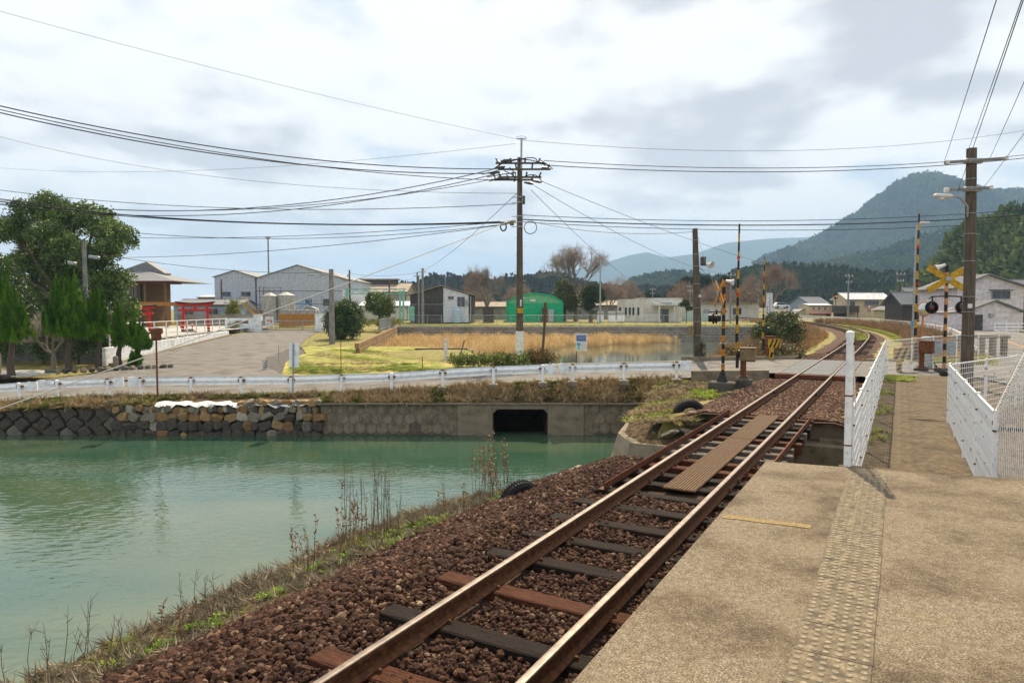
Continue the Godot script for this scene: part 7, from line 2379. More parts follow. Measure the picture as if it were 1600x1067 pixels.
	for k in 12:
		m = MB.new(); m.bar(Vector3(-4.3 + k * 0.72, 4.4 if k % 2 else 4.95, 0), Vector3(-3.58 + k * 0.72, 4.95 if k % 2 else 4.4, 0), 0.07, 0.07); part(t, "brace", m, "mint_paint")
	t = thing("mint_door", "mint-green upright gate leaf beside the grey gabled house", "gate", R(-15.6, 0.3, 106), TH)
	m = MB.new(); m.cbox(Vector3(0, 1.4, 0), Vector3(0.9, 2.3, 0.1), 0.02); part(t, "leaf", m, "mint_paint")
	t = thing("old_factory", "old tan-roofed factory hall with a raised roof vent", "factory", R(-29.7, 0.4, 150), TH)
	gable_body(t, 13, 14, 5.8, 2.0, "grey_block", "tan_roof", 0.5, true)
	m = MB.new(); m.box(Vector3(-0.6, 8.1, -6.8), Vector3(8.2, 1.0, 2.0)); part(t, "roof_vent", m, "dark_concrete")
	m = MB.new(); m.cbox(Vector3(-0.6, 8.75, -6.8), Vector3(9.0, 0.3, 3.0), 0.05); part(t, "vent_roof", m, "tan_roof")
	for k in 5: window_at(t, -5.6 + k * 2.3, 2.6, -4.2 + k * 2.3, 4.0, 0.0, "galvanised", 2)
	t = thing("white_roof_shed", "low white-roofed shed below the old factory", "shed", R(-24.0, 0.4, 128), TH)
	gable_body(t, 9, 8, 2.6, 0.8, "white_render", "pale_roof", 0.4, true)
	window_at(t, -2, 0.9, 0, 2.0)
	t = thing("far_plant", "pale low factory building with yellow tank rails behind the torii", "factory", R(-60, 0.4, 150), TH)
	gable_body(t, 18, 12, 4.6, 0.5, "grey_block", "pale_roof", 0.3, true)
	for k in 5: window_at(t, -6 + k * 2.8, 1.6, -4.4 + k * 2.8, 2.8)
	m = MB.new()
	for k in 10: m.tube([Vector3(-6 + k * 1.2, 5.0, -3), Vector3(-6 + k * 1.2, 6.6, -3)], 0.05, 5)
	m.tube([Vector3(-6, 6.6, -3), Vector3(4.8, 6.6, -3)], 0.05, 5); m.tube([Vector3(-6, 5.9, -3), Vector3(4.8, 5.9, -3)], 0.05, 5)
	part(t, "roof_railing", m, "yellow_paint")
	t = thing("white_low_house", "low white building with a blue-grey wall seen between the torii pillars", "building", R(-50, 0.3, 112), TH)
	gable_body(t, 11, 7, 2.8, 0.8, "blue_render", "grey_roof", 0.3, true)
	window_at(t, -4, 1.0, -2.2, 2.2); window_at(t, 0, 1.0, 1.8, 2.2); window_at(t, 3, 1.0, 4.4, 2.2)
	t = thing("round_road_sign", "red-rimmed round road sign at the yard entrance", "sign", R(-16.5, 0.3, 103), TH)
	m = MB.new(); m.tube([Vector3(0, 0, 0), Vector3(0, 2.0, 0)], 0.04, 6); part(t, "pole", m, "galvanised")
	m = MB.new(); m.lathe(Vector3(0, 2.0, 0.05), [Vector2(0.33, 0), Vector2(0.33, 0.02), Vector2(0, 0.02)], 18, Basis(Vector3.RIGHT, PI / 2)); part(t, "plate", m, "red_paint")
	m = MB.new(); m.lathe(Vector3(0, 2.0, 0.072), [Vector2(0.17, 0), Vector2(0.17, 0.006), Vector2(0, 0.006)], 18, Basis(Vector3.RIGHT, PI / 2)); part(t, "centre", m, "sign_white")

func pond_side() -> void:
	# retaining walls round the pond
	var t := thing("pond_wall", "long grey patterned block wall on the far side of the pond", "wall", R(-16.2, 0, 94.6), TH)
	var m := MB.new()
	m.box(Vector3(27.2, -1.6, -0.3), Vector3(54.4, 3.0, 0.5)); part(t, "backing", m, "grey_block")
	var bl := MB.new(); bl.cbox(Vector3.ZERO, Vector3(0.78, 0.34, 0.2), 0.06)
	var bm := bl.mesh()
	for k in 67:
		for r in 4:
			var e := shape(t, "block", bm, "grey_block")
			e.position = Vector3(0.5 + k * 0.805 + (0.4 if r % 2 else 0.0), -0.32 - r * 0.36, 0.0)
	var rest := MB.new()
	for k in 67:
		for r in 3: rest.box(Vector3(0.5 + k * 0.805 + (0.4 if r % 2 else 0.0), -1.76 - r * 0.36, 0.0), Vector3(0.76, 0.32, 0.18))
	part(t, "lower_blocks", rest, "grey_block", "stuff")
	m = MB.new(); m.cbox(Vector3(27.2, -0.06, -0.15), Vector3(54.6, 0.14, 0.6), 0.02); part(t, "coping", m, "pale_concrete")
	m = MB.new(); m.tube([Vector3(33.0, -1.15, 0.05), Vector3(33.0, -1.15, 0.35)], 0.22, 12); part(t, "drain_pipe", m, "dark_concrete")
	var a := R(-11.0, 0, 47.8); var b := R(-16.1, 0, 94.4)
	t = thing("brown_pond_wall", "tan block retaining wall on the left side of the pond", "wall", a, atan2(-(b.z - a.z), b.x - a.x))
	var L := Vector2(b.x - a.x, b.z - a.z).length()
	for k in 30:
		for r in 6:
			m = MB.new(); m.cbox(Vector3((k + 0.5) * L / 30.0 + (0.3 if r % 2 else 0.0), 0.0 - 0.2 - r * 0.4, 0.1 + r * 0.03), Vector3(L / 30.0 - 0.03, 0.385, 0.3), 0.03); part(t, "block", m, "brown_block")
	t = thing("low_kerb_wall", "low dark concrete kerb at the lawn edge before the reeds", "wall", R(-5.4, -0.85, 52), TH)
	m = MB.new(); m.cbox(Vector3(0, 0.06, 0), Vector3(4.0, 0.4, 0.3), 0.03); part(t, "kerb", m, "dark_concrete")
	m = MB.new(); m.cbox(Vector3(2.3, 0.0, -0.4), Vector3(0.3, 0.3, 1.4), 0.03); part(t, "return", m, "old_concrete")
	# wire fence along the far yard
	t = thing("yard_wire_fence", "thin grey wire fence on top of the far pond wall", "fence", R(-16, 0.0, 97.2), TH)
	for k in 28:
		m = MB.new(); m.tube([Vector3(k * 1.98, 0, 0), Vector3(k * 1.98, 1.55, 0)], 0.035, 6); part(t, "post", m, "galvanised")
	for y in [0.1, 0.5, 0.8, 1.1, 1.5]:
		m = MB.new(); m.tube([Vector3(0, y, 0), Vector3(53.5, y, 0)], 0.02 if y > 1.4 else 0.008, 5); part(t, "wire", m, "galvanised")
	# reeds
	var xs := []; var cs := []
	for i in 7500:
		var d := rf(56, 93.5)
		var x := rf(-15.5, 21)
		if not Geometry2D.is_point_in_polygon(Vector2(x, d), pond_line): continue
		var edge := lerp_list(x, [[-16, 50], [-4, 56], [1, 68], [6, 79], [14, 84], [22, 87]]) + 2.5 * sin(x * 1.1)
		if d < edge: continue
		if x > 19 and rng.randf() < 0.6: continue
		xs.append(Transform3D(Basis(Vector3(rf(-1, 1), 0, rf(-1, 1)).normalized(), rf(0.0, 0.16)) * Basis(Vector3.UP, rf(0, TAU)).scaled(Vector3(1.2, (rf(0.85, 1.35) + 0.35 * sin(x * 0.9) * sin(d * 0.7 + x * 0.3)), 1.2)), R(x, POND - 0.12, d)))
		cs.append(tint(Color(0.44, 0.29, 0.12), Color(0.80, 0.60, 0.32)))
	tag(many(self, "reeds", clump_meshes[9], "grass", xs, cs), "golden-brown dry reeds filling the pond margin", "reeds")
	# hedge on the pond bank beside the road
	var hb := [[-2.9, 0.8], [-1.8, 0.95], [-0.7, 1.0], [0.3, 0.95]]
	for k in 4:
		tree("hedge_bush", "green roadside hedge bush, %s from the left" % ["first", "second", "third", "fourth"][k], "roadside hedge by the big pole", R(hb[k][0], -0.75, 36.6), 0.04, [[Vector3(0, 0.42, 0), Vector3(0.75, hb[k][1] * 0.42, 0.55)]], 70.0, Vector2(0.15, 0.24), [0, 1, 2], Color(0.06, 0.10, 0.015), Color(0.22, 0.25, 0.05))
	tree("hedge_bush", "reddish-brown tipped hedge bush at the right end of the roadside hedge", "roadside hedge by the big pole", R(1.75, -0.7, 37.0), 0.04, [[Vector3(0, 0.5, 0), Vector3(0.9, 0.42, 0.5)], [Vector3(-0.8, 0.45, 0), Vector3(0.6, 0.4, 0.5)]], 70.0, Vector2(0.15, 0.24), [0, 1, 2], Color(0.08, 0.08, 0.015), Color(0.24, 0.15, 0.045))
	# information board
	t = thing("information_board", "white information board with blue picture panels on two legs by the pond", "sign", R(3.77, -0.5, 37), TH)
	for q in [[-0.27, "rust"], [0.29, "galvanised"]]:
		m = MB.new(); m.tube([Vector3(q[0], -0.1, -0.03), Vector3(q[0], 1.5, -0.03)], 0.025, 6); part(t, "leg", m, q[1])
	m = MB.new(); m.cbox(Vector3(0, 1.1, 0), Vector3(0.62, 0.95, 0.03), 0.006); var bd := part(t, "board", m, "sign_white")
	m = MB.new(); m.box(Vector3(-0.01, 1.31, 0.0165), Vector3(0.52, 0.33, 0.003)); part(bd, "picture", m, "sign_blue")
	m = MB.new(); m.box(Vector3(-0.15, 0.98, 0.0165), Vector3(0.2, 0.18, 0.003)); part(bd, "picture", m, "blue_paint")
	m = MB.new(); m.box(Vector3(-0.15, 0.77, 0.0165), Vector3(0.17, 0.18, 0.003)); part(bd, "picture", m, "mint_paint")
	m = MB.new()
	for k in 9: m.box(Vector3(0.13, 1.06 - k * 0.042, 0.0165), Vector3(0.24, 0.012, 0.003))
	m.box(Vector3(0, 1.52, 0.0165), Vector3(0.3, 0.02, 0.003))
	for k in 3: m.box(Vector3(0.0, 1.4 - k * 0.06, 0.0185), Vector3(0.4 - k * 0.05, 0.018, 0.003))
	part(bd, "lettering", m, "galvanised", "stuff")
	t = thing("rusty_leaning_post", "leaning thin post with a rusted top beside the big pole", "post", R(1.66, -0.7, 38), TH)
	m = MB.new(); m.tube([Vector3(0, -0.1, 0), Vector3(0.15, 2.2, 0)], 0.075, 10); part(t, "shaft", m, "pole_concrete")
	m = MB.new(); m.tube([Vector3(0.15, 2.2, 0), Vector3(0.19, 3.45, 0)], 0.085, 10); part(t, "rusted_top", m, "rust")
	for q in [[-4.1, 42.0, 1.3, 0.0, "white flat marker post at the lawn edge", "sign_white"], [-3.3, 43.0, 1.2, 0.3, "leaning yellowish marker post at the lawn edge", "box_beige"]]:
		t = thing("marker_post", q[4], "post", R(q[0], -0.75, q[1]), TH + 0.5)
		m = MB.new(); m.cbox(Vector3(q[3] * 0.5, q[2] / 2, 0), Vector3(0.09 if q[3] > 0 else 0.22, q[2], 0.06), 0.01, Basis(Vector3.BACK, -q[3])); part(t, "shaft", m, q[5])
	# grey gabled house
	t = thing("grey_gabled_house", "weathered grey boarded house with a pale right half beyond the pond", "house", R(-11.4, 0.25, 110), TH)
	gable_body(t, 10.0, 9, 4.4, 1.45, "dark_boards", "tan_roof", 0.5, false, 0.5)
	m = MB.new(); m.prism(poly([0.35, 0.02, 4.4, 0.02, 4.4, 4.45, 0.35, 5.62]), 0.0, 0.05); part(t, "pale_cladding", m, "white_cladding")
	m = MB.new(); m.box(Vector3(-2.3, 2.9, 0.03), Vector3(5.3, 0.08, 0.06)); part(t, "flashing", m, "galvanised")
	window_at(t, 1.1, 3.65, 2.05, 4.25, 0.05, "sign_white", 1); window_at(t, 2.55, 2.5, 3.85, 4.15, 0.05, "sign_white", 1)
	m = MB.new(); m.cbox(Vector3(4.2, 3.2, 0.2), Vector3(0.5, 0.9, 0.3), 0.03); part(t, "air_unit", m, "galvanised")
	m = MB.new(); m.tube([Vector3(4.75, 0, 0.1), Vector3(4.75, 4.2, 0.1)], 0.05, 6); part(t, "downpipe", m, "sign_white")
	t = thing("blue_water_tank", "pale blue standing water tank against the grey gabled house", "tank", R(-8.75, 0.2, 109.3), TH)
	m = MB.new(); m.cbox(Vector3(0, 1.05, 0), Vector3(1.15, 2.1, 0.8), 0.1); part(t, "body", m, mat("tank_blue", Color(0.42, 0.58, 0.66), 0.4))
	m = MB.new()
	for y in [0.4, 0.9, 1.4, 1.9]: m.box(Vector3(0, y, 0.41), Vector3(1.17, 0.05, 0.03))
	part(t, "hoop", m, "galvanised")
	t = thing("concrete_hut", "small dark concrete hut between the grey house and the green hangar", "hut", R(-3.85, 0.2, 112), TH)
	m = MB.new(); m.cbox(Vector3(0, 1.25, -1), Vector3(1.75, 2.5, 2), 0.04); part(t, "wall", m, "dark_concrete")
	m = MB.new(); m.cbox(Vector3(0, 2.56, -1), Vector3(2.0, 0.12, 2.2), 0.02); part(t, "roof", m, "dark_concrete")
	# green hangar
	t = thing("green_hangar", "bright green sheeted hangar with a rounded roof beyond the pond", "hangar", R(3.95, 0.15, 118), TH)
	var arch := PackedVector2Array([Vector2(-4.95, 0), Vector2(4.9, 0), Vector2(4.9, 3.4)])
	for i in 15:
		var an := lerpf(0.28, PI - 0.28, i / 14.0)
		arch.append(Vector2(cos(an) * 5.05, 2.65 + sin(an) * 2.25 + 0.05 * sin(i * 2.0)))
	arch.append(Vector2(-4.95, 3.4))
	m = MB.new(); m.prism(arch, -14, 0); part(t, "shell", m, "green_sheet")
	m = MB.new(); m.prism(poly([-4.7, 0.05, 4.7, 0.05, 4.7, 3.2, -4.7, 3.2]), 0, 0.06); part(t, "front_curtain", m, "green_sheet")
	m = MB.new()
	var up := PackedVector2Array([Vector2(-4.6, 3.26), Vector2(4.6, 3.26)])
	for i in 13:
		var an := lerpf(0.34, PI - 0.34, i / 12.0)
		up.append(Vector2(cos(an) * 4.75, 2.65 + sin(an) * 2.1))
	m.prism(up, 0, 0.05); part(t, "gable_panel", m, "green_sheet_pale")
	m = MB.new()
	for i in arch.size() - 3: m.bar(Vector3(arch[i + 2].x, arch[i + 2].y, 0.1), Vector3(arch[i + 3].x, arch[i + 3].y, 0.1), 0.22, 0.22)
	for x in [-4.85, 4.8]: m.box(Vector3(x, 1.7, 0.1), Vector3(0.16, 3.4, 0.16))
	part(t, "edge_tube", m, "green_sheet")
	m = MB.new()
	for k in 14: m.tube([Vector3(-4.3 + k * 0.66 + rf(-0.1, 0.1), 0.05, 0.06), Vector3(-4.3 + k * 0.66, 3.15, 0.06)], 0.045, 6, false)
	part(t, "curtain_folds", m, "green_sheet", "stuff")
	m = MB.new(); m.box(Vector3(-0.35, 3.75, 0.08), Vector3(0.9, 0.4, 0.03)); part(t, "name_plate", m, "sign_white")
	for q in [[5.55, 0.9, 2.55, "dark_concrete", "tall dark machine cabinet in front of the hangar"], [6.65, 0.95, 2.2, "galvanised", "double-fan air conditioning unit in front of the hangar"]]:
		var u := thing("air_conditioner", q[4], "air conditioner", R(q[0], 0.15, 116.5), TH)
		m = MB.new(); m.cbox(Vector3(0, q[2] / 2, 0), Vector3(q[1], q[2], 0.5), 0.04); part(u, "casing", m, q[3])
		for y in [0.28, 0.76]:
			m = MB.new(); m.lathe(Vector3(0, q[2] * y, 0.25), [Vector2(0.32, 0), Vector2(0.32, 0.03), Vector2(0.24, 0.03), Vector2(0.24, 0.0)], 16, Basis(Vector3.RIGHT, PI / 2)); part(u, "fan_ring", m, "sign_white" if q[3] == "galvanised" else "black_paint")
	# white flat-roofed hall
	t = thing("white_hall", "low white flat-roofed hall with a porch on two round pillars", "building", R(25.4, 0.2, 116), TH - 0.06)
	m = MB.new(); m.box(Vector3(0, 2.0, -5.5), Vector3(6.9, 4.0, 11)); part(t, "wall", m, "white_render")
	m = MB.new(); m.cbox(Vector3(0, 4.06, -5.5), Vector3(7.1, 0.14, 11.2), 0.02); part(t, "parapet", m, "pale_concrete")
	m = MB.new(); m.cbox(Vector3(0.5, 3.05, 0.9), Vector3(4.2, 0.6, 1.8), 0.06); part(t, "porch_roof", m, "sign_white")
	for x in [-0.6, 1.9]:
		m = MB.new(); m.tube([Vector3(x, 0, 1.5), Vector3(x, 2.8, 1.5)], 0.16, 12); part(t, "pillar", m, "sign_white")
	m = MB.new()
	for k in 13: m.box(Vector3(-0.3 + k * 0.14, 3.2, 1.81), Vector3(0.1, 0.12, 0.012))
	for k in 7: m.box(Vector3(0.3 + k * 0.14, 2.98, 1.81), Vector3(0.1, 0.08, 0.012))
	part(t, "characters", m, "sign_ink", "stuff")
	door_at(t, 0.1, 1.2, 2.2, 0.0, "window_glass"); window_at(t, -0.3, 0.3, 0.05, 2.3)
	t = thing("white_hall_wing", "pale receding side wing of the white hall with tall narrow windows", "building", R(20.3, 0.2, 117.5), TH - 0.75)
	m = MB.new(); m.box(Vector3(0, 1.95, -2.5), Vector3(5.2, 3.9, 5)); part(t, "wall", m, "white_render")
	for x in [-2.2, -1.0, -0.2, 0.5, 1.5]: window_at(t, x, 1.1, x + 0.42, 2.5, 0.0, "galvanised", 0)
	t = thing("white_annex", "long low white annex with green panels right of the white hall", "building", R(38.2, 0.2, 125), TH)
	m = MB.new(); m.box(Vector3(0, 1.65, -4), Vector3(14.0, 3.3, 8)); part(t, "wall", m, "white_render")
	m = MB.new(); m.cbox(Vector3(0, 3.38, -3.7), Vector3(14.6, 0.16, 9), 0.02); part(t, "roof", m, "tan_roof")
	m = MB.new(); m.box(Vector3(-4.2, 0.7, 0.4), Vector3(5.2, 1.4, 0.1)); part(t, "green_panel", m, mat("pale_green", Color(0.42, 0.56, 0.50), 0.6))
	door_at(t, -3.2, -2.0, 2.2, 0.02, "galvanised"); window_at(t, 2.2, 1.2, 3.8, 2.4); window_at(t, 0.0, 1.3, 0.6, 2.3)
	t = thing("long_low_shed", "long low shed with a tan roof behind the evergreen", "shed", R(15.5, 0.3, 140), TH)
	gable_body(t, 16, 7, 2.9, 0.9, "grey_concrete", "tan_roof", 0.4, true)
	for k in 4: window_at(t, -6 + k * 3.4, 1.0, -4.6 + k * 3.4, 2.0)
	t = thing("long_low_shed", "tan-roofed shed between the grey house and the hangar", "shed", R(-5.0, 0.3, 138), TH)
	gable_body(t, 9, 6, 2.6, 0.9, "grey_block", "tan_roof", 0.4, true)
	for q in [[14.6, 112.8, 1.0, "single silver hooded tank before the long shed"], [16.5, 113.0, 1.2, "middle silver hooded tank before the long shed"], [18.0, 113.2, 1.2, "right silver hooded tank before the long shed"]]:
		var u := thing("hooded_tank", q[3], "tank", R(q[0], 0.25, q[1]), TH, "silver hooded tanks")
		m = MB.new(); m.cbox(Vector3(0, 0.6, 0), Vector3(q[2], 1.1, 0.8), 0.05); part(u, "tank", m, "guardrail_white")
		m = MB.new(); m.cbox(Vector3(0, 1.5, 0), Vector3(q[2] + 0.06, 0.62, 0.85), 0.12); part(u, "hood", m, "tank_white")
	tree("small_pine", "small spreading pine beside the white hall", "", R(28.6, 0.2, 112), 0.08, [[Vector3(-0.3, 2.9, 0), Vector3(0.9, 0.35, 0.7)], [Vector3(0.5, 2.3, 0), Vector3(0.9, 0.3, 0.7)], [Vector3(-0.1, 3.3, 0), Vector3(0.6, 0.3, 0.6)]], 40.0, Vector2(0.22, 0.34), [0, 3], Color(0.03, 0.06, 0.02), Color(0.08, 0.11, 0.035), "needle")
	# far yard: path, grass strip
	m = MB.new()
	m.quad(R(-17, 0.06, 104), R(12, 0.06, 104), R(12, 0.08, 107), R(-17, 0.08, 107))
	struct("yard_path", m, "pale_concrete")
	var gx := []; var gc := []
	for i in 1500:
		gx.append(xf(R(rf(-16, 38), 0.03, rf(95.6, 103)), Vector3(0.9, rf(0.06, 0.16), 0.9)))
		gc.append(tint(Color(0.14, 0.22, 0.02), Color(0.44, 0.38, 0.07)))
	for i in 6500:
		var x := rf(-14, -3)
		var d := rf(36, 53)
		if x < side_edges(d).y + 0.3: continue
		if sin(x * 0.9 + d * 0.5) + sin(d * 0.9) < 0.2 and rng.randf() < 0.5: continue
		gx.append(xf(R(x, -0.78 if d > 39 else -0.86, d), Vector3(0.5, rf(0.05, 0.13), 0.5)))
		gc.append(tint(Color(0.12, 0.19, 0.02), Color(0.30, 0.32, 0.06)) if sin(x * 0.9 + d * 0.5) + sin(d * 0.9) > 0.2 else tint(Color(0.26, 0.21, 0.08), Color(0.46, 0.39, 0.19)))
	tag(many(self, "lawn_grass", clump_meshes[6], "grass", gx, gc), "short green grass on the lawns round the pond", "grass")

func far_trees() -> void:
	bare_tree("leafless spreading tree behind the concrete hut", R(-4.8, 0.3, 130), 9.6, 0.33, 1.5)
	bare_tree("tallest leafless tree, right of the green hangar", R(11.6, 0.3, 124), 13.0, 0.36, 1.9, Color(0.27, 0.21, 0.17), 0.38)
	bare_tree("leafless tree with a stout trunk by the white annex", R(44.5, 0.3, 118), 9.5, 0.42, 1.5, Color(0.26, 0.19, 0.15), 0.6)
	bare_tree("thin leafless tree before the long shed", R(17.6, 0.3, 122), 6.5, 0.15, 1.0, Color(0.27, 0.2, 0.16), 0.4)
	tree("evergreen_tree", "dark evergreen beside the steel pole, right of the hangar", "", R(13.6, 0.2, 118), 0.3, [[Vector3(0.2, 5.0, 0), Vector3(2.0, 1.5, 1.6)], [Vector3(-0.6, 3.4, 0), Vector3(1.2, 1.6, 1.2)], [Vector3(1.5, 4.3, 0), Vector3(1.3, 1.0, 1.2)]], 22.0, Vector2(0.4, 0.62), [0, 1, 2], Color(0.02, 0.045, 0.012), Color(0.075, 0.105, 0.025))
	tree("olive_tree", "olive-green tree at the hangar's right corner", "", R(9.6, 0.2, 124), 0.25, [[Vector3(0, 5.4, 0), Vector3(2.2, 2.2, 2)], [Vector3(1.0, 3.6, 0), Vector3(2.0, 1.8, 2)]], 18.0, Vector2(0.42, 0.65), [0, 1, 2], Color(0.07, 0.085, 0.02), Color(0.19, 0.18, 0.06))
	# rounded leafless woods, reddish brown
	for q in [[21, 190, 9, 7, "russet leafless tree left of the white hall roof"], [31, 195, 11, 9, "large russet leafless tree above the white hall"], [48, 190, 10, 7, "russet rounded leafless tree right of the white hall"], [60, 200, 10, 8, "russet leafless tree behind the white annex"], [70, 200, 9, 8, "russet leafless tree behind the banner sign"], [-10, 200, 9, 7, "russet leafless tree behind the grey gabled house"], [2, 210, 10, 7, "russet leafless tree over the hangar roof"]]:
		tree("russet_tree", q[4], "russet leafless trees behind the pond", R(q[0], 0.4, q[1]), 0.4, [[Vector3(0, q[2] * 0.62, 0), Vector3(q[3] * 0.62, q[2] * 0.36, 4)], [Vector3(q[3] * 0.35, q[2] * 0.45, 0), Vector3(q[3] * 0.45, q[2] * 0.3, 3)], [Vector3(-q[3] * 0.4, q[2] * 0.45, 0), Vector3(q[3] * 0.45, q[2] * 0.3, 3)]], 7.0, Vector2(1.0, 1.7), [7], Color(0.21, 0.15, 0.11), Color(0.34, 0.245, 0.185), "grass", "pale_bark")
	for q in [[41, 205, 8, "dark round evergreen between the russet trees"], [56, 215, 13, "dark tall conifer behind the crossing pole"], [63, 225, 14, "dark conifer group left of the gate arm"], [72, 230, 14, "dark conifer behind the leafless stout tree"], [36, 230, 9, "dark evergreen far behind the white hall"], [-24, 230, 7, "dark evergreen behind the old factory"], [6, 240, 9, "dark evergreen crown over the hangar's left roof"]]:
		tree("dark_conifer", q[3], "dark evergreens behind the pond", R(q[0], 0.4, q[1]), 0.4, [[Vector3(0, q[2] * 0.5, 0), Vector3(q[2] * 0.36, q[2] * 0.42, q[2] * 0.3)], [Vector3(q[2] * 0.3, q[2] * 0.38, 0), Vector3(q[2] * 0.3, q[2] * 0.3, q[2] * 0.25)], [Vector3(-q[2] * 0.3, q[2] * 0.38, 0), Vector3(q[2] * 0.3, q[2] * 0.3, q[2] * 0.25)]], 6.0, Vector2(1.0, 1.5), [0, 3], Color(0.012, 0.026, 0.013), Color(0.045, 0.065, 0.026), "needle")
	# bushes along the line beyond the crossing
	tree("trackside_bush", "big dark green bush left of the track beyond the crossing", "bushes beside the track", line_at(50.0, -4.4, -0.3), 0.1, [[Vector3(0, 1.2, 0), Vector3(1.5, 1.3, 1.5)], [Vector3(-0.7, 0.9, 1.5), Vector3(1.2, 1.0, 1.2)], [Vector3(0.2, 1.6, -1.5), Vector3(1.0, 0.9, 1)]], 40.0, Vector2(0.2, 0.34), [0, 1, 2], Color(0.03, 0.055, 0.015), Color(0.12, 0.13, 0.035))
	tree("trackside_bush", "low mixed bush beside the far left hazard board", "bushes beside the track", Vector3(-6.1, -0.6, -38.8), 0.1, [[Vector3(0, 0.6, 0), Vector3(1.3, 0.7, 1.2)], [Vector3(-1.3, 0.35, 0.6), Vector3(1.1, 0.55, 1)], [Vector3(0.9, 0.4, -1.5), Vector3(0.9, 0.6, 1)]], 40.0, Vector2(0.18, 0.3), [0, 1, 7], Color(0.05, 0.06, 0.02), Color(0.17, 0.14, 0.05))
	tree("trackside_bush", "brown leafless bush behind the green trackside bush", "bushes beside the track", Vector3(-7.8, -0.8, -53), 0.1, [[Vector3(0, 1.2, 0), Vector3(1.4, 1.3, 1.3)], [Vector3(-1.2, 0.8, 0), Vector3(1.1, 1.0, 1.1)]], 30.0, Vector2(0.4, 0.6), [7], Color(0.20, 0.12, 0.07), Color(0.34, 0.22, 0.13), "grass")
	var xs := []; var cs := []
	for i in 2600:
		var s := rf(36.5, 105)
		xs.append(xf(line_at(s, rf(-6.5, -2.7), -0.34), Vector3(0.6, rf(0.15, 0.4), 0.6)))
		cs.append(tint(Color(0.22, 0.13, 0.06), Color(0.42, 0.26, 0.12)))
	tag(many(self, "trackside_dry_grass", clump_meshes[5], "grass", xs, cs), "orange-brown dry grass left of the track beyond the crossing", "grass")

# ---------- poles and cables
func cable(label: String, a: Vector3, b: Vector3, sag: float, r: float, group := "overhead cables", mt = "cable") -> void:
	var t := thing("cable", label, "cable", (a + b) / 2, 0.0, group)
	var m := MB.new()
	var p := []
	for i in 25:
		var f := i / 24.0
		p.append(a.lerp(b, f) - Vector3.UP * sag * 4 * f * (1 - f) - (a + b) / 2)
	m.tube(p, r, 5, false)
	part(t, "strand", m, mt)
func insulator(t: Node, o: Vector3, d: Vector3, mt = "insulator") -> void:
	var m := MB.new()
	var b := Basis(Quaternion(Vector3.UP, d.normalized()))
	m.lathe(o, [Vector2(0.03, 0), Vector2(0.07, 0.04), Vector2(0.03, 0.08), Vector2(0.07, 0.13), Vector2(0.03, 0.17), Vector2(0.07, 0.22), Vector2(0.02, 0.27)], 8, b)
	part(t, "insulator", m, mt)
func simple_pole(called: String, label: String, o: Vector3, h: float, r: float, mt, group := "", arms := []) -> Node3D:
	var t := thing(called, label, "utility pole", o, TH, group)
	var m := MB.new(); m.tube([Vector3(0, -0.3, 0), Vector3(0, h * 0.5, 0), Vector3(0, h, 0)], [r * 1.15, r, r * 0.85], 12); part(t, "shaft", m, mt)
	for q in arms:
		m = MB.new(); m.box(Vector3(q[1], q[0], 0.12), Vector3(q[2], 0.1, 0.1)); part(t, "crossarm", m, "galvanised")
		for x in [-q[2] * 0.42, 0.0, q[2] * 0.42]: insulator(t, Vector3(q[1] + x, q[0] + 0.05, 0.12), Vector3.UP, "white_ceramic")
	return t
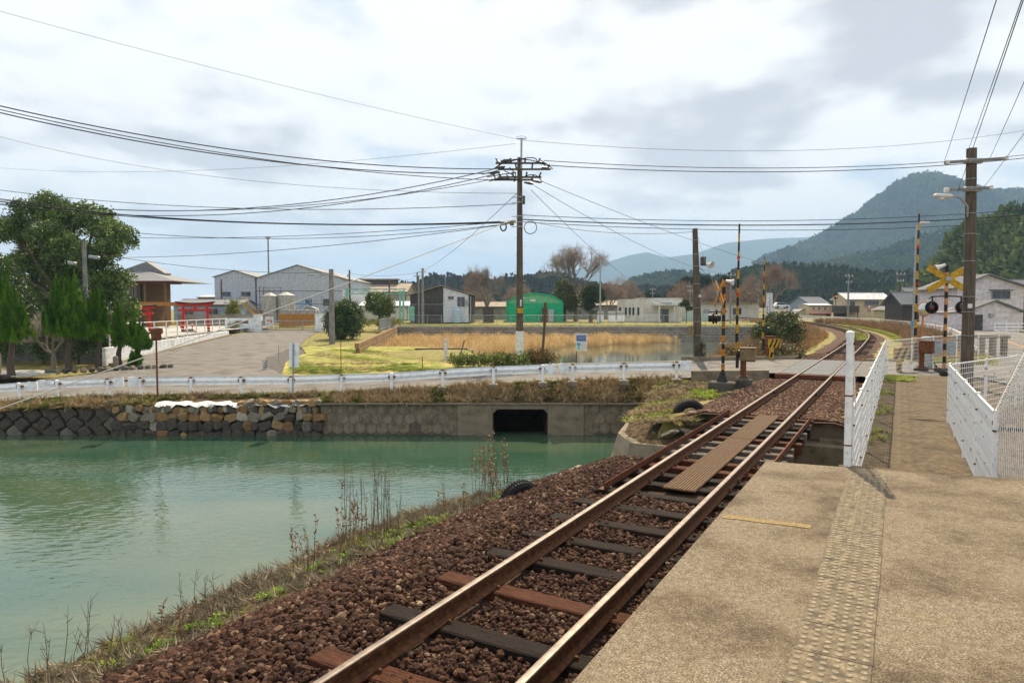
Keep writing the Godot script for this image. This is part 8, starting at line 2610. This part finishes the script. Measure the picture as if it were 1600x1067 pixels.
func poles_and_cables() -> void:
	# the big pole by the pond
	var t := thing("utility_pole", "tall concrete utility pole with tangled crossarms by the pond", "utility pole", R(0.45, -0.85, 40), TH)
	var m := MB.new(); m.tube([Vector3(0, -0.3, 0), Vector3(0, 6.0, 0), Vector3(0.0, 12.0, 0)], [0.225, 0.185, 0.14], 16); part(t, "shaft", m, "pole_concrete")
	m = MB.new(); m.tube([Vector3(0, 0.6, 0), Vector3(0, 1.95, 0)], 0.232, 16); part(t, "white_base_band", m, "white_mortar")
	m = MB.new(); m.box(Vector3(0.02, 3.15, 0.215), Vector3(0.34, 0.3, 0.012)); part(t, "yellow_plate", m, "yellow_paint")
	m = MB.new(); m.box(Vector3(0.06, 3.6, 0.21), Vector3(0.1, 0.4, 0.012)); part(t, "number_plate", m, "sign_white")
	m = MB.new(); m.tube([Vector3(0.08, 11.2, 0.1), Vector3(0.1, 13.1, 0.1)], 0.06, 8); m.box(Vector3(0.1, 13.05, 0.1), Vector3(0.5, 0.06, 0.06)); part(t, "top_extension", m, "galvanised")
	m = MB.new()
	var hoop := []
	for i in 13: hoop.append(Vector3(0.1 - 0.3 * cos(PI * i / 12.0), 13.05 + 0.16 * sin(PI * i / 12.0) , 0.1))
	m.tube(hoop, 0.012, 5, false); part(t, "top_jumper", m, "cable")
	for q in [[11.65, -0.1, 2.6], [11.3, 0.25, 3.0], [10.85, 0.0, 2.5], [10.7, -0.35, 2.3]]:
		m = MB.new(); m.cbox(Vector3(q[1], q[0], 0.16), Vector3(q[2], 0.1, 0.1), 0.01); part(t, "crossarm", m, "pole_concrete")
		for k in 4: insulator(t, Vector3(q[1] + (-0.45 + k * 0.3) * q[2], q[0] + 0.05, 0.16), Vector3(0.3 * (k - 1.5), 1, 0))
	for q in [[-1.4, 11.35], [-1.7, 11.05], [-1.5, 10.7], [-1.1, 11.75], [1.5, 11.6], [1.8, 11.3], [1.25, 10.55], [0.8, 10.45]]:   # strain insulators and sleeved ends
		m = MB.new()
		var sgn := signf(q[0])
		m.tube([Vector3(q[0], q[1], 0.16), Vector3(q[0] - sgn * 0.22, q[1] + 0.05, 0.16), Vector3(q[0] - sgn * 0.55, q[1] + 0.1, 0.16)], [0.05, 0.085, 0.05], 8)
		part(t, "strain_insulator", m, "insulator")
	for q in [[[-1.6, 11.25], [-0.7, 11.75], [0.3, 11.85], [1.35, 11.62]], [[-1.2, 11.55], [-0.3, 11.8], [0.7, 11.95], [1.0, 11.75]], [[-0.6, 11.4], [-0.25, 11.0], [-0.3, 10.6]], [[-0.9, 11.2], [-0.35, 10.9], [-0.35, 10.55]], [[0.3, 10.9], [0.9, 10.95], [1.3, 10.55]], [[1.2, 11.8], [1.6, 11.55], [1.9, 11.3]], [[-1.9, 10.85], [-1.0, 11.0], [-0.2, 11.1]], [[-1.8, 10.6], [-0.9, 10.75], [0.0, 10.7]], [[-2.2, 11.0], [-1.5, 11.15], [-0.9, 11.35]]]:   # slack jumpers
		m = MB.new()
		var c := Curve3D.new()
		for i in q.size():
			var d: Vector3 = Vector3.ZERO if i == 0 or i == q.size() - 1 else Vector3(q[i + 1][0] - q[i - 1][0], q[i + 1][1] - q[i - 1][1], 0) * 0.22
			c.add_point(Vector3(q[i][0], q[i][1], 0.22), -d, d)
		m.tube(Array(c.tessellate(3)), 0.028, 6, false); part(t, "jumper", m, "cable")
	for q in [[0.62, 7.95, 0.36, 0.025], [-0.95, 8.0, 0.24, 0.045]]:
		m = MB.new()
		var ring := []
		for i in 25: ring.append(Vector3(q[0] + cos(TAU * i / 24.0) * q[2] * (0.7 if q[0] < 0 else 1.0), q[1] + sin(TAU * i / 24.0) * q[2], 0.25))
		m.tube(ring, q[3], 6, false); part(t, "cable_coil", m, "cable")
	m = MB.new(); m.cbox(Vector3(-0.45, 8.2, 0.22), Vector3(0.24, 0.26, 0.2), 0.03); part(t, "splice_box", m, "box_beige")
	m = MB.new(); m.tube([Vector3(-1.1, 8.25, 0.22), Vector3(-0.55, 8.25, 0.22)], 0.06, 8); part(t, "splice_case", m, "galvanised")
	m = MB.new(); m.cbox(Vector3(0.24, 9.55, 0.1), Vector3(0.14, 0.5, 0.16), 0.03); part(t, "side_box", m, "pole_concrete")
	for y in [9.4, 9.7, 8.25, 8.0, 8.6]:
		m = MB.new(); m.tube([Vector3(0, y, 0), Vector3(0, y + 0.06, 0)], 0.2, 12); m.box(Vector3(-0.3, y, 0.1), Vector3(0.35, 0.04, 0.04)); part(t, "band_clamp", m, "galvanised")
	for k in 9:
		m = MB.new(); m.tube([Vector3(-0.34 if k % 2 else 0.0, 3.9 + k * 0.5, 0), Vector3(0.0 if k % 2 else 0.34, 3.9 + k * 0.5, 0)], 0.012, 5); part(t, "step_bolt", m, "galvanised")
	# wooden-looking pole with lamp right of the path
	t = thing("utility_pole", "brown pole with two crossarms and a street lamp right of the footpath", "utility pole", Vector3(1.79, 0.0, -24.35), TH)
	m = MB.new(); m.tube([Vector3(0, -0.3, 0), Vector3(0.0, 3.5, 0), Vector3(-0.06, 7.1, 0)], [0.175, 0.155, 0.135], 16); part(t, "shaft", m, "pole_concrete")
	for q in [[6.72, -0.02, 1.85, 0.07], [5.9, -0.22, 1.4, 0.05]]:
		m = MB.new(); m.cbox(Vector3(q[1], q[0], 0.16), Vector3(q[2], 0.08, 0.08), 0.01, Basis(Vector3.BACK, q[3])); part(t, "crossarm", m, "grey_pole")
		for x in [-0.46, 0.46]:
			m = MB.new(); m.cbox(Vector3(q[1] + x * q[2], q[0] + x * q[2] * q[3], 0.16), Vector3(0.12, 0.13, 0.12), 0.02); part(t, "arm_insulator", m, "white_ceramic")
		m = MB.new(); m.cbox(Vector3(-0.04, q[0], 0.06), Vector3(0.5, 0.14, 0.2), 0.02); part(t, "arm_bracket", m, "galvanised")
	m = MB.new(); m.tube([Vector3(-0.14, 5.1, 0.05), Vector3(-0.18, 5.4, 0.08), Vector3(-0.4, 5.65, 0.1), Vector3(-0.72, 5.7, 0.1)], 0.03, 8); part(t, "lamp_arm", m, "galvanised")
	m = MB.new(); m.cbox(Vector3(-0.92, 5.7, 0.1), Vector3(0.52, 0.12, 0.2), 0.04, Basis(Vector3.BACK, -0.06)); var lh := part(t, "lamp_head", m, "white_ceramic")
	m = MB.new(); m.lathe(Vector3(-0.98, 5.66, 0.1), [Vector2(0, -0.1), Vector2(0.09, -0.07), Vector2(0.1, 0.0)], 12); part(lh, "lamp_glass", m, "white_ceramic")
	m = MB.new(); m.box(Vector3(-0.08, 2.48, 0.18), Vector3(0.13, 0.13, 0.012)); part(t, "number_plate", m, "sign_white")
	for y in [0.75, 1.6, 2.3, 2.75, 3.8, 4.6, 5.2, 6.2]:
		m = MB.new(); m.tube([Vector3(-0.008 * y, y, 0), Vector3(-0.008 * y, y + 0.015, 0)], lerpf(0.185, 0.15, y / 7.0), 14); part(t, "band", m, "galvanised")
	for q in [[3.1, 1], [3.6, -1], [4.1, 1], [4.55, -1], [4.6, 1]]:
		m = MB.new(); m.tube([Vector3(0, q[0], 0), Vector3(q[1] * 0.28, q[0], 0)], 0.01, 5); part(t, "step_bolt", m, "galvanised")
	# pole with loudspeaker left of the crossing
	t = thing("utility_pole", "brown pole with a loudspeaker and grey box left of the crossing", "utility pole", R(9.5, -0.45, 34.7), TH)
	m = MB.new(); m.tube([Vector3(0, -0.3, 0), Vector3(-0.12, 3.4, 0), Vector3(-0.25, 6.9, 0)], [0.24, 0.18, 0.13], 14); part(t, "shaft", m, "pole_concrete")
	m = MB.new(); m.lathe(Vector3(0.42, 5.05, 0.2), [Vector2(0.05, -0.3), Vector2(0.08, -0.1), Vector2(0.2, 0.18), Vector2(0.22, 0.2)], 16, Basis(Vector3.UP, 0.7) * Basis(Vector3.RIGHT, 1.75)); part(t, "loudspeaker", m, "white_ceramic")
	m = MB.new(); m.cbox(Vector3(0.16, 5.25, 0.1), Vector3(0.25, 0.45, 0.2), 0.02); part(t, "speaker_bracket", m, "dark_concrete")
	m = MB.new(); m.cbox(Vector3(-0.42, 1.75, 0.12), Vector3(0.3, 0.5, 0.2), 0.03); part(t, "junction_box", m, "box_beige")
	m = MB.new(); m.tube([Vector3(0.2, 0, 0.05), Vector3(0.1, 1.9, 0.05)], 0.035, 8); part(t, "conduit", m, "galvanised")
	m = MB.new(); m.box(Vector3(-0.02, 3.5, 0.2), Vector3(0.13, 0.13, 0.012)); part(t, "number_plate", m, "sign_white")
	for y in [0.9, 1.5, 2.2, 2.9, 4.1, 5.0, 5.6, 6.3]:
		m = MB.new(); m.tube([Vector3(-0.035 * y, y, 0), Vector3(-0.035 * y, y + 0.02, 0)], lerpf(0.235, 0.15, y / 7.0), 14); part(t, "band", m, "galvanised")
	var ivy := []; var ic := []
	for i in 90:
		ivy.append(xf(Vector3(rf(-0.15, 0.28), rf(0, 1.1), rf(0, 0.24)), rf(0.1, 0.18))); ic.append(tint(Color(0.04, 0.045, 0.02), Color(0.12, 0.1, 0.05)))
	many(t, "ivy", clump_meshes[1], "grass", ivy, ic)
	# further poles
	t = simple_pole("concrete_pole", "smooth grey concrete pole with two small lamps beside the round bush", R(-15.85, -0.62, 60), 6.5, 0.23, "grey_pole")
	for q in [[-0.75, 6.05], [-1.8, 6.0]]:
		m = MB.new(); m.cbox(Vector3(q[0], q[1], 0), Vector3(0.5, 0.2, 0.3), 0.04); part(t, "lamp_box", m, "galvanised")
	m = MB.new(); m.tube([Vector3(-2.4, 6.15, 0), Vector3(0, 5.95, 0)], 0.025, 5); part(t, "lamp_wire", m, "galvanised")
	t = simple_pole("concrete_pole", "grey pole with lamps rising through the junipers", R(-29.95, -1.0, 48), 8.1, 0.15, "grey_pole", "", [])
	for q in [[0.75, 7.0], [-0.9, 6.6]]:
		m = MB.new(); m.cbox(Vector3(q[0], q[1], 0.1), Vector3(0.7, 0.24, 0.35), 0.05, Basis(Vector3.BACK, -0.15)); part(t, "lamp_box", m, "galvanised")
	simple_pole("steel_pole", "slim straight steel pole beside the dark evergreen", R(14.45, 0.2, 112), 10.2, 0.12, "galvanised")
	for q in [[-23.75, 100.0, 7.9, 0.14, "dark pole left of the clipped tree", "pole_concrete"], [-17.95, 100.0, 6.5, 0.13, "dark slim pole under the pipe gantry", "pole_concrete"], [-15.5, 112.0, 8.2, 0.15, "brown pole behind the grey gabled house roof", "pole_concrete"], [-14.6, 107.0, 7.4, 0.14, "thinner of the two grey poles before the gabled house", "grey_pole"], [-13.85, 106.0, 8.5, 0.2, "thicker of the two grey poles before the gabled house", "grey_pole"], [-11.5, 118.0, 8.0, 0.1, "short thin pole above the gabled house ridge", "grey_pole"], [-32.4, 135.0, 9.0, 0.1, "thin dark pole standing behind the red torii", "pole_concrete"], [-51.0, 120.0, 7.4, 0.14, "brown pole left of the small warehouse", "pole_concrete"]]:
		simple_pole("far_pole", q[4], R(q[0], 0.2, q[1]), q[2], q[3], q[5], "poles of the factory yard", [] if q[3] < 0.15 else [[q[2] - 0.6, 0.0, 1.2]])
	for q in [[35.2, 110.0, 8.0, 0.14, "grey pole before the white annex", "grey_pole"], [62.0, 126.0, 8.6, 0.16, "grey pole with crossarms beside the cream house", "grey_pole"], [63.0, 111.0, 8.2, 0.15, "brown pole right of the cream bungalow", "pole_concrete"], [50.5, 140.0, 7.5, 0.14, "grey pole left of the hillside road", "grey_pole"], [24.5, 170.0, 7.2, 0.12, "far grey pole over the white hall, left one", "grey_pole"], [36.0, 175.0, 7.6, 0.12, "far grey pole over the white hall, middle one", "grey_pole"], [43.0, 165.0, 8.0, 0.12, "far grey pole over the white hall, right one", "grey_pole"]]:
		simple_pole("far_pole", q[4], R(q[0], 0.3, q[1]), q[2], q[3], q[5], "poles beyond the crossing", [[q[2] - 0.5, 0.0, 1.5], [q[2] - 1.6, 0.0, 1.1]])
	# cables
	cable("uppermost thick cable from the upper left to the big pole", R(-25.45, 11.95, 30), R(-0.95, 10.5, 40), 0.9, 0.028)
	cable("second thick cable from the upper left to the big pole", R(-25.45, 11.7, 30.3), R(-1.1, 10.25, 40), 0.95, 0.028)
	cable("third thick cable from the upper left to the big pole", R(-25.45, 11.85, 30.6), R(-0.95, 9.9, 40.2), 0.75, 0.022)
	cable("first cable sweeping up from the lower left to the crossarms of the big pole", R(-37.6, 10.3, 45), R(-1.2, 10.45, 40), 1.9, 0.026)
	cable("second cable sweeping up from the lower left to the crossarms of the big pole", R(-37.6, 10.0, 45.4), R(-1.0, 10.2, 40), 1.9, 0.024)
	cable("third cable sweeping up from the lower left to the crossarms of the big pole", R(-37.6, 10.1, 44.5), R(-0.9, 9.95, 40), 1.6, 0.02)
	cable("thin wire rising steeply from the big pole top to the upper left", R(-23.09, 15.02, 28), R(0.44, 12.18, 40), 0.25, 0.008)
	cable("thin wire crossing the left sky halfway up", R(-49.9, 18.9, 60), R(0.3, 9.1, 40), 1.6, 0.012)
	cable("faint nearly level wire from the left to the top of the big pole", R(-58.4, 17.3, 70), R(0.2, 11.95, 40), 1.3, 0.010)
	cable("upper cable of the lower left bundle", R(-41.76, 11.66, 50), R(0.22, 8.5, 40), 1.0, 0.02)
	cable("thickest cable of the lower left bundle", R(-37.6, 10.0, 45), R(0.22, 7.5, 40), 0.9, 0.04)
	cable("cable just under the thickest of the lower left bundle", R(-37.6, 9.7, 45), R(0.22, 7.42, 40), 0.75, 0.025)
	cable("blueish low cable passing before the big tree", R(-40.15, 9.83, 48), R(0.0, 7.37, 40), 1.6, 0.018)
	cable("low thin cable through the crown of the big tree", R(-50.2, 9.8, 60), R(0.0, 7.5, 40), 1.1, 0.018)
	cable("lowest thin cable from the big tree to the big pole", R(-67.1, 9.9, 80), R(-0.4, 7.3, 40), 1.7, 0.02)
	cable("thin wire from the pole top to the right", R(0.56, 12.15, 40), R(48.2, 18.0, 55), 1.6, 0.012)
	cable("upper of the paired cables right of the big pole", R(1.85, 10.98, 40), R(43.96, 14.4, 50), 1.0, 0.022)
	cable("lower of the paired cables right of the big pole", R(1.85, 10.72, 40), R(43.97, 14.2, 50), 1.0, 0.026)
	cable("upper of the low cables right of the big pole", R(0.6, 7.85, 40), R(42.37, 10.0, 48), 0.8, 0.02)
	cable("middle low cable right of the big pole", R(0.6, 7.6, 40), R(42.39, 9.56, 48), 0.75, 0.035)
	cable("bottom low cable right of the big pole", R(0.6, 7.45, 40), R(42.4, 9.1, 48), 0.8, 0.02)
	cable("first wire slanting down from the big pole towards the far hall", R(1.3, 9.54, 40), R(35.2, 8.0, 110), 1.2, 0.016)
	cable("second wire slanting down from the big pole towards the hills", R(1.1, 9.3, 40), R(36.0, 7.6, 174), 1.5, 0.016)
	cable("third wire slanting down from the big pole towards the far road", R(1.7, 9.8, 40), R(62.0, 8.4, 126), 1.5, 0.016)
	cable("thin wire from the big pole to the pole left of the crossing", R(1.0, 7.5, 40), R(9.3, 6.3, 34.7), 0.35, 0.012)
	cable("thin stay falling from the crossing pole to the near signal", R(9.35, 6.2, 34.7), Vector3(-5.1, 2.2, -23.75), 0.2, 0.008)
	cable("service wire from the crossing pole to the pole before the annex", R(9.5, 4.5, 34.7), R(35.2, 7.4, 110), 0.9, 0.014)
	cable("pale sheathed guy wire slanting from the lower left up to the big pole", R(-21.6, -2.5, 22.6), R(0.25, 7.65, 40), 0.15, 0.022, "", "guy_wire")
	for q in [[12.79, 6.76, 5.57, 6.07, 8.0, "leftmost wire from the right pole's upper crossarm over the platform"], [14.14, 6.86, 6.3, 6.07, 8.0, "rightmost wire from the right pole's upper crossarm over the platform"], [13.44, 6.95, 5.86, 6.07, 8.0, "middle wire from the right pole's top over the platform"], [13.2, 5.85, 5.16, 5.67, 7.0, "wire from the right pole's lower crossarm over the platform"], [13.95, 5.95, 7.44, 5.88, 9.0, "right wire from the lower crossarm leaving over the fence"]]:
		var a := R(q[0], q[1], 20.4); var b := R(q[2], q[3], q[4])
		cable(q[5], a, b + (b - a) * 0.8, 0.1, 0.006, "wires over the platform")
	for q in [[-29.9, 6.4, 48.0, -15.9, 5.6, 60.0, "wire between the juniper pole and the concrete pole"], [-42.0, 5.4, 48.0, -29.9, 6.3, 48.0, "wire reaching the juniper pole from the left"], [-23.75, 7.6, 100.0, -13.85, 8.2, 106.0, "sagging wire over the factory gantry"], [-13.85, 8.3, 106.0, 0.3, 9.2, 40.5, "long wire from the gabled house to the big pole"], [-15.8, 5.7, 60.0, -23.75, 7.4, 100.0, "wire from the concrete pole back to the factory"], [-17.95, 6.3, 100.0, -15.5, 7.9, 112.0, "short wire between the dark slim pole and the brown pole"], [50.5, 7.4, 140.0, 62.0, 8.4, 126.0, "wire before the conifer woods"], [62.0, 7.6, 126.0, 63.0, 7.9, 111.0, "greenish cable between the two poles by the cream house"]]:
		cable(q[6], R(q[0], q[1], q[2]), R(q[3], q[4], q[5]), 0.5, 0.018, "yard wires")
